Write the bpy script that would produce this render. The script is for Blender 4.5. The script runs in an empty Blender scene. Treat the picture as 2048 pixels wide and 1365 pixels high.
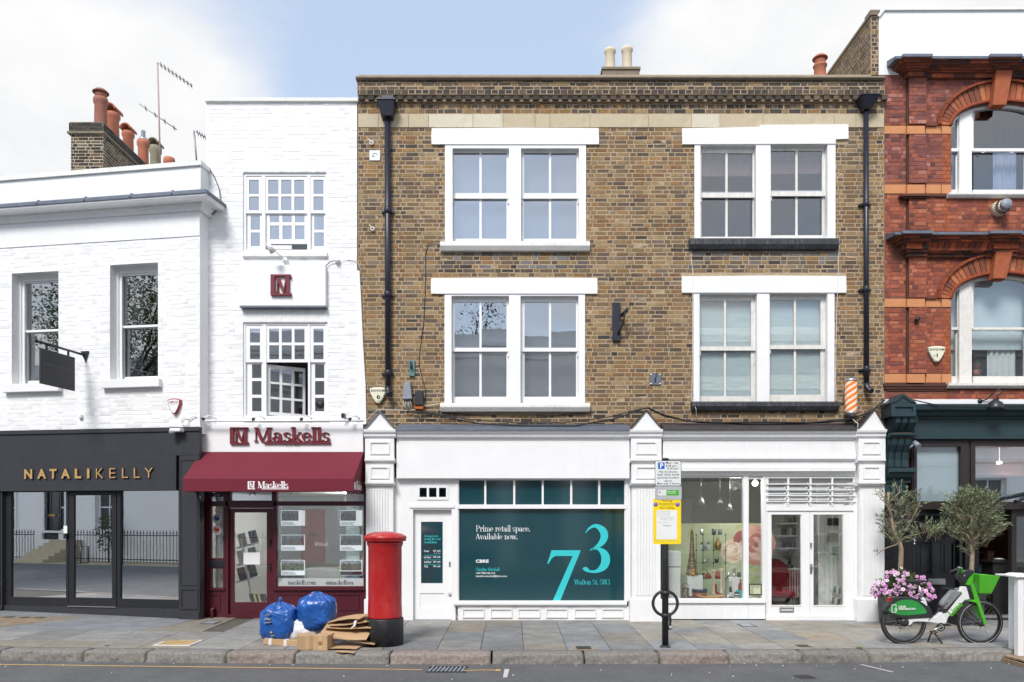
import bpy,math,random
from math import sin,cos,pi,radians
from mathutils import Vector,Matrix,noise

# ------------------------------------------------------------------ camera, sky, sun, exposure
scene=bpy.context.scene
col=scene.collection
F,CAMY,EYE,HY,CX=1540.0,-14.0,1.84,1038.0,1024.0
cd=bpy.data.cameras.new('camera')
cam=bpy.data.objects.new('camera',cd)
col.objects.link(cam)
cam.location=(0,CAMY,EYE)
cam.rotation_euler=(pi/2,0,0)
cd.sensor_width=36
cd.lens=F/2048*36
cd.shift_y=(HY-682.5)/2048
cd.clip_start,cd.clip_end=0.1,600
scene.camera=cam
scene.view_settings.view_transform='Standard'
scene.view_settings.look='None'
scene.view_settings.gamma=1
scene.view_settings.use_curve_mapping=False
scene.view_settings.exposure=1.25
scene.render.engine='CYCLES'
scene.cycles.use_denoising=True
scene.cycles.max_bounces=8
scene.cycles.transparent_max_bounces=12
scene.cycles.caustics_reflective=False
scene.cycles.caustics_refractive=False
scene.cycles.sample_clamp_indirect=6

SUN_EL,SUN_AZ=radians(46),radians(200)      # azimuth measured clockwise from +Y: behind the camera, a little to the left
sl=bpy.data.lights.new('sun','SUN')
sl.energy=1.5
sl.angle=radians(19)
sl.color=(1.0,0.965,0.92)
sun=bpy.data.objects.new('sun',sl)
col.objects.link(sun)
sd=Vector((sin(SUN_AZ)*cos(SUN_EL),cos(SUN_AZ)*cos(SUN_EL),sin(SUN_EL)))
sun.rotation_euler=sd.to_track_quat('Z','Y').to_euler()
sun.location=sd*40

world=bpy.data.worlds.new('World')
scene.world=world
world.use_nodes=True
wn,wl=world.node_tree.nodes,world.node_tree.links
wn.clear()
def wnode(t,**k):
    n=wn.new(t)
    for a,b in k.items(): setattr(n,a,b)
    return n
def wmath(op,a,b=None,c=None):
    n=wnode('ShaderNodeMath',operation=op)
    for i,x in enumerate((a,b,c)):
        if x is None: continue
        if isinstance(x,(int,float)): n.inputs[i].default_value=x
        else: wl.new(x,n.inputs[i])
    return n.outputs[0]
sky=wnode('ShaderNodeTexSky',sky_type='NISHITA',sun_disc=False)
sky.sun_elevation,sky.sun_rotation=SUN_EL,SUN_AZ
sky.air_density,sky.dust_density,sky.ozone_density=1.0,1.2,1.5
tc=wnode('ShaderNodeTexCoord')
sep=wnode('ShaderNodeSeparateXYZ')
wl.new(tc.outputs['Generated'],sep.inputs[0])
zz=wmath('ADD',wmath('MAXIMUM',sep.outputs[2],0.0),0.22)
cmb=wnode('ShaderNodeCombineXYZ')
wl.new(wmath('DIVIDE',sep.outputs[0],zz),cmb.inputs[0])
wl.new(wmath('DIVIDE',sep.outputs[1],zz),cmb.inputs[1])
cmb.inputs[2].default_value=3.1
mp=wnode('ShaderNodeMapping')
mp.inputs['Location'].default_value=(0.35,0.9,0)
wl.new(cmb.outputs[0],mp.inputs[0])
nz=wnode('ShaderNodeTexNoise')
nz.inputs['Scale'].default_value=0.85
nz.inputs['Detail'].default_value=9
nz.inputs['Roughness'].default_value=0.52
nz.inputs['Distortion'].default_value=0.25
wl.new(mp.outputs[0],nz.inputs['Vector'])
nz2=wnode('ShaderNodeTexNoise')
nz2.inputs['Scale'].default_value=2.6
nz2.inputs['Detail'].default_value=8
nz2.inputs['Roughness'].default_value=0.6
wl.new(mp.outputs[0],nz2.inputs['Vector'])
def lobe(d,k):                                   # a bank of cloud round one direction
    v=Vector(d).normalized()
    dn=wnode('ShaderNodeVectorMath',operation='DOT_PRODUCT')
    wl.new(tc.outputs['Generated'],dn.inputs[0])
    dn.inputs[1].default_value=v
    return wmath('POWER',wmath('MAXIMUM',dn.outputs['Value'],0.0),k)
cov=wmath('ADD',nz.outputs[0],wmath('MULTIPLY',lobe((-0.5,1,0.40),60),0.26))
cov=wmath('ADD',cov,wmath('MULTIPLY',lobe((0.40,1,0.60),45),0.30))
cov=wmath('SUBTRACT',cov,wmath('MULTIPLY',lobe((-0.02,1,0.60),40),0.24))
cr=wnode('ShaderNodeValToRGB')
cr.color_ramp.elements[0].position=0.43
cr.color_ramp.elements[1].position=0.60
cr.color_ramp.interpolation='EASE'
wl.new(cov,cr.inputs[0])
cc=wnode('ShaderNodeValToRGB')                  # greyer and whiter parts of a cloud
cc.color_ramp.elements[0].position,cc.color_ramp.elements[0].color=0.3,(4.0,4.12,4.3,1)
cc.color_ramp.elements[1].position,cc.color_ramp.elements[1].color=0.66,(5.0,4.94,4.86,1)
wl.new(nz2.outputs[0],cc.inputs[0])
hz=wnode('ShaderNodeMixRGB',blend_type='MIX')  # thin high veil over the blue
hz.inputs[0].default_value=0.6
wl.new(sky.outputs[0],hz.inputs[1])
hz.inputs[2].default_value=(3.5,4.15,5.1,1)
mx=wnode('ShaderNodeMixRGB',blend_type='MIX')
wl.new(cr.outputs[0],mx.inputs[0])
wl.new(hz.outputs[0],mx.inputs[1])
wl.new(cc.outputs[0],mx.inputs[2])
bg=wnode('ShaderNodeBackground')
bg.inputs[1].default_value=0.088
wl.new(mx.outputs[0],bg.inputs[0])
wo=wnode('ShaderNodeOutputWorld')
wl.new(bg.outputs[0],wo.inputs[0])

# ------------------------------------------------------------------ helpers
R=random.Random(11)
WL={}                                           # world position of every object's origin

class Plane:
    """A facade plane; at() turns a point measured on the photograph, lying at depth d behind that plane, into (along, depth, height)."""
    def __init__(s,ox=0.0,oy=0.0,ang=0.0):
        s.o=Vector((ox,oy,0)); s.ang=ang
        s.e=Vector((cos(ang),sin(ang),0)); s.n=Vector((-sin(ang),cos(ang),0))
        s.M=Matrix.Translation(s.o) @ Matrix.Rotation(ang,4,'Z')
    def at(s,px,py,d=0.0):
        a=(px-CX)/F
        q=s.o+s.n*d-Vector((0,CAMY,0))
        u=(q.x-a*q.y)/(a*s.e.y-s.e.x)
        t=q.y+u*s.e.y
        return Vector((u,d,EYE+(HY-py)*t/F))
P0=Plane()

def link(o,parent=None,loc=(0,0,0)):
    col.objects.link(o)
    w=Vector(loc)
    if parent is not None:
        o.parent=parent
        o.location=w-WL[parent.name]
    else:
        o.location=w
    WL[o.name]=w
    return o

def tag(o,label=None,cat=None,group=None,kind=None):
    if label: o['label']=label
    if cat: o['category']=cat
    if group: o['group']=group
    if kind: o['kind']=kind
    return o

def thing(name,label,cat,loc,group=None,kind=None):
    o=bpy.data.objects.new(name,None)
    o.empty_display_size=0.2
    return tag(link(o,None,loc),label,cat,group,kind)

class MB:
    def __init__(s,pl=P0):
        s.v,s.f,s.c,s.mi,s.pl,s.cc,s.m,s.sm,s.smooth=[],[],[],[],pl,(1,1,1),0,[],False
    def add(s,vs,fs):
        k=len(s.v)
        s.v += [Vector(v) for v in vs]
        for f in fs:
            s.f.append([i+k for i in f]); s.c.append(s.cc); s.mi.append(s.m); s.sm.append(s.smooth)
        return s
    def box(s,x0,x1,y0,y1,z0,z1):
        if x0>x1: x0,x1=x1,x0
        if y0>y1: y0,y1=y1,y0
        if z0>z1: z0,z1=z1,z0
        return s.add([(x0,y0,z0),(x1,y0,z0),(x1,y1,z0),(x0,y1,z0),(x0,y0,z1),(x1,y0,z1),(x1,y1,z1),(x0,y1,z1)],
                     [(0,1,5,4),(1,2,6,5),(2,3,7,6),(3,0,4,7),(4,5,6,7),(3,2,1,0)])
    def pb(s,px0,px1,py0,py1,d0,d1):
        a,b=s.pl.at(px0,py1,d0),s.pl.at(px1,py0,d0)
        return s.box(a.x,b.x,d0,d1,a.z,b.z)
    def obox(s,c,ax,ay,az,hx,hy,hz):
        c,ax,ay,az=map(Vector,(c,ax,ay,az))
        vs=[c+ax*(hx*i)+ay*(hy*j)+az*(hz*k) for k in (-1,1) for i,j in ((-1,-1),(1,-1),(1,1),(-1,1))]
        return s.add(vs,[(0,1,5,4),(1,2,6,5),(2,3,7,6),(3,0,4,7),(4,5,6,7),(3,2,1,0)])
    def prism(s,poly,y0,y1):
        n=len(poly)
        ar=sum(poly[i][0]*poly[(i+1) % n][1]-poly[(i+1) % n][0]*poly[i][1] for i in range(n))
        if ar<0: poly=poly[::-1]
        vs=[(x,y0,z) for x,z in poly]+[(x,y1,z) for x,z in poly]
        fs=[list(range(n)),list(range(2*n-1,n-1,-1))]
        fs += [(i+n,(i+1) % n+n,(i+1) % n,i) for i in range(n)]
        return s.add(vs,fs)
    def pp(s,pts,d0,d1):
        q=[s.pl.at(x,y,d0) for x,y in pts]
        return s.prism([(p.x,p.z) for p in q],d0,d1)
    def profile(s,prof,x0,x1,inset=None):
        """a moulding: (y, z) profile run from x0 to x1"""
        n=len(prof)
        vs=[(x0,y,z) for y,z in prof]+[(x1,y,z) for y,z in prof]
        return s.add(vs,[list(range(n)),list(range(2*n-1,n-1,-1))]+[(i,i+n,(i+1) % n+n,(i+1) % n) for i in range(n)])
    def tube(s,pts,r,n=8,cap=True):
        pts=[Vector(p) for p in pts]
        rs=r if isinstance(r,(list,tuple)) else [r]*len(pts)
        k=len(s.v); vs=[]; prev=None
        for i,p in enumerate(pts):
            t=(pts[min(i+1,len(pts)-1)]-pts[max(i-1,0)]).normalized()
            if prev is None:
                a=t.orthogonal().normalized()
            else:
                a=(prev-t*prev.dot(t))
                a=a.normalized() if a.length>1e-5 else t.orthogonal().normalized()
            prev=a
            b=t.cross(a)
            vs += [p+(a*cos(2*pi*j/n)+b*sin(2*pi*j/n))*rs[i] for j in range(n)]
        fs=[(i*n+j,i*n+(j+1) % n,(i+1)*n+(j+1) % n,(i+1)*n+j) for i in range(len(pts)-1) for j in range(n)]
        sm=s.smooth; s.smooth=True
        s.add(vs,fs)
        s.smooth=sm
        if cap:
            m=len(pts)-1
            s.f.append([k+j for j in range(n)][::-1]); s.f.append([k+m*n+j for j in range(n)])
            for _ in range(2): s.c.append(s.cc); s.mi.append(s.m); s.sm.append(False)
        return s
    def lathe(s,prof,c,n=24,axis='z',smooth=True):
        """prof = [(radius, height)]"""
        c=Vector(c); vs=[]
        for r,h in prof:
            for j in range(n):
                a=2*pi*j/n
                if axis == 'z': vs.append(c+Vector((r*cos(a),r*sin(a),h)))
                elif axis == 'y': vs.append(c+Vector((r*cos(a),-h,r*sin(a))))
                else: vs.append(c+Vector((h,r*cos(a),r*sin(a))))
        fs=[(i*n+j,i*n+(j+1) % n,(i+1)*n+(j+1) % n,(i+1)*n+j) for i in range(len(prof)-1) for j in range(n)]
        sm=s.smooth; s.smooth=smooth
        s.add(vs,fs)
        s.smooth=False
        k=len(s.v)-len(vs); m=len(prof)-1
        for q,rev in ((0,True),(m,False)):
            if prof[q][0]>1e-4:
                ids=[k+q*n+j for j in range(n)]
                s.f.append(ids[::-1] if rev else ids); s.c.append(s.cc); s.mi.append(s.m); s.sm.append(False)
        s.smooth=sm
        return s
    def torus(s,c,R1,r,axis='y',n=40,m=8,a0=0,a1=2*pi,sy=1.0):
        c=Vector(c); vs=[]; full=abs(a1-a0-2*pi)<1e-6
        nn=n if full else n+1
        for i in range(nn):
            a=a0+(a1-a0)*i/n
            for j in range(m):
                b=2*pi*j/m
                q=R1+r*cos(b)
                if axis == 'y': vs.append(c+Vector((q*cos(a),r*sin(b)*sy,q*sin(a))))
                elif axis == 'x': vs.append(c+Vector((r*sin(b)*sy,q*cos(a),q*sin(a))))
                else: vs.append(c+Vector((q*cos(a),q*sin(a),r*sin(b)*sy)))
        fs=[(i*m+j,((i+1) % nn)*m+j,((i+1) % nn)*m+(j+1) % m,i*m+(j+1) % m) for i in range(n) for j in range(m)]
        sm=s.smooth; s.smooth=True
        s.add(vs,fs); s.smooth=sm
        return s
    def plate(s,px0,px1,py0,py1,holes,d0,d1):
        """a frame: a rectangle with rectangular holes, all in picture measures at depth d0"""
        a,b=s.pl.at(px0,py1,d0),s.pl.at(px1,py0,d0)
        hs=[]
        for h in holes:
            p,q=s.pl.at(h[0],h[3],d0),s.pl.at(h[1],h[2],d0)
            hs.append((p.x,q.x,p.z,q.z))
        return s.holed(a.x,b.x,a.z,b.z,hs,d0,d1)
    def holed(s,x0,x1,z0,z1,hs,y0,y1):
        r4=lambda t: round(t,4)
        xs=sorted({r4(x0),r4(x1)} | {r4(min(max(t,x0),x1)) for h in hs for t in h[:2]})
        zs=sorted({r4(z0),r4(z1)} | {r4(min(max(t,z0),z1)) for h in hs for t in h[2:]})
        for k in range(len(zs)-1):
            zm=(zs[k]+zs[k+1])/2
            run=None
            for i in range(len(xs)-1):
                xm=(xs[i]+xs[i+1])/2
                solid=not any(h[0]<xm<h[1] and h[2]<zm<h[3] for h in hs)
                if solid and run is None: run=xs[i]
                if not solid and run is not None:
                    s.box(run,xs[i],y0,y1,zs[k],zs[k+1]); run=None
            if run is not None: s.box(run,xs[-1],y0,y1,zs[k],zs[k+1])
        return s
    def build(s,name,mat,parent=None,bevel=0,world=False):
        vs=s.v if world else [s.pl.M @ v for v in s.v]
        if not vs: return None
        lo=Vector((min(v.x for v in vs),min(v.y for v in vs),min(v.z for v in vs)))
        hi=Vector((max(v.x for v in vs),max(v.y for v in vs),max(v.z for v in vs)))
        c=Vector(((lo.x+hi.x)/2,(lo.y+hi.y)/2,lo.z))
        me=bpy.data.meshes.new(name)
        me.from_pydata([v-c for v in vs],[],s.f)
        for m in (mat if isinstance(mat,(list,tuple)) else [mat]): me.materials.append(m)
        if any(s.mi): me.polygons.foreach_set('material_index',s.mi)
        if any(s.sm): me.polygons.foreach_set('use_smooth',s.sm)
        if any(c3 != (1,1,1) for c3 in s.c):
            at=me.attributes.new('Col','FLOAT_COLOR','FACE')
            at.data.foreach_set('color',[x for c3 in s.c for x in (*c3,1.0)])
        me.update()
        o=bpy.data.objects.new(name,me)
        link(o,parent,c)
        if bevel:
            b=o.modifiers.new('bevel','BEVEL'); b.width=bevel; b.segments=2; b.limit_method='ANGLE'
        return o

def copy_tree(o,loc,parent=None,rot=0):
    c=o.copy(); link(c,parent,loc)
    if rot: c.rotation_euler.z=rot
    for ch in list(o.children):
        k=ch.copy(); col.objects.link(k); k.parent=c; WL[k.name]=Vector(loc)+ch.location
        for g in list(ch.children):
            k2=g.copy(); col.objects.link(k2); k2.parent=k; WL[k2.name]=WL[k.name]+g.location
    return c

# ------------------------------------------------------------------ materials
def srgb(r,g,b):
    f=lambda c: c/12.92 if c <= 0.04045 else ((c+0.055)/1.055) ** 2.4
    return (f(r/255),f(g/255),f(b/255))

def mat(name,c,rough=0.6,var=0.12,scale=6.0,bump=0.0,bscale=80.0,metal=0.0,spec=0.4,attr=False,dirt=0.0,dcol=(0.16,0.15,0.13),dscale=(9,9,1.3),
        coat=0.0,emit=0.0,speck=None,sheen=0.0,rvar=0.0):
    m=bpy.data.materials.new(name); m.use_nodes=True
    n,l=m.node_tree.nodes,m.node_tree.links
    b=n['Principled BSDF']
    b.inputs['Roughness'].default_value=rough
    b.inputs['Metallic'].default_value=metal
    b.inputs['Specular IOR Level'].default_value=spec
    if coat: b.inputs['Coat Weight'].default_value=coat; b.inputs['Coat Roughness'].default_value=0.12
    t=n.new('ShaderNodeTexCoord')
    geo=n.new('ShaderNodeNewGeometry') if attr else None
    crd=geo.outputs['Position'] if attr else t.outputs['Object']
    def noise_(sc,det=5,vec=None,ro=0.6):
        k=n.new('ShaderNodeTexNoise'); k.inputs['Scale'].default_value=sc; k.inputs['Detail'].default_value=det; k.inputs['Roughness'].default_value=ro
        l.new(vec or crd,k.inputs['Vector']); return k.outputs[0]
    def mrange(x,a,bb,c0,c1):
        k=n.new('ShaderNodeMapRange'); k.inputs[1].default_value=a; k.inputs[2].default_value=bb; k.inputs[3].default_value=c0; k.inputs[4].default_value=c1
        l.new(x,k.inputs[0]); return k.outputs[0]
    if attr:
        a=n.new('ShaderNodeAttribute'); a.attribute_name='Col'; base=a.outputs['Color']
    else:
        g=n.new('ShaderNodeRGB'); g.outputs[0].default_value=(*c,1); base=g.outputs[0]
    if var:
        f1=mrange(noise_(scale),0.3,0.7,1-var,1+var)
        f2=mrange(noise_(scale*9,3),0.3,0.7,1-var*0.7,1+var*0.7)
        mu=n.new('ShaderNodeMath'); mu.operation='MULTIPLY'; l.new(f1,mu.inputs[0]); l.new(f2,mu.inputs[1])
        vm=n.new('ShaderNodeVectorMath'); vm.operation='SCALE'; l.new(base,vm.inputs[0]); l.new(mu.outputs[0],vm.inputs['Scale'])
        base=vm.outputs[0]
    if dirt:
        mp_=n.new('ShaderNodeMapping'); mp_.inputs['Scale'].default_value=dscale; l.new(crd,mp_.inputs[0])
        d1=mrange(noise_(1.0,6,mp_.outputs[0],0.65),0.48,0.78,0,1)
        d2=mrange(noise_(scale*0.4,4),0.35,0.7,0,1)
        mu=n.new('ShaderNodeMath'); mu.operation='MULTIPLY'; l.new(d1,mu.inputs[0]); l.new(d2,mu.inputs[1])
        m2=n.new('ShaderNodeMath'); m2.operation='MULTIPLY'; l.new(mu.outputs[0],m2.inputs[0]); m2.inputs[1].default_value=dirt
        mi=n.new('ShaderNodeMixRGB'); l.new(m2.outputs[0],mi.inputs[0]); l.new(base,mi.inputs[1]); mi.inputs[2].default_value=(*dcol,1)
        base=mi.outputs[0]
    if speck:
        sc,th,sc_col=speck
        vo=n.new('ShaderNodeTexVoronoi'); vo.inputs['Scale'].default_value=sc; l.new(crd,vo.inputs['Vector'])
        k=n.new('ShaderNodeMath'); k.operation='LESS_THAN'; l.new(vo.outputs['Distance'],k.inputs[0]); k.inputs[1].default_value=th
        mi=n.new('ShaderNodeMixRGB'); l.new(k.outputs[0],mi.inputs[0]); l.new(base,mi.inputs[1]); mi.inputs[2].default_value=(*sc_col,1)
        base=mi.outputs[0]
    l.new(base,b.inputs['Base Color'])
    if rvar:
        l.new(mrange(noise_(scale*2.3,5),0.3,0.7,max(0.02,rough-rvar),min(1,rough+rvar)),b.inputs['Roughness'])
    if bump:
        bp=n.new('ShaderNodeBump'); bp.inputs['Strength'].default_value=min(1,bump); bp.inputs['Distance'].default_value=0.01
        l.new(noise_(bscale,6),bp.inputs['Height']); l.new(bp.outputs[0],b.inputs['Normal'])
    if emit:
        l.new(base,b.inputs['Emission Color']); b.inputs['Emission Strength'].default_value=emit
    return m

def glass(name,refl,tint=(1,1,1),wob=0.0,rough=0.0):
    m=bpy.data.materials.new(name); m.use_nodes=True
    n,l=m.node_tree.nodes,m.node_tree.links
    n.clear()
    tr=n.new('ShaderNodeBsdfTransparent'); tr.inputs[0].default_value=(*tint,1)
    gl=n.new('ShaderNodeBsdfGlossy'); gl.inputs['Roughness'].default_value=rough; gl.inputs[0].default_value=(0.97,0.985,1,1)
    fr=n.new('ShaderNodeLayerWeight'); fr.inputs[0].default_value=0.5
    pw=n.new('ShaderNodeMath'); pw.operation='POWER'; l.new(fr.outputs['Facing'],pw.inputs[0]); pw.inputs[1].default_value=5
    ad=n.new('ShaderNodeMath'); ad.operation='MAXIMUM'; l.new(pw.outputs[0],ad.inputs[0]); ad.inputs[1].default_value=refl*(0.55 if refl<0.6 else 1)
    mx_=n.new('ShaderNodeMixShader'); l.new(ad.outputs[0],mx_.inputs[0]); l.new(tr.outputs[0],mx_.inputs[1]); l.new(gl.outputs[0],mx_.inputs[2])
    if wob:
        t=n.new('ShaderNodeNewGeometry'); k=n.new('ShaderNodeTexNoise'); k.inputs['Scale'].default_value=3.5; k.inputs['Detail'].default_value=2
        l.new(t.outputs['Position'],k.inputs['Vector'])
        bp=n.new('ShaderNodeBump'); bp.inputs['Strength'].default_value=wob; bp.inputs['Distance'].default_value=0.01
        l.new(k.outputs[0],bp.inputs['Height']); l.new(bp.outputs[0],gl.inputs['Normal'])
    o=n.new('ShaderNodeOutputMaterial'); l.new(mx_.outputs[0],o.inputs[0])
    return m

K={}
K['white']=mat('white_paint',(0.81,0.815,0.82),0.45,0.035,2.0,dirt=0.34,dcol=(0.45,0.43,0.39),bump=0.08,bscale=30)
K['white_clean']=mat('white_gloss_paint',(0.82,0.825,0.83),0.35,0.025,3.0,dirt=0.16,dcol=(0.5,0.48,0.44))
K['white_old']=mat('weathered_white_paint',(0.72,0.70,0.66),0.55,0.08,9.0,dirt=0.75,dcol=(0.30,0.26,0.21),dscale=(30,30,5),bump=0.3,bscale=60)
K['white_stain']=mat('stained_white_sill',(0.78,0.775,0.75),0.6,0.06,6.0,dirt=0.8,dcol=(0.33,0.31,0.26),dscale=(40,40,3),bump=0.2,bscale=50)
K['render']=mat('white_render',(0.79,0.80,0.81),0.8,0.03,1.2,dirt=0.22,dcol=(0.42,0.44,0.46),dscale=(6,6,0.7),bump=0.15,bscale=40)
K['painted_brick']=mat('painted_brick',(1,1,1),0.65,0.02,1.2,attr=True,bump=0.12,bscale=45,dirt=0.4,dcol=(0.5,0.49,0.47),dscale=(5,5,.5))
K['painted_joint']=mat('painted_joint',(0.80,0.803,0.81),0.7,0.02,4)
K['brick']=mat('brick',(1,1,1),0.85,0.22,1.6,attr=True,bump=0.8,bscale=90,spec=0.2,rvar=0.1,dirt=0.75,dcol=srgb(66,58,52),dscale=(34,34,46))
K['mortar']=mat('mortar',srgb(172,153,128),0.95,0.16,9,bump=0.5,bscale=160,spec=0.1)
K['mortar_red']=mat('red_mortar',srgb(126,84,70),0.95,0.16,9,bump=0.5,bscale=160,spec=0.1)
K['mortar_pale']=mat('pale_mortar',srgb(178,166,140),0.95,0.1,9,spec=0.1)
K['stone']=mat('stone_band',srgb(188,175,150),0.85,0.08,5,attr=False,dirt=0.45,dcol=srgb(130,112,88),dscale=(7,7,3),bump=0.5,bscale=110)
K['stone2']=mat('paler_stone',srgb(203,196,176),0.85,0.08,5,dirt=0.4,dcol=srgb(160,140,100),dscale=(7,7,3),bump=0.6,bscale=90)
K['coping']=mat('coping',srgb(128,118,104),0.9,0.15,5,dirt=0.5,dcol=(0.05,0.045,0.04),dscale=(6,6,6),bump=0.4)
K['soot']=mat('blackened_sill',srgb(52,54,58),0.6,0.3,12,dirt=0.8,dcol=srgb(150,155,160),dscale=(50,50,3),bump=0.4)
K['lead']=mat('lead_flashing',srgb(105,112,125),0.5,0.15,6,dirt=0.3,metal=0.3,bump=0.2)
K['lead_dark']=mat('dark_flashing',srgb(62,58,58),0.6,0.25,8,dirt=0.4,bump=0.3)
K['black_metal']=mat('black_metal',(0.018,0.02,0.026),0.38,0.2,10,spec=0.5,bump=0.06)
K['navy_pipe']=mat('dark_pipe_paint',(0.017,0.02,0.034),0.35,0.15,10,spec=0.5,bump=0.05)
K['grey_front']=mat('charcoal_paint',(0.034,0.035,0.041),0.5,0.08,3,dirt=0.15,dcol=(0.11,0.11,0.11))
K['black_frame']=mat('black_aluminium',(0.02,0.021,0.025),0.4,0.1,4)
K['burgundy']=mat('burgundy_paint',(0.078,0.011,0.02),0.3,0.08,4,coat=0.25,dirt=0.1,dcol=(0.2,0.07,0.08))
K['awning']=mat('burgundy_canvas',(0.15,0.014,0.029),0.85,0.06,5,bump=0.25,bscale=300,sheen=0.3)
K['maroon_letter']=mat('maroon_letter',(0.17,0.02,0.03),0.4,0.06,6)
K['gold']=mat('brass_letter',(0.62,0.38,0.16),0.38,0.08,8,metal=0.35)
K['dark_side']=mat('dark_letter_edge',(0.03,0.03,0.033),0.5,0.05)
K['teal']=mat('teal_vinyl',(0.005,0.05,0.064),0.25,0.04,3)
K['cyan']=mat('cyan_print',(0.04,0.55,0.58),0.4,0.02)
K['print_white']=mat('white_print',(0.85,0.85,0.85),0.5,0.01)
K['print_black']=mat('black_print',(0.02,0.02,0.02),0.5,0.01)
K['print_grey']=mat('grey_print',(0.3,0.3,0.3),0.5,0.01)
K['glass']=glass('window_glass',0.30,(0.90,0.93,0.94),0.03)
K['glass_strong']=glass('bright_reflecting_glass',0.58,(0.78,0.8,0.82),0.04)
K['glass_shop']=glass('shop_glass',0.2,(0.93,0.95,0.94),0.006)
K['glass_dark']=glass('dim_glass',0.26,(0.80,0.84,0.9),0.05)
K['glass_nk']=glass('tinted_shop_glass',0.9,(0.85,0.9,0.88),0.008)
K['glass_vinyl']=glass('vinyl_front_glass',0.10,(0.96,0.98,0.98),0.0,0.06)
K['clear']=glass('clear_glass',0.12,(0.9,0.97,0.94))
K['red_post']=mat('pillar_box_red',(0.42,0.016,0.018),0.34,0.1,3,coat=0.25,dirt=0.85,dcol=(0.56,0.10,0.095),dscale=(5,5,2.4),bump=0.55,bscale=17,rvar=.12)
K['post_black']=mat('pillar_box_black',(0.02,0.021,0.024),0.45,0.3,8,dirt=0.5,dcol=(0.16,0.16,0.16),dscale=(7,7,5),bump=0.5,bscale=40)
K['terracotta']=mat('terracotta_block',srgb(198,136,92),0.75,0.1,5,dirt=0.3,dcol=srgb(150,85,50),bump=0.3)
K['clay']=mat('clay_pot',srgb(176,110,86),0.8,0.14,6,dirt=0.45,dcol=srgb(110,75,65),bump=0.3)
K['buff_pot']=mat('buff_pot',srgb(206,194,172),0.8,0.1,6,dirt=0.4,dcol=srgb(140,125,100),bump=0.3)
K['grey_pot']=mat('mossy_pot',srgb(140,136,116),0.85,0.15,6,dirt=0.5,dcol=srgb(80,82,65),bump=0.4)
K['rubbed']=mat('rubbed_orange_brick',(1,1,1),0.8,0.18,12,attr=True,bump=0.4,bscale=90)
K['sooty_red']=mat('sooty_red_moulding',srgb(136,70,46),0.8,0.25,7,dirt=0.9,dcol=srgb(52,38,34),dscale=(9,9,3),bump=0.5,bscale=60)
K['green_front']=mat('dark_green_paint',srgb(44,64,70),0.4,0.1,4,dirt=0.4,dcol=srgb(40,48,46),bump=0.1)
K['brown_frame']=mat('dark_brown_frame',srgb(52,46,46),0.35,0.1,4)
K['black_door']=mat('black_gloss_paint',(0.012,0.013,0.016),0.16,0.1,4,coat=0.5,spec=0.5)
K['granite']=mat('black_granite',(0.016,0.015,0.017),0.2,0.3,60,speck=(70,0.17,(0.13,0.115,0.12)),coat=0.3)
K['steel']=mat('brushed_steel',(0.55,0.55,0.56),0.3,0.08,10,metal=0.9)
K['alu']=mat('grey_plastic',srgb(140,145,155),0.5,0.1,8)
K['room']=mat('room_wall',(0.50,0.50,0.49),0.9,0.05,2)
K['room_dark']=mat('dark_room',(0.08,0.08,0.085),0.9,0.1,2)
K['room_floor']=mat('room_floor',(0.22,0.17,0.12),0.6,0.2,5)
K['blind']=mat('pale_blind',(0.55,0.58,0.62),0.9,0.04,2)
K['cable']=mat('black_cable',(0.02,0.02,0.022),0.5,0.2,9)
K['cable_white']=mat('white_cable',(0.7,0.69,0.66),0.5,0.1,9)
K['alarm']=mat('cream_plastic',srgb(222,220,198),0.45,0.04,9)
K['rubber']=mat('tyre_rubber',(0.018,0.018,0.019),0.7,0.15,20)
K['lime']=mat('lime_green_plastic',srgb(78,172,44),0.35,0.05,6,coat=0.2)
K['lime2']=mat('green_sticker',srgb(48,142,66),0.4,0.12,6,coat=0.2,dirt=.5,dcol=srgb(90,150,100),dscale=(14,14,5))
K['bike_white']=mat('white_frame_paint',(0.74,0.75,0.75),0.3,0.05,8,coat=0.3,dirt=0.2)
K['bike_dark']=mat('dark_plastic',(0.03,0.031,0.035),0.45,0.12,12)
K['battery']=mat('grey_battery_case',(0.30,0.31,0.32),0.35,0.12,9,metal=0.3)
K['card']=mat('cardboard',srgb(184,152,116),0.85,0.08,8,dirt=0.2,dcol=srgb(140,108,78),bump=0.1,bscale=90)
K['card_in']=mat('cardboard_edge',srgb(150,118,84),0.9,0.15,20)
K['tape']=mat('white_tape',(0.72,0.72,0.70),0.5,0.08,30)
K['pavement']=mat('paving',(1,1,1),0.75,0.2,3.2,attr=True,dirt=0.6,dcol=(0.10,0.098,0.095),dscale=(2.4,2.4,3),bump=0.35,bscale=70,rvar=0.12,speck=(5.5,0.075,(0.12,0.118,0.115)))
K['paving_bed']=mat('paving_joint',(0.10,0.09,0.075),0.95,0.2,9)
K['kerb']=mat('granite_kerb',(1,1,1),0.85,0.3,22,attr=True,dirt=0.7,dcol=(0.06,0.056,0.052),dscale=(16,9,30),bump=1.0,bscale=38)
K['asphalt']=mat('asphalt',(0.12,0.12,0.122),0.85,0.16,1.4,bump=0.8,bscale=220,dirt=0.35,dcol=(0.06,0.06,0.062),dscale=(1.2,3,3),speck=(60,0.2,(0.26,0.26,0.26)))
K['yellow_line']=mat('yellow_road_paint',srgb(205,165,100),0.8,0.12,10,dirt=0.7,dcol=(0.1,0.09,0.07),dscale=(14,14,9))
K['white_line']=mat('white_road_paint',srgb(196,192,184),0.8,0.12,10,dirt=0.7,dcol=(0.12,0.12,0.12),dscale=(14,14,9))
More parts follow.
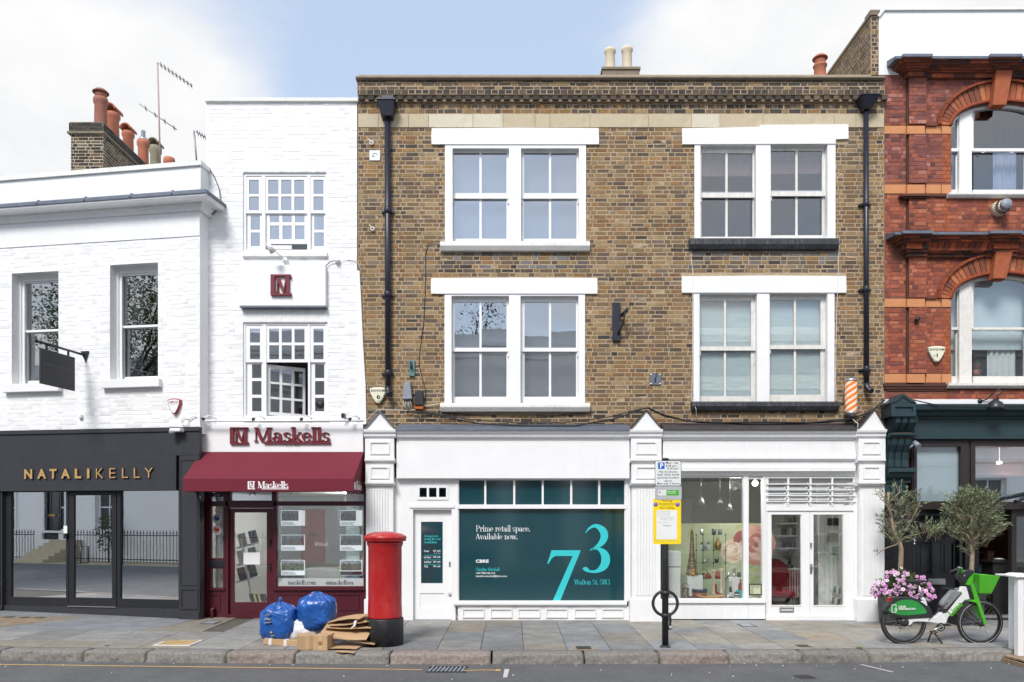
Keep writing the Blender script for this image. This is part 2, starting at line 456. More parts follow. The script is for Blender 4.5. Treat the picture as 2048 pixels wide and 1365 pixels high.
K['post_grey']=mat('black_post_paint',(0.028,0.029,0.033),0.45,0.15,9,bump=0.1)
K['sign_white']=mat('white_sign_sheet',(0.74,0.76,0.76),0.4,0.02,3)
K['sign_grey']=mat('grey_sign_back',(0.45,0.47,0.48),0.5,0.05,3)
K['sign_yellow']=mat('yellow_notice',srgb(245,214,35),0.45,0.03,3)
K['sign_blue']=mat('blue_print',srgb(20,95,190),0.4,0.02)
K['paper']=mat('paper',(0.78,0.79,0.79),0.7,0.04,6)
K['wood']=mat('decking_wood',srgb(158,134,108),0.8,0.2,6,bump=0.4,bscale=50)
K['bark']=mat('olive_bark',srgb(148,132,112),0.9,0.22,14,bump=0.8,bscale=60)
K['tree_bark']=mat('dark_bark',(0.05,0.04,0.03),0.9,0.22,14)
K['leaf']=mat('olive_leaf',(1,1,1),0.55,0.1,9,attr=True,spec=0.35)
K['petal']=mat('pink_petal',(1,1,1),0.6,0.05,9,attr=True)
K['paint']=mat('painted_things',(1,1,1),0.5,0.08,9,attr=True)
K['gloss']=mat('glazed_things',(1,1,1),0.15,0.05,9,attr=True,coat=0.5)
K['brass']=mat('old_brass',srgb(170,140,84),0.35,0.15,12,metal=0.85)
K['skin']=mat('skin',srgb(205,150,125),0.6,0.05,9)
K['hair']=mat('brown_hair',srgb(92,56,36),0.6,0.2,20)
K['cloth_blue']=mat('blue_cloth',srgb(70,100,140),0.8,0.1,9)
K['lamp_on']=mat('lit_lamp',(1,0.96,0.88),0.5,0,emit=2.5)
K['terrace']=mat('terrace_stucco',(0.88,0.875,0.86),0.8,0.02,1,dirt=.1,dcol=(.5,.5,.48),dscale=(4,4,.6))
K['pink_door']=mat('pink_door_paint',srgb(236,150,150),0.4,0.03,3)

def bag_mat(name,c,tr):
    m=mat(name,c,0.33,0.2,5,bump=0.8,bscale=11,spec=0.5,coat=0.1)
    n=m.node_tree.nodes
    nb=[q for q in n if q.type == 'BUMP'][0]; nb.inputs['Distance'].default_value=0.016
    hn=nb.inputs['Height'].links[0].from_node; hn.inputs['Distortion'].default_value=0.8; hn.inputs['Detail'].default_value=2; hn.inputs['Scale'].default_value=8
    return m
K['bag_blue']=bag_mat('blue_plastic_bag',(0.012,0.085,0.34),0.0)
K['bag_white']=bag_mat('white_plastic_bag',(0.74,0.76,0.82),0.0)

# ------------------------------------------------------------------ lettering
GL={  # stroke glyphs: S stem, D slanted, H hairline, A arc, O dot; cap height 1, x-height 0.66
 'M': (1.2,'S.13,0,1,bt,n;D.16,1,.55,0,T;D.55,0,.9,1,t;S.98,0,1,bt'),'a': (.7,'A.25,.19,.19,.19,0,360;S.49,0,.46,b;A.29,.44,.2,.22,0,150;O.13,.5,.07'),
 's': (.52,'A.24,.5,.17,.16,20,268;A.24,.17,.19,.17,92,-160'),'k': (.7,'S.15,0,1.03,bl;D.2,.26,.52,.62,t;D.29,.38,.58,.02,T;H.42,.7,.02;H.4,.64,.64'),
 'e': (.6,'A.28,.33,.23,.33,8,325;H.06,.51,.36'),'l': (.33,'S.16,0,1.03,bl'),'i': (.33,'S.16,0,.66,bl;O.16,.9,.1'),
 'r': (.53,'S.16,0,.66,bl;A.34,.44,.16,.2,60,170;O.44,.54,.085'),'m': (1.07,'S.16,0,.66,bl;A.34,.42,.18,.24,0,180;S.53,0,.46,b;A.71,.42,.18,.24,0,180;S.9,0,.46,b'),
 'n': (.7,'S.16,0,.66,bl;A.34,.42,.18,.24,0,180;S.53,0,.46,b'),'u': (.72,'S.16,.2,.66,l;A.34,.22,.18,.22,180,360;S.53,0,.66,bl'),
 'p': (.68,'S.16,-.3,.66,bl;A.37,.33,.21,.33,-165,165'),'d': (.7,'S.52,0,1.03,bl;A.28,.33,.21,.33,15,345'),'b': (.68,'S.16,0,1.03,l;A.37,.33,.21,.33,-165,165'),
 'h': (.7,'S.16,0,1.03,bl;A.34,.42,.18,.24,0,180;S.53,0,.46,b'),'t': (.43,'S.2,.06,.84,;H.04,.4,.64;A.31,.1,.1,.1,180,310'),
 'c': (.56,'A.29,.33,.23,.33,40,322;O.44,.5,.08'),'o': (.62,'A.3,.33,.24,.33,0,360'),'v': (.6,'D.07,.66,.31,0,T;D.31,0,.52,.66,t;H0,.2,.65;H.42,.6,.65'),
 'w': (.94,'D.07,.66,.28,0,T;D.28,0,.46,.66,t;D.46,.66,.68,0,T;D.68,0,.86,.66,t;H0,.2,.65;H.76,.94,.65'),'g': (.62,'A.28,.42,.2,.24,0,360;A.28,-.08,.24,.17,0,360;H.4,.6,.62'),
 'f': (.42,'S.18,0,.85,b;A.3,.83,.12,.18,30,180;H.03,.38,.64'),'P': (.78,'S.18,0,1,bt;A.42,.74,.27,.26,-90,90;H.18,.43,.99;H.18,.43,.49'),
 'A': (.82,'D.06,0,.38,1,t;D.38,1,.72,0,T;H.17,.58,.34;H0,.2,.015;H.58,.84,.015'),'W': (1.14,'D.06,1,.34,0,T;D.34,0,.56,1,t;D.56,1,.85,0,T;D.85,0,1.06,1,t;H0,.22,.985;H.95,1.14,.985'),
 'S': (.66,'A.32,.74,.21,.26,25,268;A.32,.25,.25,.25,92,-160'),'C': (.86,'A.45,.5,.37,.5,40,320;D.74,.68,.76,.98,t'),'T': (.82,'S.41,0,1,b;H.05,.77,.985;D.06,.75,.06,1,t;D.76,.75,.76,1,t'),
 'E': (.76,'S.18,0,1,bt;H.18,.66,.985;H.18,.68,.015;H.18,.5,.5'),'G': (.9,'A.45,.5,.37,.5,40,330;S.76,.05,.45,'),'1': (.46,'S.24,0,1,b;D.08,.84,.22,.98,t'),
 '9': (.6,'A.29,.67,.22,.33,0,360;A.27,.45,.25,.45,-110,10'),'6': (.6,'A.31,.33,.22,.33,0,360;A.33,.55,.25,.45,70,190'),'5': (.58,'D.17,.55,.2,1,t;H.18,.52,.97;A.27,.31,.25,.31,125,-150'),
 '3': (.58,'A.27,.75,.19,.25,150,-90;A.26,.26,.24,.26,90,-160'),'7': (.58,'H.05,.55,.98;D.54,.98,.24,0,T'),'@': (.95,'A.45,.3,.4,.42,-50,300;A.42,.3,.17,.2,0,360;D.62,.5,.58,.15,t'),
 '.': (.27,'O.13,.08,.09'),',': (.27,'O.13,.08,.09;D.16,.06,.08,-.14,t'),' ': (.36,''),
}

def glyph_polys(ch,T,t):
    out=[]
    adv,spec=GL.get(ch,GL['o'])
    for st in filter(None,spec.split(';')):
        k,a=st[0],st[1:].split(',')
        f=[float(x) if x and x.lstrip('-').replace('.','',1).isdigit() else x for x in a]
        if k == 'S':
            w=t if len(f)>4 and f[4] == 'n' else T
            out.append([(f[0]-w/2,f[1]),(f[0]+w/2,f[1]),(f[0]+w/2,f[2]),(f[0]-w/2,f[2])])
            fl=f[3] if len(f)>3 and isinstance(f[3],str) else ''
            for c,y in (('b',f[1]),('t',f[2]-t)):
                if c in fl: out.append([(f[0]-w/2-.1,y),(f[0]+w/2+.1,y),(f[0]+w/2+.1,y+t),(f[0]-w/2-.1,y+t)])
            if 'l' in fl: out.append([(f[0]-w/2-.11,f[2]-t*1.3),(f[0],f[2]-t*1.5),(f[0],f[2]),(f[0]-w/2-.11,f[2]-t*.4)])
        elif k == 'D':
            w=(T if f[4] == 'T' else t)/2*(1.12 if f[4] == 'T' else 1.1)
            out.append([(f[0]-w,f[1]),(f[0]+w,f[1]),(f[2]+w,f[3]),(f[2]-w,f[3])])
        elif k == 'H':
            out.append([(f[0],f[2]-t/2),(f[1],f[2]-t/2),(f[1],f[2]+t/2),(f[0],f[2]+t/2)])
        elif k == 'O':
            out.append([(f[0]+f[2]*cos(q*pi/5),f[1]+f[2]*sin(q*pi/5)) for q in range(10)])
        elif k == 'A':
            cx,cy,rx,ry,a0,a1=f
            n=max(6,int(abs(a1-a0)/18))
            pr=None
            for i in range(n+1):
                q=radians(a0+(a1-a0)*i/n)
                m=abs(cos(q))
                if ch in 'sS35': m=max(m,.75*abs(sin(q+(.5 if cy>.4 else -.5))) if False else m)
                w=t+(T-t)*m ** 1.3
                c,s_=cos(q),sin(q)
                p_in,p_out=(cx+(rx-w/2)*c,cy+(ry-w/4-t/4)*s_),(cx+(rx+w/2)*c,cy+(ry+0.0)*s_)
                if pr: out.append([pr[0],pr[1],p_out,p_in])
                pr=(p_in,p_out)
    return out,adv

def serif_polys(text,T=.15,t=.04,track=0.0):
    x,out=0,[]
    for ch in text:
        ps,adv=glyph_polys(ch,T,t)
        out += [[(a+x,b) for a,b in p] for p in ps]
        x += adv+track
    return out

def text_mesh(s,bold=0.0):
    c=bpy.data.curves.new('t','FONT'); c.body=s; c.size=1; c.offset=bold; c.resolution_u=3
    o=bpy.data.objects.new('t',c)
    me=bpy.data.meshes.new_from_object(o)
    vs=[(v.co.x,v.co.y) for v in me.vertices]; fs=[list(p.vertices) for p in me.polygons]
    bpy.data.objects.remove(o); bpy.data.curves.remove(c); bpy.data.meshes.remove(me)
    return vs,fs

def put_polys(mb,polys,px0,px1,py0,py1,d,th=0.002):
    """fit flat outlines to the measured rectangle on plane depth d, as slabs of thickness th standing proud of it"""
    xs=[q[0] for p in polys for q in p]; ys=[q[1] for p in polys for q in p]
    a,b=mb.pl.at(px0,py1,d),mb.pl.at(px1,py0,d)
    sx,sz=(b.x-a.x)/(max(xs)-min(xs)),(b.z-a.z)/(max(ys)-min(ys))
    for i,p in enumerate(polys):
        mb.prism([(a.x+(x-min(xs))*sx,a.z+(y-min(ys))*sz) for x,y in p],d-th-0.0001*(i % 7),d+0.0005*0)
    return mb

def serif(par,name,text,rect,d,m,pl=P0,T=.15,t=.04,th=0.002,track=0.0):
    mb=MB(pl); put_polys(mb,serif_polys(text,T,t,track),*rect,d,th)
    return mb.build(name,m,par)

def sans(par,name,text,rect,d,m,pl=P0,th=0.0015,bold=0.0,mb=None):
    vs,fs=text_mesh(text,bold)
    own=mb is None
    if own: mb=MB(pl)
    xs=[v[0] for v in vs]; ys=[v[1] for v in vs]
    a,b=pl.at(rect[0],rect[3],d),pl.at(rect[1],rect[2],d)
    sx,sz=(b.x-a.x)/(max(xs)-min(xs)),(b.z-a.z)/(max(ys)-min(ys))
    n=len(vs)
    q=[(a.x+(x-min(xs))*sx,a.z+(y-min(ys))*sz) for x,y in vs]
    cnt={}
    for f in fs:
        for i in range(len(f)):
            e=(f[i],f[(i+1) % len(f)]); cnt[e]=1
    side=[(e[0],e[0]+n,e[1]+n,e[1]) for e in cnt if (e[1],e[0]) not in cnt]
    mb.add([(x,d-th,z) for x,z in q]+[(x,d,z) for x,z in q],fs+([[s4[3],s4[2],s4[1],s4[0]] for s4 in side] if th>0.004 else []))
    if own: return mb.build(name,m,par)

# ------------------------------------------------------------------ bricks
BR_CACHE={}
def brick_mesh(L,H,c,proud,key,matl,seed,name='brick'):
    k=(round(L,3),round(H,3),key,seed)
    if k in BR_CACHE: return BR_CACHE[k]
    mb=MB(); r=random.Random(seed*77+5)
    mb.cc=c; one_brick(mb,-L/2,L/2,0,H,proud,r)
    me=bpy.data.meshes.new(name); me.from_pydata(mb.v,[],mb.f); me.materials.append(matl)
    at=me.attributes.new('Col','FLOAT_COLOR','FACE'); at.data.foreach_set('color',[x for c3 in mb.c for x in (*c3,1.0)])
    me.update(); BR_CACHE[k]=me
    return me

def one_brick(mb,x0,x1,z0,z1,proud,r,y=0.0,j=0.0022,bev=0.005):
    q=lambda: r.uniform(-j,j)
    cs=[(x0+q(),z0+q()),(x1+q(),z0+q()),(x1+q(),z1+q()),(x0+q(),z1+q())]
    sg=[(1,1),(-1,1),(-1,-1),(1,-1)]
    p=proud+r.uniform(-.003,.002)
    v=[(c[0]+s[0]*bev,y-p+r.uniform(0,.0015),c[1]+s[1]*bev) for c,s in zip(cs,sg)]
    v += [(c[0],y-p+0.004,c[1]) for c in cs]+[(c[0],y+0.012,c[1]) for c in cs]
    mb.add(v,[(0,1,2,3),(4,5,1,0),(5,6,2,1),(6,7,3,2),(7,4,0,3),(8,9,5,4),(9,10,6,5),(10,11,7,6),(11,8,4,7)])

def bricks(par,pl,x0,x1,z0,z1,holes,colfn,matl,y=0.0,L=0.219,H=0.0625,J=0.0135,proud=0.004,nind=300,bond='flemish',seed=1,keep=None,stuff='brickwork'):
    """lay courses over the rectangle; holes are rectangles (x0,x1,z0,z1) or functions (za,zb)->(xa,xb)/None; colfn(x,z,r)->(key,colour)"""
    r=random.Random(seed)
    h=(L-J)/2
    full,rest=[],[]
    n=int((z1-z0)/(H+J)+0.5)
    ch=(z1-z0)/n
    for i in range(n):
        za,zb=z0+i*ch+J/2,z0+(i+1)*ch-J/2
        cuts=[]
        for q in holes:
            if callable(q):
                w=q(za,zb)
                if w: cuts.append(w)
            elif q[2]<zb-0.01 and q[3]>za+0.01:
                cuts.append((q[0],q[1]))
        x=x0+J/2-(0 if i % 2 else (L*0.75 if bond == 'flemish' else L/2))-r.uniform(0,.03)
        k=i
        while x<x1:
            w=(L if k % 2 == 0 or bond == 'stretcher' else h)*r.uniform(.975,1.02)
            k += 1
            segs=[(max(x,x0+J/2),min(x+w,x1-J/2))]
            for a,b in cuts:
                segs=[s for sg in segs for s in ((sg[0],min(sg[1],a-J/2)),(max(sg[0],b+J/2),sg[1])) if s[1]-s[0]>.02]
            for a,b in segs:
                if b-a<.02: continue
                if keep and not keep((a+b)/2,(za+zb)/2): continue
                (full if b-a>L*.9 else rest).append((a,b,za,zb))
            x += w+J
    r.shuffle(full)
    mb=MB(pl)
    for a,b,za,zb in full[:nind]:
        xm,zm=(a+b)/2,za
        key,c=colfn(xm,zm,r)
        sd=r.randrange(3)
        me=brick_mesh(round((b-a)/.006)*.006,ch-J,c,proud,(key,matl.name),matl,sd)
        o=bpy.data.objects.new('brick',me)
        link(o,par,pl.M @ Vector((xm,y,zm)))
        if pl.ang: o.rotation_euler.z=pl.ang
    for a,b,za,zb in full[nind:]+rest:
        key,c=colfn((a+b)/2,za,r)
        f=r.uniform(.86,1.14)
        mb.cc=(c[0]*f,c[1]*f,c[2]*f)
        one_brick(mb,a,b,za,zb,proud,r,y)
    o=mb.build(stuff,matl,par)
    if o: o['kind']='stuff'
    return o

STOCK=[srgb(*c) for c in ((150,128,92),(136,113,82),(122,102,78),(110,94,76),(94,83,75),(82,76,74),(150,116,76),(130,116,100),(110,101,94),(158,138,104),(132,98,68))]
STOCK=[tuple(.72*a+.28*b for a,b in zip(c,srgb(126,102,78))) for c in STOCK]
RED=[srgb(*c) for c in ((164,94,72),(152,84,66),(172,102,78),(140,80,68),(126,74,66),(178,112,86),(108,68,62))]
PURPLE=[srgb(*c) for c in ((142,90,82),(128,80,76),(118,74,72),(166,114,104),(150,88,76),(104,68,68),(156,92,74))]
SOOTY=[srgb(*c) for c in ((76,70,65),(86,78,70),(98,87,75),(68,65,63),(110,96,80))]

def pane(par,pl,px0,px1,py0,py1,d,m,th=0.004,name='pane'):
    mb=MB(pl); mb.pb(px0,px1,py0,py1,d,d+th)
    o=mb.build(name,m,par)
    if m.name in ('window_glass','bright_reflecting_glass','dim_glass'):          # no two old panes hang quite alike
        o.rotation_euler=(radians(R.uniform(-.35,.35)),0,radians(R.uniform(-.35,.35)))
    return o

def room(par,pl,px0,px1,py0,py1,d0,d1,wall,floor=None,name='interior',back=None):
    """an open-fronted box behind a window"""
    a,b=pl.at(px0,py1,d0),pl.at(px1,py0,d0)
    mb=MB(pl)
    x0,x1,z0,z1=a.x,b.x,a.z,b.z
    t=.03
    mb.m=2; mb.box(x0,x1,d1,d1+t,z0,z1)
    mb.m=0
    mb.box(x0-t,x0,d0,d1,z0,z1); mb.box(x1,x1+t,d0,d1,z0,z1)
    mb.box(x0,x1,d0,d1,z1,z1+t)
    mb.m=1; mb.box(x0,x1,d0,d1,z0-t,z0)
    return mb.build(name,[wall,floor or wall,back or wall],par)

# ------------------------------------------------------------------ ground, road, kerb, pavement
def z_kerb(x): return -0.035+0.05*(min(max(x,-12),12)/7) ** 2
def z_front(x): return 0.018*max(0.0,-2.5-max(x,-14))
def z_pave(x,y): 
    t=min(max((y+3.0)/3.0,0),1.1)
    return z_kerb(x)*(1-t)+z_front(x)*t
def z_road(x,y): return z_kerb(x)-0.142+0.018*min(max(-3.4-y,0),4.5)
def on_road(px,py):
    z=-0.17
    for _ in range(4):
        d=F*(EYE-z)/(py-HY); x=(px-CX)*d/F; z=z_road(x,d+CAMY)
    return Vector((x,d+CAMY,z))
def on_pave(px,py):
    z=0
    for _ in range(4):
        d=F*(EYE-z)/(py-HY); x=(px-CX)*d/F; z=z_pave(x,d+CAMY)
    return Vector((x,d+CAMY,z))

mb=MB(); mb.add([(-300,-300,-.6),(300,-300,-.6),(300,300,-.6),(-300,300,-.6)],[(0,1,2,3)])
tag(mb.build('ground',K['asphalt']),kind='structure')
mb=MB(); mb.smooth=True
xs=[-60,-40,-25]+[i for i in range(-16,17)]+[25,40,60]
ys=[-12.2,-10,-8,-6.5,-5.5,-4.6,-4,-3.6,-3.28]
mb.add([(x,y,z_road(x,y)) for y in ys for x in xs],[(j*len(xs)+i,j*len(xs)+i+1,(j+1)*len(xs)+i+1,(j+1)*len(xs)+i) for j in range(len(ys)-1) for i in range(len(xs)-1)])
road=tag(mb.build('road',K['asphalt']),kind='structure')

def road_strip(pts,w,m,name,lift=0.004):
    """painted strip along picture points, w metres wide"""
    q=[on_road(*p) for p in pts]
    mb=MB(); vs=[]; r=random.Random(len(pts)+int(q[0].x*10))
    for i,p in enumerate(q):
        t=(q[min(i+1,len(q)-1)]-q[max(i-1,0)]); t.z=0; t.normalize()
        nrm=Vector((-t.y,t.x,0))*w/2
        for sgn in (-1,1):
            v=p+nrm*sgn*r.uniform(.88,1.08); vs.append((v.x,v.y,z_road(v.x,v.y)+lift))
    mb.add(vs,[(2*i,2*i+2,2*i+3,2*i+1) for i in range(len(q)-1)])
    mb.f=[f[::-1] for f in mb.f]
    return mb.build(name,m,road)
road_strip([(-80,1328.5),(0,1330),(100,1331),(200,1332.3),(300,1333.5),(400,1334.8),(500,1336),(600,1337.2),(700,1338.5),(845,1340.5)],.05,K['yellow_line'],'yellow_line')
road_strip([(926,1342.5),(960,1340.8),(998,1341.3)],.045,K['yellow_line'],'yellow_line')
road_strip([(991,1341.3),(1001,1341.3)],.12,K['yellow_line'],'yellow_line')
road_strip([(1014,1339),(1010,1356)],.06,K['white_line'],'white_marking')
road_strip([(1721,1329.5),(1752,1337),(1785,1345)],.045,K['white_line'],'white_marking')
road_strip([(1600,1351),(1620,1358)],.22,K['cable'],'tar_patch',.003)

# drain: frame with slanted bars over a dark pit
a,b=on_road(856,1344),on_road(926,1344)
y0,y1=on_road(890,1345).y,on_road(890,1336.5).y
zr=z_road((a.x+b.x)/2,y0)
drain=thing('drain_grating','dark iron drain grating with slanted bars in the gutter beside the yellow line','drain',((a.x+b.x)/2,(y0+y1)/2,zr))
mb=MB(); mb.add([(a.x,y0,zr+.004),(b.x,y0,zr+.004),(b.x,y1,zr+.004),(a.x,y1,zr+.004)],[(0,1,2,3)])
mb.build('pit',K['cable'],drain)
for k in range(9):
    mb=MB(); x=a.x+(b.x-a.x)*k/8.6
    w=.022
    mb.add([(x,y0,zr+.012),(x+w,y0,zr+.012),(x+w+.03,y1,zr+.012),(x+.03,y1,zr+.012),(x,y0,zr),(x+w,y0,zr),(x+w+.03,y1,zr),(x+.03,y1,zr)],
           [(0,1,2,3),(4,5,1,0),(5,6,2,1),(6,7,3,2),(7,4,0,3)])
    mb.build('grate_bar',K['alu'],drain)
mb=MB(); mb.box(a.x-.02,b.x+.05,y0-.02,y0-.001,zr,zr+.013); mb.box(a.x-.02,b.x+.05,y1+.001,y1+.02,zr,zr+.013)
mb.build('frame',K['post_black'],drain)

# pavement: slabs on a bed
mb=MB(); mb.smooth=True
xs=[-60,-40,-25]+[i*.8 for i in range(-20,21)]+[25,40,60]
ys=[-2.99,-2,-1,0,.9]
mb.add([(x,y,z_pave(x,y)-.012) for y in ys for x in xs],[(j*len(xs)+i,j*len(xs)+i+1,(j+1)*len(xs)+i+1,(j+1)*len(xs)+i) for j in range(len(ys)-1) for i in range(len(xs)-1)])
pavement=tag(mb.build('pavement',K['paving_bed']),kind='structure')
r=random.Random(5)
SLAB=[srgb(*c) for c in ((132,131,129),(126,127,128),(138,136,132),(129,130,131),(134,129,121),(138,130,118),(123,121,118))]
SLAB_R=[srgb(*c) for c in ((146,143,138),(138,139,139),(150,144,134),(148,138,122),(143,143,141),(140,134,124),(133,135,137))]
def slab(x0,x1,y0,y1,c,name='paving_slab',h=0.0,m='pavement',skew=None):
    mb=MB(); mb.cc=c; j=.004; bev=.005; hz=r.uniform(0,.003)+h
    nx=max(1,int((x1-x0)/.5)); vs=[]
    cs=[(x0+j,y0+j),(x1-j,y0+j),(x1-j,y1-j),(x0+j,y1-j)]
    sg=[(1,1),(-1,1),(-1,-1),(1,-1)]
    vs=[(p[0]+s[0]*bev,p[1]+s[1]*bev,z_pave(*p)+hz) for p,s in zip(cs,sg)]+[(p[0],p[1],z_pave(*p)+hz-.004) for p in cs]+[(p[0],p[1],z_pave(*p)-.012) for p in cs]
    mb.add(vs,[(0,1,2,3),(4,5,1,0),(5,6,2,1),(6,7,3,2),(7,4,0,3),(8,9,5,4),(9,10,6,5),(10,11,7,6),(11,8,4,7)])
    return mb.build(name,K[m],pavement)
x=-11.2
while x<10.4:
    w=.625 if x>-1.5 else r.choice((.62,.7,.78))
    y=-3.0
    while y<0.45:
        L=r.choice((.55,.62,.7,.85,1.0)) if y>-2.6 else r.choice((.5,.75,.62))
        y2=min(y+L,.5)
        if y2>.2: y2=.5
        if x<-5.0 and y>-1.62: break
        if x<-5.0 and y2>-1.55: y2=-1.55
        pal=SLAB_R if x>1.6 else SLAB
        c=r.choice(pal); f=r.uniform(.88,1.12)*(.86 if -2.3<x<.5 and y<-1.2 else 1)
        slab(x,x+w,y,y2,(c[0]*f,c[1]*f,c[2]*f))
        y=y2
    x += w
# smooth concrete in front of the dark shop, brown cellar light with rows of dark glass, brown concrete patch
def flat_patch(pts,c,name,h=.002):
    mb=MB(); mb.cc=c; n=len(pts)
    mb.add([(p[0],p[1],z_pave(*p)+h) for p in pts]+[(p[0],p[1],z_pave(*p)-.012) for p in pts],[list(range(n))]+[(i+n,(i+1) % n+n,(i+1) % n,i) for i in range(n)])
    return mb.build(name,K['pavement'],pavement)
flat_patch([(-8.35,-1.54),(-6.05,-1.54),(-5.75,-.9),(-5.45,.55),(-11.2,.55),(-11.2,-.25),(-7.55,-.25)],srgb(124,126,130),'concrete_patch')
flat_patch([(-6.04,-1.54),(-5.0,-1.54),(-5.0,.4),(-5.44,.55),(-5.74,-.9)],srgb(130,123,113),'concrete_patch')
cl=flat_patch([(-11.2,-1.54),(-8.36,-1.54),(-7.56,-.255),(-11.2,-.255)],srgb(130,118,102),'cellar_light')
for i in range(3):
    for k in range(11):
        x,y=-11.1+k*.27+i*.05,-.42-i*.25
        if x>-8.1: continue
        mb=MB(); mb.box(x,x+.16,y-.07,y+.05,z_pave(x,y)-.005,z_pave(x,y)+(.004 if i else .005))
        mb.build('glass_block',K['post_black'] if i == 0 else K['card_in'],cl)
def cover(px0,px1,py0,py1,m,label,frame=None,name='utility_cover'):
    a,b,c=on_pave(px0,py1),on_pave(px1,py1),on_pave((px0+px1)/2,py0)
    z=z_pave((a.x+b.x)/2,(a.y+c.y)/2)+.004
    t=thing(name,label,'cover',((a.x+b.x)/2,(a.y+c.y)/2,z))
    mb=MB(); mb.box(a.x,b.x,a.y,c.y,z-.012,z+.004); mb.build('lid',m,t)
    mb=MB(); w=.035
    mb.box(a.x-w,b.x+w,a.y-w,a.y-.001,z-.012,z+.002); mb.box(a.x-w,b.x+w,c.y+.001,c.y+w,z-.012,z+.002)
    mb.box(a.x-w,a.x-.001,a.y,c.y,z-.012,z+.002); mb.box(b.x+.001,b.x+w,a.y,c.y,z-.012,z+.002)
    mb.build('frame',frame or K['paving_bed'],t)
cover(312,378,1281,1291,mat('yellowed_cover',srgb(172,144,98),.8,.2,8,dirt=.6,dcol=srgb(150,120,80)),'worn yellow square cover set in the pavement near the kerb',K['tape'])
cover(404,428,1243,1248,K['alu'],'small blue grey cover in the pavement by the burgundy shopfront')
cover(1154,1184,1293.5,1300,K['bike_dark'],'small black cover in the pavement between the pillar box and the sign post',K['wood'])
cover(1488,1510,1249,1254,K['alu'],'grey rusty cover in the pavement in front of the white double doors')
cover(1602,1618,1291,1294.5,K['bike_dark'],'tiny dark cover in the pavement near the kerb left of the bicycle')

# granite kerb stones
kerb=thing('kerb',None,None,(0,-3.2,-.2),kind='structure')
mb=MB(); mb.box(-60,60,-3.34,-2.995,-.5,-.20); mb.build('footing',K['paving_bed'],kerb)
KX=[-13.6,-12.5,-11.3,-10.1,-8.9,-8.1]+[(p-CX)/144.0 for p in (1,167,292,452,590,779,983,1169,1319,1458,1607,1740,1887,2030,2180)]+[9.2,10.4,11.6,12.8]
KC=[srgb(*c) for c in ((150,146,140),(156,144,136),(148,146,143),(156,151,144),(158,145,136))]
for i in range(len(KX)-1):
    x0,x1=KX[i]+.009,KX[i+1]-.009
    mb=MB(); mb.smooth=True
    c=r.choice(KC); f=r.uniform(.62,.82); mb.cc=(c[0]*f,c[1]*f,c[2]*f)
    nx=22; prof=[(-2.998,-.015),(-3.0,.0),(-3.1,.001),(-3.2,0.0),(-3.285,-.002),(-3.312,-.010),(-3.322,-.030),(-3.325,-.065),(-3.33,-.095),(-3.335,-.125),(-3.34,-.19)]
    vs=[]
    for k in range(nx+1):
        x=x0+(x1-x0)*k/nx
        e=min(k,nx-k)
        for y,z in prof:
            p=Vector((x,y,z)); rough=.026 if z<-.02 else .005
            d=noise.noise(p*11)*rough+noise.noise(p*27)*rough*.7
            vs.append((x+(0.0 if e else (.006 if k == 0 else -.006)),y-d+(.012 if e == 0 and z>-.1 else 0),z_kerb(x)+z+(d*.4 if y>-3.3 else 0)-(.008 if e == 0 else 0)))
    m_=len(prof)
    mb.add(vs,[(k*m_+j,k*m_+j+1,(k+1)*m_+j+1,(k+1)*m_+j) for k in range(nx) for j in range(m_-1)]+[list(range(m_))[::-1],[nx*m_+j for j in range(m_)]])
    mb.f=[f_[::-1] for f_ in mb.f]
    mb.build('kerb_stone',K['kerb'],kerb)
# specks of litter on the road and in the gutter
mb=MB()
for _ in range(42):
    px,py=r.uniform(0,2048),r.choice((r.uniform(1328,1334),r.uniform(1328,1362)))
    p=on_road(px,py)
    if p.y>-3.36: continue
    s_=r.uniform(.003,.009); a=r.uniform(0,6)
    mb.obox(p+Vector((0,0,.006)),(cos(a),sin(a),0),(-sin(a),cos(a),0),(0,0,1),s_*r.uniform(.6,1.6),s_,.003)
tag(mb.build('litter',K['paper']),kind='stuff')
# small weeds in the gutter joint
mb=MB()
for px,py in ((978,1327),(982,1328),(1655,1300),(1716,1297),(1720,1298),(215,1293)):
    p=on_pave(px,py) if py<1310 else on_road(px,py)
    for _ in range(14):
        a,L=r.uniform(0,6.3),r.uniform(.015,.04)
        q=p+Vector((r.uniform(-.03,.03),r.uniform(-.01,.01),0))
        w=Vector((-sin(a),cos(a),0))*.005
        mb.cc=(.07,.12,.03); t=q+Vector((cos(a)*L*.7,sin(a)*L*.7,L))
        mb.add([q-w,q+w,t],[(0,1,2)])
tag(mb.build('weeds',K['leaf']),kind='stuff')

# ------------------------------------------------------------------ foliage helper
def leaf_quad(mb,p,d,L,w,r):
    d=d.normalized(); s=d.cross(Vector((r.uniform(-1,1),r.uniform(-1,1),r.uniform(-1,1)))).normalized()*w
    n_=d.cross(s).normalized()*(L*.12)
    mb.add([p,p+d*L*.5+s+n_,p+d*L,p+d*L*.5-s+n_],[(0,1,2,3)])
def rvec(r):
    while True:
        v=Vector((r.uniform(-1,1),r.uniform(-1,1),r.uniform(-1,1)))
        if .05<v.length<1: return v

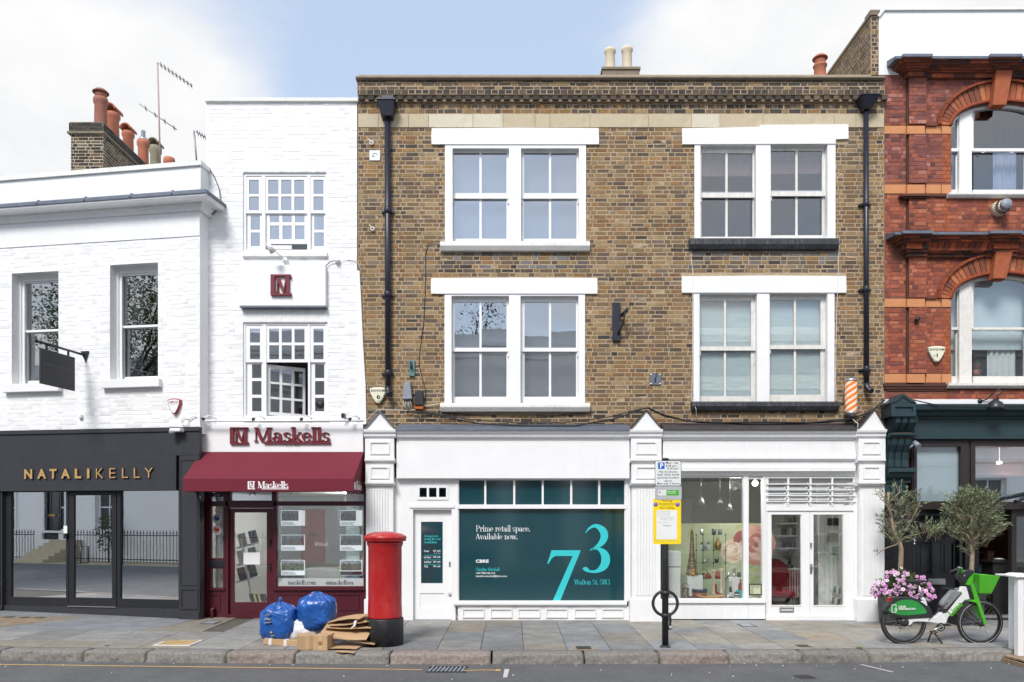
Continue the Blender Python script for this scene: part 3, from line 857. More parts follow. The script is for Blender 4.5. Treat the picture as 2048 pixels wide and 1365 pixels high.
# ------------------------------------------------------------------ the other side of the street (seen in the window panes)
opp=thing('white_terrace','white stucco terrace across the street, seen only as reflections in the shop windows','building',(-5,-15.6,-.03))
YO=-15.6
holes,wins=[],[]
for i in range(-12,9):
    x=i*3.0+.4
    shop=-6.2<x<12.4
    if abs(x+5.6)>.5 or True:
        wins.append((x-.55,x+.55,4.7,6.6))
        if not shop and i % 4 != 1: wins.append((x-.6,x+.6,1.3,3.4))
wins=[w for w in wins if not (w[2]<4 and -8.6<w[0]<-5.6)]
door_h=[(-7.95,-7.0,-.03,2.05),(-27.4,-26.4,.9,3.2),(12.6,13.6,.1,2.4)]
mb=MB(); mb.holed(-38,28,-.03,8.3,wins+door_h+[(-5.4,12.2,-.03,3.6)],YO-.3,YO)
mb.build('wall',K['terrace'],opp)
mb=MB(); mb.box(-38,28,YO-.3,YO+.22,8.3,8.45); mb.box(-38,28,YO-.3,YO+.12,8.1,8.3-.002); mb.box(-38,28,YO,YO+.06,4.0,4.15); mb.box(-38,28,YO-.3,YO-.05,8.45,9.0)
mb.build('cornice',K['white'],opp)
mb=MB(); mb.box(-38,28,YO-6,YO-.31,8.0,8.2); mb.box(-38,28,YO-6,YO-5.8,-.03,8.0)
mb.build('roof',K['lead_dark'],opp)
for w in wins:
    mb=MB(); f=.07
    mb.holed(w[0],w[1],w[2],w[3],[(w[0]+f,(w[0]+w[1])/2-.02,w[2]+f,(w[2]+w[3])/2-.03),((w[0]+w[1])/2+.02,w[1]-f,w[2]+f,(w[2]+w[3])/2-.03),
        (w[0]+f,(w[0]+w[1])/2-.02,(w[2]+w[3])/2+.03,w[3]-f),((w[0]+w[1])/2+.02,w[1]-f,(w[2]+w[3])/2+.03,w[3]-f)],YO-.2,YO-.14)
    for a_,b_,c_,e_ in ((w[0]-.12,w[0]-.001,w[2],w[3]),(w[1]+.001,w[1]+.12,w[2],w[3]),(w[0]-.12,w[1]+.12,w[3]+.001,w[3]+.14),(w[0]-.16,w[1]+.16,w[2]-.1,w[2]-.001)):
        mb.box(a_,b_,YO,YO+.07,c_,e_)
    o=mb.build('window',K['white'],opp)
    mb=MB(); mb.box(w[0],w[1],YO-.19,YO-.18,w[2],w[3]); mb.build('pane',K['room_dark'],o)
for k,d in enumerate(door_h):
    mb=MB(); mb.box(d[0],d[1],YO-.2,YO-.12,d[2],d[3])
    for zz0,zz1 in ((.12,.45),(.5,.93)):
        for xx0,xx1 in ((.1,.46),(.54,.9)):
            W_,H_=d[1]-d[0],d[3]-d[2]
            mb.box(d[0]+W_*xx0,d[0]+W_*xx1,YO-.121,YO-.1,d[2]+H_*zz0,d[2]+H_*zz1)
    o=mb.build('door',(K['pink_door'],K['black_door'],K['teal'])[k],opp)
    mb=MB(); mb.box(d[0]+.3,d[1]-.3,YO-.1,YO-.08,d[2]+1.05,d[2]+1.15); mb.build('letterbox',K['brass'],o)
mb=MB(); mb.holed(-5.4,12.2,-.03,3.6,[(-5.0,-3.0,.5,2.6),(-2.4,-.7,.5,2.6),(.3,1.8,0,2.6),(3.0,5.2,.5,2.6),(5.8,7.0,.5,2.6),(8.0,11.6,.4,1.7)],YO-.2,YO-.02); mb.box(-5.5,12.3,YO-.02,YO+.15,2.75,3.65)
o=mb.build('shopfront',mat('dark_teal_front',srgb(30,62,66),.4,.08,4),opp)
mb=MB(); mb.box(-5.3,12.1,YO-.6,YO-.5,0,3.5); mb.build('blind',K['room'],o)
for xa,xb in ((-.62,.22),(1.9,2.9),(-5.4,-5.1)):
    mb=MB(); mb.box(xa,xb,YO-.019,YO+.2,-.03,3.7); mb.build('pilaster',K['white'],o)  # white piers added so that pale bands reflect in the teal window
for k in range(7):
    mb=MB(); mb.box(-26.6+.0,-25.0,YO+.02+k*.0,YO+2.0-k*.28,-.03+k*.133,-.03+(k+1)*.133-.001)
    mb.build('step',K['stone'],opp)
mb=MB(); mb.box(-40,40,-15.59,-12.3,-.25,-.03); tag(mb.build('far_pavement',K['mortar_pale']),kind='structure')
rail=thing('iron_railing','black spiked iron railing across the street, seen only reflected in the dark shop window','railing',(-22,-14.7,-.03))
mb=MB()
for x0,x1 in ((-36,-26.8),(-24.8,-9.0)):
    mb.box(x0,x1,-14.72,-14.69,1.12,1.16); mb.box(x0,x1,-14.72,-14.69,.1,.14)
    x=x0
    while x<x1:
        mb.lathe([(.013,0),(.013,1.22),(.03,1.26),(.0,1.42)],(x,-14.705,-.03),5); x += .17
mb.build('bars',K['black_metal'],rail)['kind']='stuff'
def big_tree(x,y,h,rad,n,seed,label,tint):
    r=random.Random(seed)
    t=thing('street_tree',label,'tree',(x,y,-.03))
    mb=MB(); mb.tube([(x,y,-.03),(x+.1,y,h*.3),(x,y+.1,h*.55)],[.22,.17,.12],9)
    tips=[]
    for k in range(9):
        v=rvec(r).normalized(); v.z=abs(v.z)*.6+.2
        p=Vector((x,y,h*.5)) ; q=p+Vector((v.x*rad,v.y*rad,v.z*h*.45))
        mb.tube([p,p.lerp(q,.5)+rvec(r)*.2,q],[.09,.055,.02],6); tips += [p.lerp(q,.55),p.lerp(q,.8),q]
    mb.build('trunk',K['tree_bark'],t)
    mb=MB()
    for k in range(n):
        c=r.choice(tips)+rvec(r)*rad*.42
        for _ in range(5):
            f=r.uniform(.6,1.5); mb.cc=(tint[0]*f,tint[1]*f,tint[2]*f)
            leaf_quad(mb,c+rvec(r)*.22,rvec(r),r.uniform(.1,.17),.035,r)
    mb.build('crown',K['leaf'],t)
big_tree(-20.8,-13.4,14,3.6,3200,3,'tall leafy tree across the street, seen only reflected in upper sash windows',(.11,.15,.055))
big_tree(-1.9,-19.5,12.5,2.3,700,4,'dark tree behind the terrace across the street, seen only reflected in a middle sash window',(.03,.045,.02))
for i,(x,h) in enumerate(((-30.5,.7),(-23.0,.9),(-17.8,.6),(-14.5,.8))):
    t=thing('wall_shrub',('round green shrub','tall bushy shrub','low clipped shrub','wide loose shrub')[i]+' behind the railing across the street, seen only as a reflection','shrub',(x,-15.1,-.03))
    mb=MB(); rr=random.Random(i)
    for k in range(420):
        f=rr.uniform(.6,1.4); mb.cc=(.07*f,.11*f,.03*f)
        v=rvec(rr); leaf_quad(mb,Vector((x+v.x*.75,-15.1+v.y*.3,1.2+v.z*h)),rvec(rr),.12,.035,rr)
    mb.build('foliage',K['leaf'],t)
    mb=MB(); mb.tube([(x,-15.1,-.03),(x,-15.1,1.1)],.04,6); mb.build('stem',K['tree_bark'],t)

# ------------------------------------------------------------------ the brown brick building with two white shopfronts
X=lambda px: (px-CX)/110.0
Z=lambda py: EYE+(HY-py)/110.0
BC=thing('brick_building','brown brick building with four big white sash windows and two white shopfronts','building',(X(1242),2,0))
UNITS=[  # lintel, surround, openings, glass (x0,x1,top,mid0,mid1,bottom,bar), sill
 dict(k='a',lint=(863,1198,256,289),sur=(890,1172,289,484),ops=((905,1018,297,483),(1042,1158,297,483)),
      gl=((908,1013,306,387,398,478,961),(1048,1153,306,387,398,478,1100)),sill=(880,1180,483,500)),
 dict(k='b',lint=(1365,1697,251,289),sur=(1389,1671,289,477),ops=((1401,1512,291,476),(1541,1655,289,475)),
      gl=((1403,1505,307,386,396,474,1453),(1542,1644,302,383,393,471,1593)),sill=(1380,1679,476,497)),
 dict(k='c',lint=(862,1195,556,588),sur=(889,1170,588,808),ops=((903,1018,592,807),(1041,1157,592,807)),
      gl=((909,1013,605,696,704,794,961),(1049,1152,605,696,704,794,1100)),sill=(880,1180,807,823)),
 dict(k='d',lint=(1364,1693,552,586),sur=(1387,1669,586,806),ops=((1399,1514,588,805),(1539,1655,586,804)),
      gl=((1400,1502,602,694,702,793,1450),(1540,1641,600,691,699,790,1590)),sill=(1384,1680,803,821)),
]
holes=[]
for u in UNITS:
    for q in (u['lint'],u['sur'],u['sill']):
        holes.append((X(q[0])+.012,X(q[1])-.012,Z(q[3]),Z(q[2])))
wx0,wx1=X(716),X(1768.5)
mb=MB()
wall_holes=[(X(u['sur'][0])+.05,X(u['sur'][1])-.05,Z(u['sill'][3]-6),Z(u['lint'][2]+8)) for u in UNITS]
mb.holed(wx0,wx1,Z(862),Z(150),wall_holes,0.0,.28)
mb.box(wx0,wx0+.28,.281,6,-.1,Z(152)); mb.box(wx1-.28,wx1,.281,6,-.1,Z(152)); mb.box(wx0,wx1,6.001,6.2,-.1,Z(152))
mb.box(wx0+.281,wx1-.281,.281,5.99,Z(200),Z(190)); mb.box(wx0+.281,wx1-.281,.281,5.99,Z(545),Z(535)); mb.box(wx0+.281,wx1-.281,.281,5.99,Z(862),Z(852))
wall=mb.build('wall',K['mortar'],BC)
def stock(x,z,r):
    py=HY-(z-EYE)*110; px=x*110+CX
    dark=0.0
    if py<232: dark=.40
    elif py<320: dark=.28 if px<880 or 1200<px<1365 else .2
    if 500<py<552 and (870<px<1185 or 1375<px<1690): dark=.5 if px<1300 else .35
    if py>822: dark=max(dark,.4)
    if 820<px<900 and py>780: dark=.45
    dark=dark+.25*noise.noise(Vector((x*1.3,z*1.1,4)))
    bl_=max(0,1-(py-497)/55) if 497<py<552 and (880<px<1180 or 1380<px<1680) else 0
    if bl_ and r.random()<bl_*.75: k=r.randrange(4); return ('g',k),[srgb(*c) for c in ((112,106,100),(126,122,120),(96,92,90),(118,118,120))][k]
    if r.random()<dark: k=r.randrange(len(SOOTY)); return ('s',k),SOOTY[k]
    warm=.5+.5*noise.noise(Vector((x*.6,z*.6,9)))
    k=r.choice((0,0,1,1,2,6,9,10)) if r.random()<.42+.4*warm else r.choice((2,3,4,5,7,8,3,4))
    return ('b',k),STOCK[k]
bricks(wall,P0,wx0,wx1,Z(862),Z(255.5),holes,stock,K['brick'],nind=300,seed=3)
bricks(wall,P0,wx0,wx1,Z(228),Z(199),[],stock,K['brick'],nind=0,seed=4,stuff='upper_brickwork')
# stone band in blocks
sx=[716,757,817,857,946,1006,1070,1100,1180,1297,1383,1440,1526,1668,1712,1768.5]
for i in range(len(sx)-1):
    mb=MB(); g=.4; mb.pb(sx[i]+g,sx[i+1]-g,228.6,255,-.012-.002*(i % 3),.002)
    mb.build('stone_block',K['stone2'] if i in (12-2,4,3) else K['stone'],wall,bevel=.004)
# cornice
mb=MB()
def pbx(mb,d,d1,*r): mb.pb(*r,d,d1)
cop=MB()
a,b=P0.at(711,158,-.16),P0.at(1771,150,-.16)
cop.profile([(-.13,a.z),(-.165,a.z+.02),(-.165,b.z-.035),(-.12,b.z),(.30,b.z+.03),(.30,a.z)],a.x,b.x)
cop.build('coping',K['coping'],BC)
dz=lambda py,d: P0.at(0,py,d).z
dx=lambda px,d: P0.at(px,0,d).x
mb=MB(); mb.box(dx(714,-.1),dx(1769,-.1),-.095,.0,dz(180,-.1),dz(158,-.1))
mb.box(dx(715,-.1),dx(1769,-.1),-.115,0,dz(190,-.1),dz(180,-.1)-.001); mb.box(dx(716,-.1),dx(1769,-.1),-.05,0,dz(200,-.1),dz(190,-.1)-.001)
cw=mb.build('cornice',K['mortar'],BC)
def sooty(x,z,r):
    if r.random()<.55: k=r.randrange(len(SOOTY)); return ('s',k),SOOTY[k]
    return stock(x,z,r)
def blackish(x,z,r):
    k=r.choice((0,3,0,3,1,2)) if noise.noise(Vector((x*.8,3,1)))>-.25 else r.choice((1,2,4))
    return ('s',k),SOOTY[k]
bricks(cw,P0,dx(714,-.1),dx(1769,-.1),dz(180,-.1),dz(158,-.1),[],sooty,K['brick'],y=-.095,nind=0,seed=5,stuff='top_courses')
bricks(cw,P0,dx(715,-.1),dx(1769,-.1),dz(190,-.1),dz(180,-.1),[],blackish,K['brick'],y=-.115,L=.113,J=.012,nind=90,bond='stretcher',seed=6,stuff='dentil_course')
rr=random.Random(8); x=dx(717,-.1)
rest=MB()
while x<dx(1764,-.1):
    mb=MB(); k,c=blackish(x,0,rr); mb.cc=c
    one_brick(mb,x,x+.105,dz(200,-.1)+.004,dz(190,-.1)-.004,.055,rr,y=-.05,bev=.009)
    mb.build('brick',K['brick'],cw)
    x += .175

# sashes
K['blind_woven']=mat('woven_blind',srgb(150,116,108),.9,.25,5,dirt=.6,dcol=srgb(110,84,84),dscale=(2,2,60))
K['film']=mat('hung_sheet',srgb(190,204,212),.9,.05,4,bump=.5,bscale=9)
K['film_pale']=mat('hem_and_reflection_sheet',srgb(216,226,230),.9,.04,4)
def sheet(par,px0,px1,py0,py1,d,m,name='blind',amp=.006,seed=0,n=14):
    a,b=P0.at(px0,py1,d),P0.at(px1,py0,d)
    mb=MB(); mb.smooth=True
    vs=[(a.x+(b.x-a.x)*i/n,d+amp*noise.noise(Vector((i*.6+seed,j*.5,seed*3.1)))*2,a.z+(b.z-a.z)*j/n) for j in range(n+1) for i in range(n+1)]
    mb.add(vs,[(j*(n+1)+i,j*(n+1)+i+1,(j+1)*(n+1)+i+1,(j+1)*(n+1)+i) for j in range(n) for i in range(n)])
    return mb.build(name,m,par)
def curtain(par,pl,px0,px1,py0,py1,d,m,n=40,folds=9,amp=.03,name='curtain'):
    a,b=pl.at(px0,py1,d),pl.at(px1,py0,d)
    mb=MB(pl); mb.smooth=True
    vs=[(a.x+(b.x-a.x)*i/n,d+amp*sin(i/n*folds*2*pi+.6*sin(i)),z) for z in (a.z,b.z) for i in range(n+1)]
    mb.add(vs,[(i,i+1,n+2+i,n+1+i) for i in range(n)])
    return mb.build(name,m,par)
for u in UNITS:
    old=u['k'] in 'bd'
    pm=K['white'] if not old else K['white']
    fm=K['white_clean'] if not old else K['white_old']
    gm={'a': K['glass_strong'],'b': K['glass_dark'],'c': K['glass_strong'],'d': K['glass_shop']}[u['k']]
    mb=MB(); mb.plate(u['sur'][0],u['sur'][1],u['sur'][2],u['sur'][3],u['ops'],-.022,.085)
    win=mb.build('window',pm,BC)
    mb=MB(); l=u['lint']; q=[P0.at(l[0],l[3],-.04),P0.at(l[1],l[2],-.04)]
    jr=random.Random(ord(u['k']))
    pts=[(l[0],l[3]),(l[0]-.6,(l[2]+l[3])/2),(l[0]+.3,l[2]+1),(l[0]+90,l[2]+.4),((l[0]+l[1])/2,l[2]-.5),(l[1]-80,l[2]),(l[1]-.4,l[2]+.6),(l[1]+.4,l[3]-12),(l[1],l[3])]
    if u['k'] == 'b': pts=[(1365,289),(1364.5,257),(1520,254),(1521,250),(1697,249),(1697.5,278),(1672,279),(1671.5,288)]
    mb.pp(pts,-.04,.1)
    mb.build('lintel',pm,win,bevel=.006)
    s_=u['sill']; a,b=P0.at(s_[0],s_[3],-.12),P0.at(s_[1],s_[2],-.12)
    mb=MB(); mb.profile([(-.075,a.z),(-.125,a.z+.075),(-.125,b.z-.022),(-.105,b.z),(.084,b.z+.012),(.084,a.z)],a.x,b.x)
    mb.build('sill',K['soot'] if old else K['white_stain'],win,bevel=.006)
    for o_,g in zip(u['ops'],u['gl']):
        ext=5
        mb=MB(); mb.plate(o_[0]-ext,o_[1]+ext,o_[2]-4,g[4]-.5,((g[0],g[6]-2.2,g[2],g[3]),(g[6]+2.2,g[1],g[2],g[3])),.088,.128)
        us=mb.build('sash',fm,win)
        mb=MB(); mb.pb(o_[0]-ext,o_[1]+ext,o_[2]-4,o_[2]+6,.0855,.0875); mb.build('box_head',fm,win)
        mb=MB(); mb.plate(o_[0]-ext,o_[1]+ext,g[3]-2,o_[3]+4,((g[0],g[6]-2.2,g[4],g[5]),(g[6]+2.2,g[1],g[4],g[5])),.130,.17)
        ls=mb.build('sash',fm,win)
        for (x0,x1) in ((g[0],g[6]-2.2),(g[6]+2.2,g[1])):
            pane(win,P0,x0-.3,x1+.3,g[2]-.3,g[3]+.3,.105,gm)
            pane(win,P0,x0-.3,x1+.3,g[4]-.3,g[5]+.3,.148,gm)
        # sash horns
        for hx in (o_[0]+1,o_[1]-2):
            mb=MB(); mb.pb(hx-1.2,hx+1.8,g[4]-2,g[4]+9,.10,.1295); mb.build('sash_horn',fm,win)
        if u['k'] == 'b':
            sheet(win,o_[0]-6,o_[1]+6,o_[2]-10,g[2]+46,.22,K['blind_woven'],seed=g[0])
        if u['k'] == 'd':
            for y0,y1,m_ in ((g[2]-6,g[2]+54,'film'),(g[2]+54,g[2]+82,'film_pale'),(g[2]+82,g[3]+4,'film'),(g[4]-6,g[4]+51,'film'),(g[4]+51,g[4]+79,'film_pale'),(g[4]+79,g[5]+8,'film')):
                sheet(win,o_[0]-5,o_[1]+5,y0,y1+.5,.185 if m_ == 'film' else .183,K[m_],'sheet',.004,g[0]+y0)
        if u['k'] in 'ac':
            sheet(win,o_[0]-6,o_[1]+6,o_[2]-10,o_[3]+8,.30 if u['k'] == 'a' else .45,K['blind'],amp=.002,seed=2)
    room(BC,P0,u['sur'][0]-30,u['sur'][1]+30,u['sur'][2]-30,u['sur'][3]+40,.30,3.2,K['room'] if u['k'] != 'b' else K['room_dark'],K['room_floor'])

# rainwater pipes
def downpipe(px,py_top,py_bot,hop,d=-.085,r=.052):
    a,b=P0.at(px,py_top,d),P0.at(px+1,py_bot,d)
    mb=MB(); mb.tube([(a.x,d,a.z+.02),(b.x,d,b.z+.1)],r,12)
    mb.tube([(b.x,d,b.z+.1),(b.x,d-.01,b.z+.03),(b.x+.02,d-.05,b.z-.03),(b.x+.05,d-.10,b.z-.06)],r*1.1,12)
    p=mb.build('rainwater_pipe',K['navy_pipe'],BC)
    for f in (.33,.64,.93):
        z=a.z+(b.z-a.z)*f
        mb=MB(); mb.lathe([(r*1.22,-.05),(r*1.25,0),(r*1.25,.03),(r*1.1,.06)],(a.x+(b.x-a.x)*f,d,z),12); mb.box(a.x-.11,a.x+.11,d+.03,.0,z-.02,z+.015)
        mb.build('collar',K['navy_pipe'],p)
    return p,a
p,a=downpipe(775,243,785,0)
mb=MB()
z0,z1,z2=Z(243),Z(216),Z(203)
mb.add([(a.x-.10,-.2,z0),(a.x+.10,-.2,z0),(a.x+.10,-.01,z0),(a.x-.10,-.01,z0),(a.x-.15,-.27,z1),(a.x+.15,-.27,z1),(a.x+.15,-.01,z1),(a.x-.15,-.01,z1)],
       [(0,1,5,4),(1,2,6,5),(2,3,7,6),(3,0,4,7),(4,5,6,7),(3,2,1,0)])
mb.box(a.x-.17,a.x+.17,-.285,-.012,z1+.001,z1+.035); mb.box(a.x-.1,a.x+.12,-.16,-.02,z1+.036,z2+.03)
mb.build('hopper',K['navy_pipe'],p,bevel=.006)
p,a=downpipe(1732,226,778,0,r=.045)
z0,z1=Z(227),Z(206)
mb=MB(); mb.add([(a.x-.06,-.17,z0),(a.x+.06,-.17,z0),(a.x+.06,-.01,z0),(a.x-.06,-.01,z0),(a.x-.16,-.27,z1),(a.x+.17,-.27,z1),(a.x+.17,-.01,z1),(a.x-.16,-.01,z1)],
       [(0,1,5,4),(1,2,6,5),(2,3,7,6),(3,0,4,7),(4,5,6,7),(3,2,1,0)])
mb.box(a.x-.17,a.x+.18,-.28,-.012,z1+.001,z1+.02)
mb.build('hopper',K['navy_pipe'],p,bevel=.005)
mb=MB(); mb.tube([(a.x+.02,.05,Z(196)),(a.x+.02,-.1,Z(197)),(a.x+.01,-.17,Z(206))],.05,10); mb.build('outlet',K['navy_pipe'],p)

# ------------------------------------------------------------------ shopfront joinery
def recess_panel(mb,px0,px1,py0,py1,d,rim=3.0,dep=.02):
    """raised bead round a sunk field"""
    mb.plate(px0,px1,py0,py1,[(px0+rim,px1-rim,py0+rim,py1-rim)],d-dep,d)
def pilaster(x0,x1,ax,ay,base=1245,lead='lead_dark'):
    W=K['white']
    mb=MB(); d=-.24
    mb.pp([(x0+2,859),(ax,ay+3),(x1-2,859)],d,-.001)
    p=mb.build('pilaster',W,BC)
    mb=MB()
    for (xa,ya,xb,yb) in ((x0-2,860,ax,ay),(ax,ay,x1+2,860)):
        mb.pp([(xa,ya),(xb,yb),(xb,yb+4),(xa+(3 if xa<ax else 0),ya+.5 if xa<ax else ya+4),] if False else [(xa,ya),(xb,yb),(xb,yb+3.2),(xa+(4 if xb == ax else 0),ya+(0 if xb == ax else 3.2))],d-.025,0)
    mb.build('lead_capping',K[lead] if lead in K else W,p)
    mb=MB()
    a,b=P0.at(x0-1,875,-.27),P0.at(x1+1,859,-.27)
    mb.profile([(-.215,a.z),(-.235,a.z+.03),(-.235,a.z+.06),(-.265,a.z+.09),(-.275,b.z-.02),(-.275,b.z),(0,b.z),(0,a.z)],a.x,b.x)
    a,b=P0.at(x0+1,926,-.25),P0.at(x1-1,917,-.25)
    mb.profile([(-.2,a.z),(-.245,a.z+.04),(-.245,b.z),(0,b.z),(0,a.z)],a.x,b.x)
    a,b=P0.at(x0+2,972,-.24),P0.at(x1-2,964,-.24)
    mb.profile([(-.18,a.z),(-.235,a.z+.04),(-.235,b.z),(0,b.z),(0,a.z)],a.x,b.x)
    mb.build('moulding',W,p)
    mb=MB(); mb.pb(x0+2,x1-2,875.2,916.8,-.2,0); mb.pb(x0+3,x1-3,926.2,963.8,-.19,0); mb.pb(x0+4,x1-4,972.2,1199,-.15,0)
    recess_panel(mb,x0+11,x1-11,883,909,-.2005); recess_panel(mb,x0+12,x1-12,933,958,-.1905)
    mb.build('shaft',W,p)
    w=x1-x0-24
    for i in range(7):
        xx=x0+12+w*i/7
        mb=MB(); mb.pb(xx,xx+w/7*.62,979,1192,-.168,-.1495)
        mb.build('reed',W,p,bevel=.008)
    mb=MB(); mb.pb(x0-0,x1+0,1199.3,base,-.2,0); mb.build('plinth',W,p,bevel=.005)
    return p
pilaster(728,790,759,822,lead='lead'); pilaster(1260,1325,1293,819); pilaster(1715,1773,1750,817)
def shop_cornice(x0,x1,y0,y1,ylead,lead):
    a,b=P0.at(x0,y1,-.26),P0.at(x1,y0,-.26)
    mb=MB(); h=b.z-a.z
    mb.profile([(-.15,a.z),(-.17,a.z+h*.2),(-.2,a.z+h*.3),(-.215,a.z+h*.62),(-.25,a.z+h*.75),(-.26,b.z),(0,b.z),(0,a.z)],a.x,b.x)
    o=mb.build('shop_cornice',K['white'],BC)
    mb=MB(); l=P0.at(x0,ylead,-.1)
    mb.profile([(-.275,b.z-.015),(-.275,b.z+.004),(-.02,l.z+.03),(-.008,l.z+.03),(-.008,b.z+.001),(-.262,b.z+.001),(-.262,b.z-.015)],a.x,b.x)
    mb.build('flashing',K[lead],o)
shop_cornice(792,1261,860,879,851,'lead'); shop_cornice(1327,1714,860,879,848,'lead_dark')
# left fascia and frieze
mb=MB(); mb.pb(793,1259,879.3,957,-.14,-.001); mb.build('fascia',K['white_clean'],BC)
mb=MB(); mb.pb(1326,1714,879.3,914,-.13,-.001); mb.pb(1325,1712,922.2,937,-.105,-.001)
a,b=P0.at(1326,922,-.17),P0.at(1712,914,-.17); mb.profile([(-.12,a.z),(-.165,a.z+.035),(-.165,b.z),(0,b.z),(0,a.z)],a.x,b.x)
a,b=P0.at(1326,951,-.17),P0.at(1712,937,-.17); mb.profile([(-.06,a.z),(-.09,a.z+.05),(-.14,a.z+.08),(-.14,b.z-.002),(0,b.z-.002),(0,a.z)],a.x,b.x)
mb.build('fascia',K['white'],BC)

# --- left shop: white door with a teal notice, big teal window
mb=MB(); W=K['white_clean']
mb.plate(788,916,957,1244,[(826,903,1019.5,1246),(837,893,974,998)],-.03,.05)
mb.pb(819,909,1010,1016,-.05,-.0305)
dfr=mb.build('door_frame',W,BC)
mb=MB(); mb.plate(834,896,972,1000,[(839,853.5,976,994.5),(858,873,976,994.5),(878,892,976,994.5)],-.045,-.031); mb.build('toplight',W,dfr)
for x0,x1 in ((838.5,854),(857.5,873.5),(877.5,892.5)): pane(dfr,P0,x0,x1,975.5,995,-.005,K['glass_dark'])
mb=MB(); mb.plate(823,906,1016,1246,[(842,885.5,1044,1167),(840,888.5,1187,1216.5)],.06,.10); mb.pb(838,890,1186,1218,.075,.1)
door=mb.build('door',W,BC)
mb=MB(); mb.pb(898,901,1124,1134,.052,.06); mb.lathe([(.0,0.03),(.03,.02),(.032,0)],P0.at(900,1189,.06)+Vector((0,0,0)),12,'y'); mb.build('lock',K['steel'],door)
mb=MB(); mb.pb(816,906,1239.5,1243,.0,.12); mb.build('threshold',K['alu'],door)
K['teal'].node_tree.nodes['Principled BSDF'].inputs['Coat Weight'].default_value=.75
K['teal'].node_tree.nodes['Principled BSDF'].inputs['Coat Roughness'].default_value=.1
K['teal'].node_tree.nodes['Principled BSDF'].inputs['Coat IOR'].default_value=2.3
pane(door,P0,841.5,886,1043,1168,.07,K['teal'],name='notice_panel')
for i,s_ in enumerate(('Arranged over','ground, first and','second floors.')):
    serif(door,'lettering',s_,(848,848+(29,33,27)[i],1070+i*5.8,1075.6+i*5.8),.0698,K['cyan'],T=.17,t=.07)
mb=MB()
for l_,r_,y in (('Ground','265 sq/ft',1102.5),('1st Floor','238 sq/ft',1115),('2nd Floor','262 sq/ft',1124.5),('TOTAL','765 sq/ft',1133.5)):
    sans(None,'',l_,(848,848+2.0*len(l_)*.82,y-2,y+1.9),.0698,None,bold=.015,mb=mb); sans(None,'',r_,(866,881,y-2,y+1.9),.0698,None,bold=.015,mb=mb)
sans(None,'','About 37 sq/ft',(868,881,1106,1108),.0698,None,mb=mb)
mb.build('lettering',K['print_white'],door)
mb=MB()
for y in (1110.5,1120,1129): mb.pb(848,881,y,y+.6,.068,.0698)
mb.build('rule',K['cyan'],door)
mb=MB()
cols=[918,970.5,1028.5,1085.5,1142.5,1198.5,1249]
hs=[(cols[i]+(2.0 if i else 0),cols[i+1]-(2.0 if i<5 else 0),961,1009.5) for i in range(6)]
mb.plate(911,1261,957,1203.5,hs+[(918,1249,1018,1202)],-.02,.06)
mb.pb(914,1254,1009.7,1017.8,-.05,-.0205); mb.pb(911,916,957,1203,-.04,-.0202); mb.pb(1251,1256,957,1203,-.04,-.0202)
sw=mb.build('shop_window',W,BC)
for h in hs: pane(sw,P0,h[0]-.4,h[1]+.4,960.6,1010,.03,K['teal'])
pane(sw,P0,917.6,1249.4,1017.6,1202.4,.03,K['teal'])
a,b=P0.at(908,1213,-.09),P0.at(1254,1203,-.09)
mb=MB(); mb.profile([(-.06,a.z),(-.095,a.z+.03),(-.095,b.z-.02),(-.03,b.z-.001),(.05,b.z-.001),(.05,a.z)],a.x,b.x); mb.build('sill',W,sw)
mb=MB(); mb.pb(911,1259,1213.2,1246,-.03,.1); sr=mb.build('stall_riser',W,BC)
for x0,x1 in ((925,968),(981,1024),(1036,1080),(1092,1135),(1149,1192),(1204,1247)):
    mb=MB(); recess_panel(mb,x0,x1,1218,1236,-.034,1.8,.02); mb.build('panel',W,sr)
zz4=lambda p: (720+p[0]/2.967,800+p[1]/2.967)
dT=.0298
mb=MB(); mb.pp([zz4(p) for p in ((1110,972),(1124,935),(1136,893),(1308,893),(1308,899),(1188,1192),(1144,1192),(1262,927),(1160,927),(1140,938),(1119,972))],dT-.002,dT)
mb.build('numeral',K['cyan'],sw)
def ribbon(mb,pts,d,th,n=6):
    """a stroke whose width changes along it; pts are (x, y, width) on the photograph"""
    P=[pts[0]]+list(pts)+[pts[-1]]; out=[]
    for i in range(1,len(P)-2):
        for k in range(n):
            t=k/n
            f=lambda a,b,c,e: .5*(2*b+(c-a)*t+(2*a-5*b+4*c-e)*t*t+(3*b-a-3*c+e)*t ** 3)
            out.append([f(P[i-1][j],P[i][j],P[i+1][j],P[i+2][j]) for j in range(3)])
    out.append(list(pts[-1]))
    L,Rr=[],[]
    for i,p in enumerate(out):
        a,b=out[max(i-1,0)],out[min(i+1,len(out)-1)]
        tx,ty=b[0]-a[0],b[1]-a[1]; q=math.hypot(tx,ty) or 1
        L.append((p[0]-ty/q*p[2]/2,p[1]+tx/q*p[2]/2)); Rr.append((p[0]+ty/q*p[2]/2,p[1]-tx/q*p[2]/2))
    for i in range(len(out)-1):
        mb.pp([L[i],L[i+1],Rr[i+1],Rr[i]],d-th-.0001*(i % 3),d)
mb=MB()
f=lambda *p: (*zz4(p[:2]),p[2]/2.967)
ribbon(mb,[f(1339,789,4),f(1362,762,12),f(1400,748,22),f(1440,775,42),f(1450,812,44),f(1432,850,34),f(1398,877,16),f(1364,893,4)],dT,.002)
ribbon(mb,[f(1366,890,4),f(1412,884,16),f(1448,912,44),f(1458,950,52),f(1444,990,44),f(1405,1017,20),f(1362,1018,14),f(1340,1005,26),f(1322,1002,8)],dT,.002)
mb.build('numeral',K['cyan'],sw)
serif(sw,'lettering','Prime retail space.',(952,1060,1051,1067),dT,K['print_white'],T=.115,t=.045)
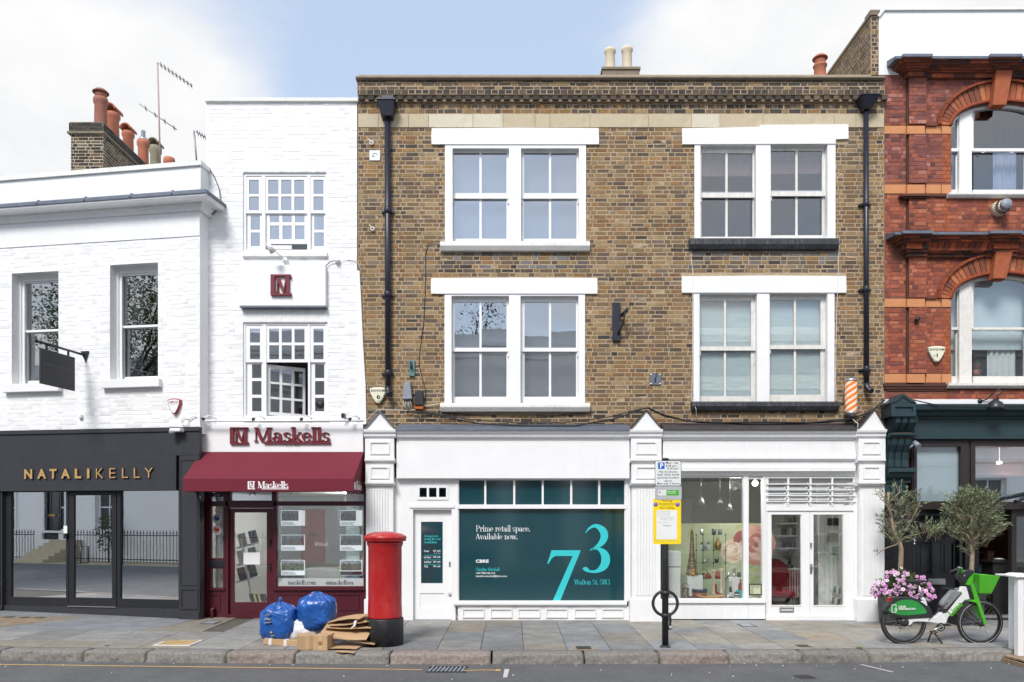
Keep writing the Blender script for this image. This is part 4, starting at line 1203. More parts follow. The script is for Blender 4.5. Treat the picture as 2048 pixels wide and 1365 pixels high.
serif(sw,'lettering','Available now.',(951.5,1035,1067.5,1079),dT,K['print_white'],T=.115,t=.045)
sans(sw,'lettering','CBRE',(951.5,977.5,1119.5,1126),dT,K['print_white'],bold=.035)
serif(sw,'lettering','Claudine Marshall',(951.5,999,1135.6,1142.2),dT,K['cyan'],T=.15,t=.06)
sans(sw,'lettering','+44 7780 226 218',(951.5,990,1144.6,1148.6),dT,K['print_white'],bold=.01)
sans(sw,'lettering','claudine.marshall@cbre.com',(951.5,1014,1150.6,1155.4),dT,K['print_white'],bold=.01)
serif(sw,'lettering','Walton St, SW3',(1148.7,1219.5,1159,1171),dT,K['cyan'],T=.12,t=.045)

# --- right shop: window, narrow light, louvred toplight and glazed double doors
mb=MB()
mb.plate(1325,1532,950.5,1206,[(1337,1486,956,1197.5),(1497.5,1524.5,958.5,1197.5)],-.02,.05)
mb.pb(1486.8,1496.5,951,1205,-.045,-.0205); mb.pb(1526,1531,951,1205,-.045,-.0205)
sw2=mb.build('shop_window',K['white'],BC)
pane(sw2,P0,1336.5,1486.5,955.5,1198,.02,K['glass_shop']); pane(sw2,P0,1497,1525,958,1198,.02,K['glass_shop'])
a,b=P0.at(1325,1206.5,-.07),P0.at(1530,1200,-.07); mb=MB(); mb.box(a.x,b.x,-.07,-.046,a.z,b.z); mb.build('sill',K['white'],sw2)
mb=MB(); mb.pb(1325,1496.5,1207,1238.5,-.03,.1); mb.pb(1496.9,1530.5,1207,1238.5,-.031,.1); mb.build('stall_riser',K['white'],BC)
mb=MB(); mb.pb(1322,1716,1236,1248,.0,.3); mb.build('plinth',K['post_black'],BC)
mb=MB(); mb.plate(1532.2,1716,950.5,1240,[(1537,1706.5,957,1011),(1534.5,1707,1022,1236)],-.035,.06)
df2=mb.build('door_frame',K['white'],BC)
mb=MB(); mb.pb(1532,1711,1232.5,1241,-.06,-.0355); mb.build('threshold',K['white'],df2)
for x in (1577,1621.5,1665):
    mb=MB(); mb.pb(x-1.6,x+1.6,956,1012,-.05,-.01); mb.build('glazing_bar',K['white'],df2)
for y in (968.5,980,991.5,1003):
    mb=MB(); mb.pb(1533,1712,y-1,y+1,-.07,-.051); mb.build('security_bar',K['white'],df2)
for i in range(4):
    for j in range(5):
        x0,x1=(1537,1579,1623,1667)[i],(1575,1619.5,1663,1706)[i]
        y0=957.2+j*10.8
        a,b=P0.at(x0,y0+10.8,.01),P0.at(x1,y0,.01)
        mb=MB(); mb.add([(a.x,-.008,a.z),(b.x,-.008,a.z),(b.x,.05,b.z),(a.x,.05,b.z)],[(0,1,2,3)])
        mb.build('louvre',K['glass_nk'],df2)
for k,(x0,x1,g0,g1) in enumerate(((1534.8,1619.6,1543,1602.5),(1620.1,1706.6,1627,1686.5))):
    mb=MB(); mb.plate(x0,x1,1022.5,1235.5,[(g0,g1,1029.5,1211)],-.012,.035)
    mb.plate(g0-2,g1+2,1027.5,1213,[(g0,g1,1029.5,1211)],-.02,-.0125)
    d2=mb.build('door',K['white_clean'],BC)
    pane(d2,P0,g0-.5,g1+.5,1029,1211.5,.015,K['glass_shop'])
    if k == 0:
        mb=MB(); mb.pb(1559.5,1588,1215.5,1224.5,-.03,-.0125); mb.build('letterbox',K['steel'],d2)
        mb=MB(); mb.pb(1562,1586,1219.5,1221.5,-.034,-.031); mb.build('letterbox_flap',K['white_clean'],d2)
        mb=MB(); mb.pb(1620.6,1624.6,1129,1147,-.03,-.013); mb.tube([P0.at(1622.5,1133.5,-.06),P0.at(1634,1133,-.065)],.008,6); mb.tube([P0.at(1622.5,1133.5,-.02),P0.at(1622.5,1133.5,-.06)],.008,6)
        mb.build('handle',K['steel'],d2)
        mb=MB(); mb.pb(1621,1624,1086,1094,-.03,-.013); mb.pb(1621.8,1623.2,1094,1098,-.03,-.013); mb.build('knocker',K['steel'],d2)

# shop interiors
room(BC,P0,790,1258,950,1243,.13,3.5,K['room_dark'],K['room_floor'])
room(BC,P0,1328,1714,945,1243,.08,3.6,K['room'],K['room_floor'])

# ------------------------------------------------------------------ goods in the antique shop window
deck_z=P0.at(1400,1199,.3).z
mb=MB(); a,b=P0.at(1333,1199,.1),P0.at(1530,1199,.1)
mb.box(a.x,b.x,.1,.95,deck_z-.25,deck_z); mb.build('display_deck',K['room'],BC)
K['mural']=mat('rose_mural',srgb(190,196,164),.8,.07,1.2,dirt=.4,dcol=srgb(188,190,160),dscale=(3,3,5))
a,b=P0.at(1318,1047,.95),P0.at(1536,1200,.95)
board=thing('mural_board','pale green board with a big printed pink rose behind the goods in the window','board',((a.x+b.x)/2,.96,b.z))
mb=MB(); mb.box(a.x,b.x,.951,.975,b.z,a.z); mb.build('panel',K['mural'],board)
rr=random.Random(4)
ROSE=[srgb(*c) for c in ((206,140,130),(190,116,110),(226,176,164),(170,92,90),(234,196,184))]
def petals(cx,cy,rad,n,pal,sq=1.0):
    c=P0.at(cx,cy,.95); lay=0
    for ring in range(5,0,-1):
        k=ring+4
        for i in range(k):
            a0=2*pi*i/k+ring*.7+rr.uniform(-.2,.2); R_=rad/106*ring/5
            mb=petmb; f=rr.uniform(.85,1.1); q=rr.choice(pal); mb.cc=(q[0]*f,q[1]*f,q[2]*f)
            w=R_*.55; off=R_*.5
            pts=[(c.x+cos(a0)*off+w*cos(t)*(1 if True else 1),.9495-.0003*lay,c.z+sin(a0)*off*sq+w*sin(t)*.85*sq) for t in [2*pi*j/11 for j in range(11)]]
            mb.add(pts,[list(range(11))]); lay += 1
petmb=MB(); petals(1508,1090,44,30,ROSE); petals(1466,1103,26,20,[srgb(*c) for c in ((236,214,196),(228,190,170),(240,224,206))])
petmb.build('printed_rose',K['paint'],board)
lf=MB()
for px,py,a0,L in ((1500,1135,.5,20),(1512,1140,-.4,22),(1495,1150,.9,18),(1514,1155,.1,20),(1478,1060,2.2,16),(1470,1150,2.6,22),(1478,1052,.4,18),(1380,1065,1.2,20),(1510,1050,.6,14),(1480,1165,2,18),(1505,1165,1,20)):
    p=P0.at(px,py,.95); lf.cc=srgb(176,188,130); L /= 106
    d_,n_=Vector((cos(a0),0,sin(a0)))*L,Vector((-sin(a0),0,cos(a0)))*L*.2
    q=Vector((p.x,.9497,p.z)); lf.add([q-d_*.5,q-n_,q+d_*.5,q+n_],[(0,1,2,3)])
lf.build('printed_leaves',K['paint'],board)

def goods(name,label,cat,px,py,d,fn,m='paint',group=None,extra=None):
    """fn(mb, s) draws at the origin; s = metres per picture pixel at that depth"""
    p=P0.at(px,py,d)
    mb=MB(); fn(mb,(14+d)/F)
    mb.v=[v+p for v in mb.v]
    o=mb.build(name,K[m] if isinstance(m,str) else m)
    return tag(o,label,cat,group)
C_=lambda *c: srgb(*c)
def lat(prof,c,n=16):
    def f(mb,s):
        mb.cc=c; mb.lathe([(r_*s,h*s) for r_,h in prof],(0,0,0),n)
    return f
def multi(*fs):
    def f(mb,s):
        for g in fs: g(mb,s)
    return f
# model tower in lattice
t0=P0.at(1384,1151,.5); s=14.5/F
tw=thing('tower_model','tall brown lattice tower model standing on a white block in the shop window','model',t0)
mb=MB(); mb.cc=C_(142,112,96)
lv=[(9.5,0),(7.2,13),(5.4,26),(4.2,38),(3.2,54),(2.4,70),(2.0,84)]
cn=lambda r_,h,i,j: t0+Vector((i*r_*s,j*r_*s,h*s))
for k in range(len(lv)-1):
    for i,j in ((-1,-1),(1,-1),(1,1),(-1,1)):
        mb.tube([cn(*lv[k],i,j),cn(*lv[k+1],i,j)],.011 if k<3 else .008,5)
    for (i,j),(i2,j2) in (((-1,-1),(1,-1)),((1,-1),(1,1)),((1,1),(-1,1)),((-1,1),(-1,-1))):
        n_=2 if k<3 else 3
        for q in range(n_):
            f0,f1=q/n_,(q+1)/n_
            pa,pb_=cn(*lv[k],i,j).lerp(cn(*lv[k+1],i,j),f0),cn(*lv[k],i2,j2).lerp(cn(*lv[k+1],i2,j2),f1)
            pc,pd=cn(*lv[k],i2,j2).lerp(cn(*lv[k+1],i2,j2),f0),cn(*lv[k],i,j).lerp(cn(*lv[k+1],i,j),f1)
            mb.tube([pa,pb_],.005,4,False); mb.tube([pc,pd],.005,4,False)
mb.build('lattice',K['paint'],tw)
mb=MB(); mb.cc=C_(120,92,80)
for r_,h in ((7.6,13),(4.6,38),(3.0,84)): mb.box(t0.x-r_*s,t0.x+r_*s,t0.y-r_*s,t0.y+r_*s,t0.z+h*s,t0.z+(h+1.6)*s)
mb.lathe([(2*s,0),(1.8*s,4*s),(.4*s,6*s),(.3*s,11*s)],t0+Vector((0,0,85.6*s)),8)
mb.build('platforms',K['paint'],tw)
# white blocks
def block(px0,px1,py0,py1,d,dep,label,m='white_clean'):
    mb=MB(); mb.pb(px0,px1,py0,py1,d,d+dep); return tag(mb.build('display_block',K[m],bevel=.004),label,'display block')
block(1375,1406,1152,1193,.42,.25,'white square block under the lattice tower model')
block(1458,1486,1156,1194,.5,.22,'white square block under the grey cups by the window edge')
block(1338,1361,1134,1197,.35,.3,'tall white cabinet behind the grey sign post')
block(1336.5,1362,1103,1133.6,.33,.33,'white cabinet stacked on top of the tall white cabinet')
# glass shelf unit
sh=thing('glass_shelf','green tinted glass shelf unit with black clips in the shop window','shelf',P0.at(1422,1193,.6))
for y in (1070,1101,1126,1158):
    a,b=P0.at(1392,y,.55),P0.at(1452,y,.55)
    mb=MB(); mb.box(a.x,b.x,.55,.85,a.z-.006,a.z); mb.build('shelf',K['clear'],sh)
for x in (1392.5,1406,1427,1451.5):
    a,b=P0.at(x,1194,.56),P0.at(x,1069,.56)
    mb=MB(); mb.box(a.x-.004,a.x+.004,.56,.57,a.z,b.z)
    for y in (1070,1101,1126,1158): 
        p=P0.at(x,y,.56); mb.box(p.x-.012,p.x+.012,.545,.575,p.z-.012,p.z+.012)
    mb.build('upright',K['bike_dark'],sh)
cup=lambda r_,h,c: lat([(r_*.85,0),(r_,h*.1),(r_,h),(r_*.85,h),(r_*.8,h*.3)],c)
goods('metal_cup','pale grey metal cup standing alone on the top glass shelf','cup',1403,1070,.65,cup(3.4,11,C_(150,152,156)),'steel')
goods('metal_cup','taller grey ribbed cup on the top glass shelf, first of a pair','cup',1428,1070,.65,cup(4.6,12.5,C_(90,92,98)),'gloss')
goods('metal_cup','shorter grey ribbed cup on the top glass shelf beside the taller one','cup',1440,1070,.65,cup(4.2,11,C_(110,112,118)),'gloss')
bottle=lambda r_,h,c: lat([(r_*.9,0),(r_,h*.08),(r_,h*.5),(r_*.35,h*.72),(r_*.3,h*.9),(r_*.45,h)],c)
goods('silver_bottle','tall silver bottle with a narrow neck on the second glass shelf','bottle',1410,1101,.65,bottle(3.6,23,C_(170,172,176)),'steel')
def redbird(mb,s):
    mb.cc=C_(190,196,200); mb.lathe([(2.6*s,0),(3*s,1*s),(2.6*s,9*s),(1.4*s,11*s)],(0,0,0),12)
    mb.cc=C_(130,30,34)
    for a_ in (0,1.2,2.4,3.6,4.9): mb.add([Vector((0,0,10*s)),Vector((cos(a_)*4*s,sin(a_)*3*s,17*s)),Vector((cos(a_+.8)*2.5*s,sin(a_+.8)*2*s,14*s))],[(0,1,2)])
goods('flower_vase','small silver vase with a dark red flower left of the tall silver bottle','vase',1403.5,1101,.68,redbird,'gloss')
goods('flower_vase','small silver vase with a dark red flower right of the tall silver bottle','vase',1417,1101,.68,redbird,'gloss')
def pine(mb,s):
    mb.cc=C_(190,176,122); mb.lathe([(5*s,0),(6.6*s,4*s),(7*s,10*s),(5.6*s,16*s),(3*s,19*s)],(0,0,0),12,smooth=False)
    for k in range(10):
        a_=k*.63; L=10 if k % 2 else 7
        mb.add([Vector((cos(a_-.4)*2*s,sin(a_-.4)*2*s,18*s)),Vector((cos(a_+.4)*2*s,sin(a_+.4)*2*s,18*s)),Vector((cos(a_)*4.5*s,sin(a_)*4.5*s,(18+L)*s))],[(0,1,2)])
goods('pineapple','gold pineapple ornament on the second glass shelf','ornament',1435.5,1101,.65,pine,'brass')
def basket(mb,s):
    mb.cc=C_(28,26,30); mb.lathe([(3.6*s,0),(4.6*s,8*s),(4.2*s,8*s),(3.4*s,1*s)],(0,0,0),14)
    mb.cc=C_(120,112,90); mb.torus((0,0,8*s),3.9*s,.5*s,'y',16,5,0,pi)
goods('little_basket','little black bucket with a hoop handle on the third glass shelf','bucket',1433.5,1126,.65,basket,'gloss')
goods('silver_bird','small silver bird ornament on the third glass shelf','ornament',1409,1126,.65,multi(lat([(1.5,0),(3.6,2.5),(3.4,5),(1,7)],C_(190,190,186)),lambda mb,s: mb.lathe([(1.6*s,0),(1.4*s,2*s),(.2*s,3*s)],(3*s,0,5.5*s),8)),'steel')
def ring_lantern(mb,s):
    mb.cc=C_(70,48,46); mb.torus((0,0,12*s),7.5*s,.7*s,'y',26,6); mb.lathe([(5*s,0),(5.4*s,1.2*s),(1*s,2*s),(.6*s,5*s)],(0,0,0),14)
    mb.lathe([(2.6*s,8*s),(3*s,9*s),(3*s,11*s),(2*s,12*s)],(0,0,0),12)
goods('ring_lantern','dark round hoop lantern at the foot of the glass shelves','lantern',1407,1158,.6,ring_lantern,'paint')
goods('red_pouch','small red brown pouch beside the hoop lantern','pouch',1417,1158,.57,lat([(4,0),(6,2),(5.4,6),(2.4,10),(3,12)],C_(150,66,44),10),'paint')
goods('gold_figure','shiny gold figure in front of the lattice tower','ornament',1386,1152,.44,multi(lat([(4.4,0),(4.8,3),(3,6),(2.6,7)],C_(205,140,60)),lambda mb,s: mb.lathe([(.2*s,6*s),(3*s,8*s),(3.2*s,11*s),(.3*s,14*s)],(0,0,0),12)),'gloss')
stick=lambda h,c: lat([(4.2,0),(4.4,2),(2,4),(2.6,h*.25),(1.6,h*.4),(2.6,h*.5),(1.6,h*.62),(2.4,h*.85),(4,h*.95),(4.2,h)],c)
goods('candlestick','shorter pink and white turned candlestick, nearest the hoop lantern','candlestick',1427.5,1190,.4,stick(50,C_(222,186,170)),'paint')
goods('candlestick','taller pink and white turned candlestick beside the shorter one','candlestick',1442.5,1187,.38,stick(49,C_(232,204,190)),'paint')
goods('candlestick','small black and white striped candlestick below the grey cups','candlestick',1461,1193,.3,multi(lat([(4,0),(4.2,2),(2.2,4),(3,9),(3,9.01)],C_(225,220,210)),lambda mb,s: (setattr(mb,'cc',C_(40,38,40)),mb.lathe([(3*s,9*s),(2*s,14*s),(3*s,18*s)],(0,0,0),14),setattr(mb,'cc',C_(222,216,206)),mb.lathe([(3*s,18*s),(1.6*s,24*s),(4.2*s,30*s),(4.2*s,32*s)],(0,0,0),14))),'paint')
def letterL(mb,s):
    mb.cc=C_(150,30,36); mb.box(-4*s,-1*s,-2*s,2*s,0,20*s); mb.box(-1*s,5*s,-2*s,2*s,0,4*s)
goods('red_letter','dark red wooden letter standing between the candlesticks','letter',1434.5,1189,.45,letterL,'paint')
goods('red_ornament','rounded red brown ornament on the lowest glass shelf','ornament',1436,1158,.65,lat([(4,0),(6,3),(5,8),(2.5,10),(4,13),(1,16)],C_(165,72,56),12),'gloss')
goods('metal_cup','grey cup left of the cutlery on the white block','cup',1457,1156,.6,cup(3.6,11,C_(165,165,165)),'steel')
goods('metal_cup','dark grey cup right of the cutlery on the white block','cup',1478,1156,.6,cup(3.6,11,C_(80,80,84)),'gloss')
def cutlery(mb,s):
    mb.cc=C_(170,170,172); mb.lathe([(3.4*s,0),(3.6*s,9*s),(3.2*s,9*s),(3*s,1*s)],(0,0,0),12)
    for k in range(6):
        a_=k*1.05; mb.cc=C_(40,40,44) if k % 2 else C_(190,190,190)
        mb.tube([(cos(a_)*s,sin(a_)*s,2*s),(cos(a_)*3*s,sin(a_)*3*s,16*s),(cos(a_)*4.4*s,sin(a_)*4*s,(22+k % 3)*s)],[.5*s,.5*s,1.1*s],5)
goods('cutlery_pot','pot of upright cutlery on the white block','cutlery pot',1468,1156,.58,cutlery,'steel')
def lantern(mb,s):
    mb.cc=C_(104,60,48)
    for i,j in ((-1,-1),(1,-1),(1,1),(-1,1)): mb.tube([(i*6*s,j*6*s,0),(i*5*s,j*5*s,20*s)],.9*s,5)
    mb.box(-7*s,7*s,-7*s,7*s,0,1.6*s); mb.box(-6*s,6*s,-6*s,6*s,19*s,21*s)
    for h in (2,20):
        mb.tube([(-5.5*s,-5.5*s,2*s),(5.5*s,-5.5*s,19*s)],.7*s,5); mb.tube([(5.5*s,-5.5*s,2*s),(-5.5*s,-5.5*s,19*s)],.7*s,5); break
    mb.torus((0,0,23*s),6.5*s,.6*s,'y',18,5,0,pi)
    mb.cc=C_(225,222,212); mb.lathe([(3*s,1.6*s),(3*s,9*s),(.2*s,9*s)],(0,0,0),10)
goods('wooden_lantern','brown wooden lantern with crossed bars and a candle in the window corner','lantern',1371,1197,.22,lantern,'paint')
goods('trug_basket','brown basket with a dark blue band behind the oval tray','basket',1399,1196,.33,multi(lat([(12,0),(14.5,5),(14.8,11)],C_(150,92,60),22),lat([(14.9,11),(15,18),(14,18),(13,3)],C_(58,64,84),22)),'paint')
def tray(mb,s):
    mb.cc=C_(205,150,92); mb.v_=0
    k=len(mb.v)
    mb.torus((0,0,5*s),8*s,1.6*s,'z',40,8)
    for i in range(k,len(mb.v)): mb.v[i]=Vector((mb.v[i].x*3.1,mb.v[i].y*1.0,mb.v[i].z+abs(mb.v[i].x*3.1/(28*s)) ** 3*2.5*s))
    k=len(mb.v); mb.cc=C_(190,138,88)
    mb.lathe([(7*s,0),(8*s,4*s),(7.4*s,4*s),(6.4*s,1*s),(.1*s,.8*s)],(0,0,0),40)
    for i in range(k,len(mb.v)): mb.v[i].x *= 3.1
goods('oval_tray','long oval wicker tray with raised handles at the front of the window','tray',1422,1199,.2,tray,'paint')
def teapot(mb,s):
    mb.cc=C_(170,172,176); mb.lathe([(3*s,0),(5*s,2*s),(5*s,5*s),(2*s,7.5*s),(.8*s,8*s),(.8*s,9.5*s),(.1*s,10*s)],(0,0,0),14)
    mb.tube([(4*s,0,3*s),(7*s,0,5*s),(8.5*s,0,8*s)],[1.2*s,.9*s,.5*s],6); mb.torus((-5.4*s,0,4.5*s),2.4*s,.5*s,'y',14,5)
goods('teapot','small silver teapot right of the oval tray','teapot',1456,1198,.2,teapot,'steel')
goods('striped_jar','squat black and cream striped jar by the teapot','jar',1473.5,1198,.2,multi(lat([(4.6,0),(5.4,2.5)],C_(40,36,34)),lat([(5.4,2.5),(5.8,5)],C_(220,214,200)),lat([(5.8,5),(5.8,7.5)],C_(40,36,34)),lat([(5.8,7.5),(5.4,10)],C_(220,214,200)),lat([(5.4,10),(4.4,13),(2,14)],C_(40,36,34))),'gloss')
goods('amber_bottle','round amber glass bottle at the end of the window','bottle',1481,1181,.28,bottle(4.6,22,C_(160,84,24)),'gloss')
block(1475,1486,1181.3,1196,.24,.1,'small turquoise box under the amber bottle','cyan')
def chandelier(px,py,d,h,w,label,top=940):
    t=thing('chandelier',label,'chandelier',P0.at(px,py,d)); s=(14+d)/F
    p=P0.at(px,py,d); q=P0.at(px,top,d)
    mb=MB(); mb.tube([q,p+Vector((0,0,h*s))],.004,5)
    mb.build('chain',K['steel'],t)
    mb=MB()
    for k in range(8):
        a_=k*pi/4; e=Vector((cos(a_),sin(a_),0))
        mb.tube([p+Vector((0,0,h*s)),p+e*w*.5*s+Vector((0,0,h*.6*s)),p+e*w*s+Vector((0,0,h*.3*s)),p+e*w*.4*s],.006,4)
        mb.lathe([(.0,0),(.9*s,1*s),(.0,3*s)],p+e*w*s+Vector((0,0,h*.3*s-3*s)),5)
    mb.torus(p+Vector((0,0,h*.35*s)),w*s*.9,.005,'z',18,4)
    mb.build('frame',K['steel'],t)
chandelier(1402,1013,.9,22,7,'pear shaped wire chandelier hanging highest in the antique shop window')
chandelier(1440,1008,1.3,10,5,'small sparkling chandelier between the two larger ones')
chandelier(1460,1024,1.1,18,6,'crystal drop chandelier hanging lowest in the antique shop window')
# opening hours card and the white lamp
hc=thing('hours_card','black framed opening hours card at the bottom of the narrow window light','card',P0.at(1510,1190,.018))
mb=MB(); mb.plate(1498,1523.5,1168,1190.5,[(1500,1521.5,1170,1188.5)],.0135,.0195); mb.build('border',K['print_black'],hc)
mb=MB(); mb.pb(1500,1521.5,1170,1188.5,.017,.0195); mb.build('card',K['mural'],hc)
mb=MB(); sans(None,'','OPENING HOURS',(1501.5,1520,1171,1173.4),.0168,None,mb=mb,bold=.01)
for i,s_ in enumerate(('MON   CLOSED','TUE','WED','THU','FRI','SAT')): sans(None,'',s_,(1501.5,1501.5+(17 if i == 0 else 5),1174.6+i*2.3,1176.3+i*2.3),.0168,None,mb=mb)
mb.build('lettering',K['print_black'],hc)
mb=MB(); p=P0.at(1510,967,.3); mb.lathe([(.0,.02),(.058,.02),(.058,0)],p,8,'y',smooth=False)
mb.tube([p,p+Vector((0,.0,.3))],.006,5)
tag(mb.build('wall_lamp',K['lamp_on']),'lit white octagonal lamp at the top of the narrow window light','lamp')

pl=bpy.data.lights.new('shop_lamp_light','POINT'); pl.energy=26; pl.shadow_soft_size=.12; pl.color=(1,.95,.86)
po=bpy.data.objects.new('shop_lamp_light',pl); col.objects.link(po); po.location=p+Vector((-.25,.35,.0))
# inside the doors: shelves, table, chair, bust, boarded wall with signs
sv=thing('wall_shelf','set of three long white shelves on the back wall behind the glazed doors','shelf',P0.at(1600,1120,3))
for y in (1046,1071,1096):
    a,b=P0.at(1562,y,3.0),P0.at(1650,y,3.0)
    mb=MB(); mb.box(a.x,b.x,3.0,3.4,a.z-.03,a.z); mb.build('shelf',K['white_clean'],sv)
rr=random.Random(12)
k=0
for y in (1046,1071,1096):
    for x in (1568,1580,1592,1604,1616,1628,1638):
        c=rr.choice((C_(40,40,44),C_(60,60,70),C_(120,110,90),C_(170,165,150),C_(90,90,100)))
        h,w=rr.uniform(8,17),rr.uniform(2.6,5)
        f=(lambda w,h,c: (lambda mb,s: (setattr(mb,'cc',c),mb.box(-w*s,w*s,-w*s,w*s,0,h*s))))(w,h,c) if k % 3 else cup(w,h,c)
        tag(goods('stock_item','small dark ornament or box on the long shelves behind the glazed doors','ornament',x,y,3.15,f,'paint'),group='ornaments on the back shelves'); k += 1
tb=thing('side_table','table under a red and white striped cloth behind the left glazed door','table',P0.at(1570,1200,1.5))
a,b=P0.at(1538,1215,1.3),P0.at(1601,1140,1.3)
mb=MB(); mb.box(a.x,b.x,1.3,1.9,b.z,b.z+.02)
n=48
vs=[(a.x+(b.x-a.x)*i/n,1.29-.02*abs(sin(i*.9)),z) for z in (a.z+.2,b.z) for i in range(n+1)]
mb.v=mb.v
for i in range(n):
    mb.cc=C_(150,20,30) if i % 4<2 else C_(206,190,186)
    mb.add([vs[i],vs[i+1],vs[n+2+i],vs[n+1+i]],[(0,1,2,3)])
mb.build('cloth',K['paint'],tb)
mb=MB()
for x in (a.x+.05,b.x-.05):
    for y in (1.35,1.85): mb.box(x-.025,x+.025,y-.025,y+.025,0,b.z-.001)
mb.build('leg',K['paint'],tb)['kind']='stuff'
ch=thing('red_chair','dark red upholstered armchair behind the left glazed door','chair',P0.at(1560,1220,.9))
p=P0.at(1558,1212,.9)
K['red_cloth']=mat('dark_red_cloth',srgb(120,12,22),.8,.1,9)
mb=MB(); mb.box(p.x-.26,p.x+.26,.7,1.15,.32,.45); mb.build('seat',K['red_cloth'],ch,bevel=.04)
mb=MB(); mb.lathe([(.0,0),(.27,.0),(.28,.08),(.27,.12),(.0,.12)],(p.x-.02,1.2,.78),20,'y'); mb.box(p.x-.27,p.x+.24,1.1,1.2,.42,.8); mb.build('backrest',K['red_cloth'],ch,bevel=.03)
for i in (-.22,.22):
    for y in (.75,1.1):
        mb=MB(); mb.tube([(p.x+i,y,0),(p.x+i,y,.33)],.02,6); mb.build('leg',K['paint'],ch)
bu=goods('bust','dark bust with a purple topknot on the striped table','bust',1579,1140,1.5,multi(lat([(6,0),(7,2),(7.5,6),(6,9),(2.2,11),(2,12),(3.4,14),(3.6,17),(2.6,19.5)],C_(24,22,24)),lat([(2.2,19),(3.4,21),(2.4,24),(.2,25)],C_(74,34,70))),'paint')
bd=thing('boarded_wall','pale tongue and groove boarded partition behind the right glazed door','partition',P0.at(1668,1215,.9))
xs=[1637,1650,1658.5,1667,1675.5,1684,1695,1710]
for i in range(len(xs)-1):
    mb=MB(); a,b=P0.at(xs[i]+.35,1222,.9),P0.at(xs[i+1]-.35,948,.9)
    mb.box(a.x,b.x,.9,.93,0.02,b.z); mb.build('plank',K['white'],bd)
mb=MB(); a,b=P0.at(1637,1222,.931),P0.at(1710,948,.931); mb.box(a.x,b.x,.931,.96,0.02,b.z); mb.build('backing',K['room'],bd)
def plaque(px0,px1,py0,py1,m,label,lines=(),tm='print_black',cat='plaque',border=None):
    t=thing('wall_plaque',label,cat,P0.at((px0+px1)/2,py1,.88))
    mb=MB(); mb.pb(px0,px1,py0,py1,.87,.8995); mb.build('plate',m,t,bevel=.004)
    if lines:
        mb=MB(); h=(py1-py0)/(len(lines)+.6)
        for i,s_ in enumerate(lines): sans(None,'',s_,(px0+3,px1-3,py0+h*(i+.45),py0+h*(i+1.1)),.8698,None,mb=mb,bold=.01)
        mb.build('lettering',K[tm],t)
    return t
plaque(1656,1679.5,1037,1051.5,K['print_black'],'blank black panel at the top of the boarded partition')
plaque(1653.5,1680,1065.5,1085,mat('old_board',srgb(178,166,140),.8,.2,9),'worn tan painted board with three lines of writing',('SO MANY OF','MY SMILES','BEGIN WITH'))
plaque(1666,1687,1094.5,1110.5,mat('green_plate',srgb(90,140,112),.5,.1,9),'small green enamel plate on the boarded partition',('PRIVATE','PARKING'),'print_white')
for i,(x,y) in enumerate(((1669,1172),(1680,1174),(1666,1193),(1677,1196))):
    t=thing('number_tile','white tile of black stacked writing leaning on the boarded partition, ' +('upper left','upper right','lower left','lower right')[i]+' of the four','tile',P0.at(x,y+16,.8))
    mb=MB(); a=P0.at(x,y+8,.8); mb.obox(a,Vector((1,0,.12)).normalized(),(0,1,0),Vector((-.12,0,1)).normalized(),.042,.006,.078); mb.build('tile',K['paper'],t)
    mb=MB()
    for k in range(6): mb.obox(a+Vector((.009*(2.5-k)*-.3,-.0075,.022*(k-2.5))),Vector((1,0,.12)).normalized(),(0,1,0),Vector((-.12,0,1)).normalized(),.026,.001,.007)
    mb.build('print',K['print_black'],t)

# ------------------------------------------------------------------ the tall narrow white building with the burgundy shop
BB=thing('narrow_white_building','tall narrow white painted brick building with burgundy shopfront','building',(X(568),2,.03))
bw0,bw1=X(412),X(714)
bh=[(X(486),X(653),Z(503),Z(345)),(X(486),X(655),Z(837),Z(645))]
mb=MB(); mb.holed(bw0,bw1,Z(850),Z(203),bh,.0,.25)
mb.box(bw0,bw0+.25,.251,6,-.1,Z(205)); mb.box(bw1-.25,bw1-.004,.251,6,-.1,Z(205)); mb.box(bw0,bw1,6.001,6.2,-.1,Z(205)); mb.box(bw0+.251,bw1-.251,.251,5.99,Z(225),Z(215)); mb.box(bw0+.251,bw1-.251,.251,5.99,Z(580),Z(570)); mb.box(bw0+.251,bw1-.251,.251,5.99,Z(850),Z(842))
mb.pp([(713.5,541),(719,542),(722,600),(726,690),(731,770),(732.5,849),(713.5,849)],-.035,.06)
wallB=mb.build('wall',K['painted_joint'],BB)
def whitebrick(x,z,r):
    f=r.choice((.80,.812,.82,.795)); return ('w%d' % int(f*1000),(f,f*1.003,f*1.008))
bricks(wallB,P0,bw0,bw1,Z(849),Z(203.5),bh+[(X(478),X(652),Z(614),Z(529)),(X(488),X(653),Z(345),Z(320)),(X(488),X(655),Z(645),Z(619)),(X(486),X(653),Z(515),Z(502))],whitebrick,K['painted_brick'],proud=.0035,J=.008,L=.224,H=.068,nind=300,seed=21)
for (x0,x1,y0,y1) in ((488,653,320.5,344.5),(488,655,620,644.5)):
    n=22
    for i in range(n):
        a,b=P0.at(x0+(x1-x0)*i/n,y1,0),P0.at(x0+(x1-x0)*(i+1)/n,y0,0)
        mb=MB(); f=R.choice((.8,.81,.82)); mb.cc=(f,f,f); one_brick(mb,a.x+.003,b.x-.003,a.z,b.z,.005,R)
        mb.build('brick',K['painted_brick'],wallB)
mb=MB(); a,b=P0.at(410,203.5,-.05),P0.at(716,194.5,-.05)
mb.profile([(-.02,a.z),(-.05,a.z+.015),(-.05,b.z-.01),(.26,b.z+.02),(.26,a.z)],a.x,b.x); mb.build('coping',K['white_stain'],BB)
W=K['white_clean']
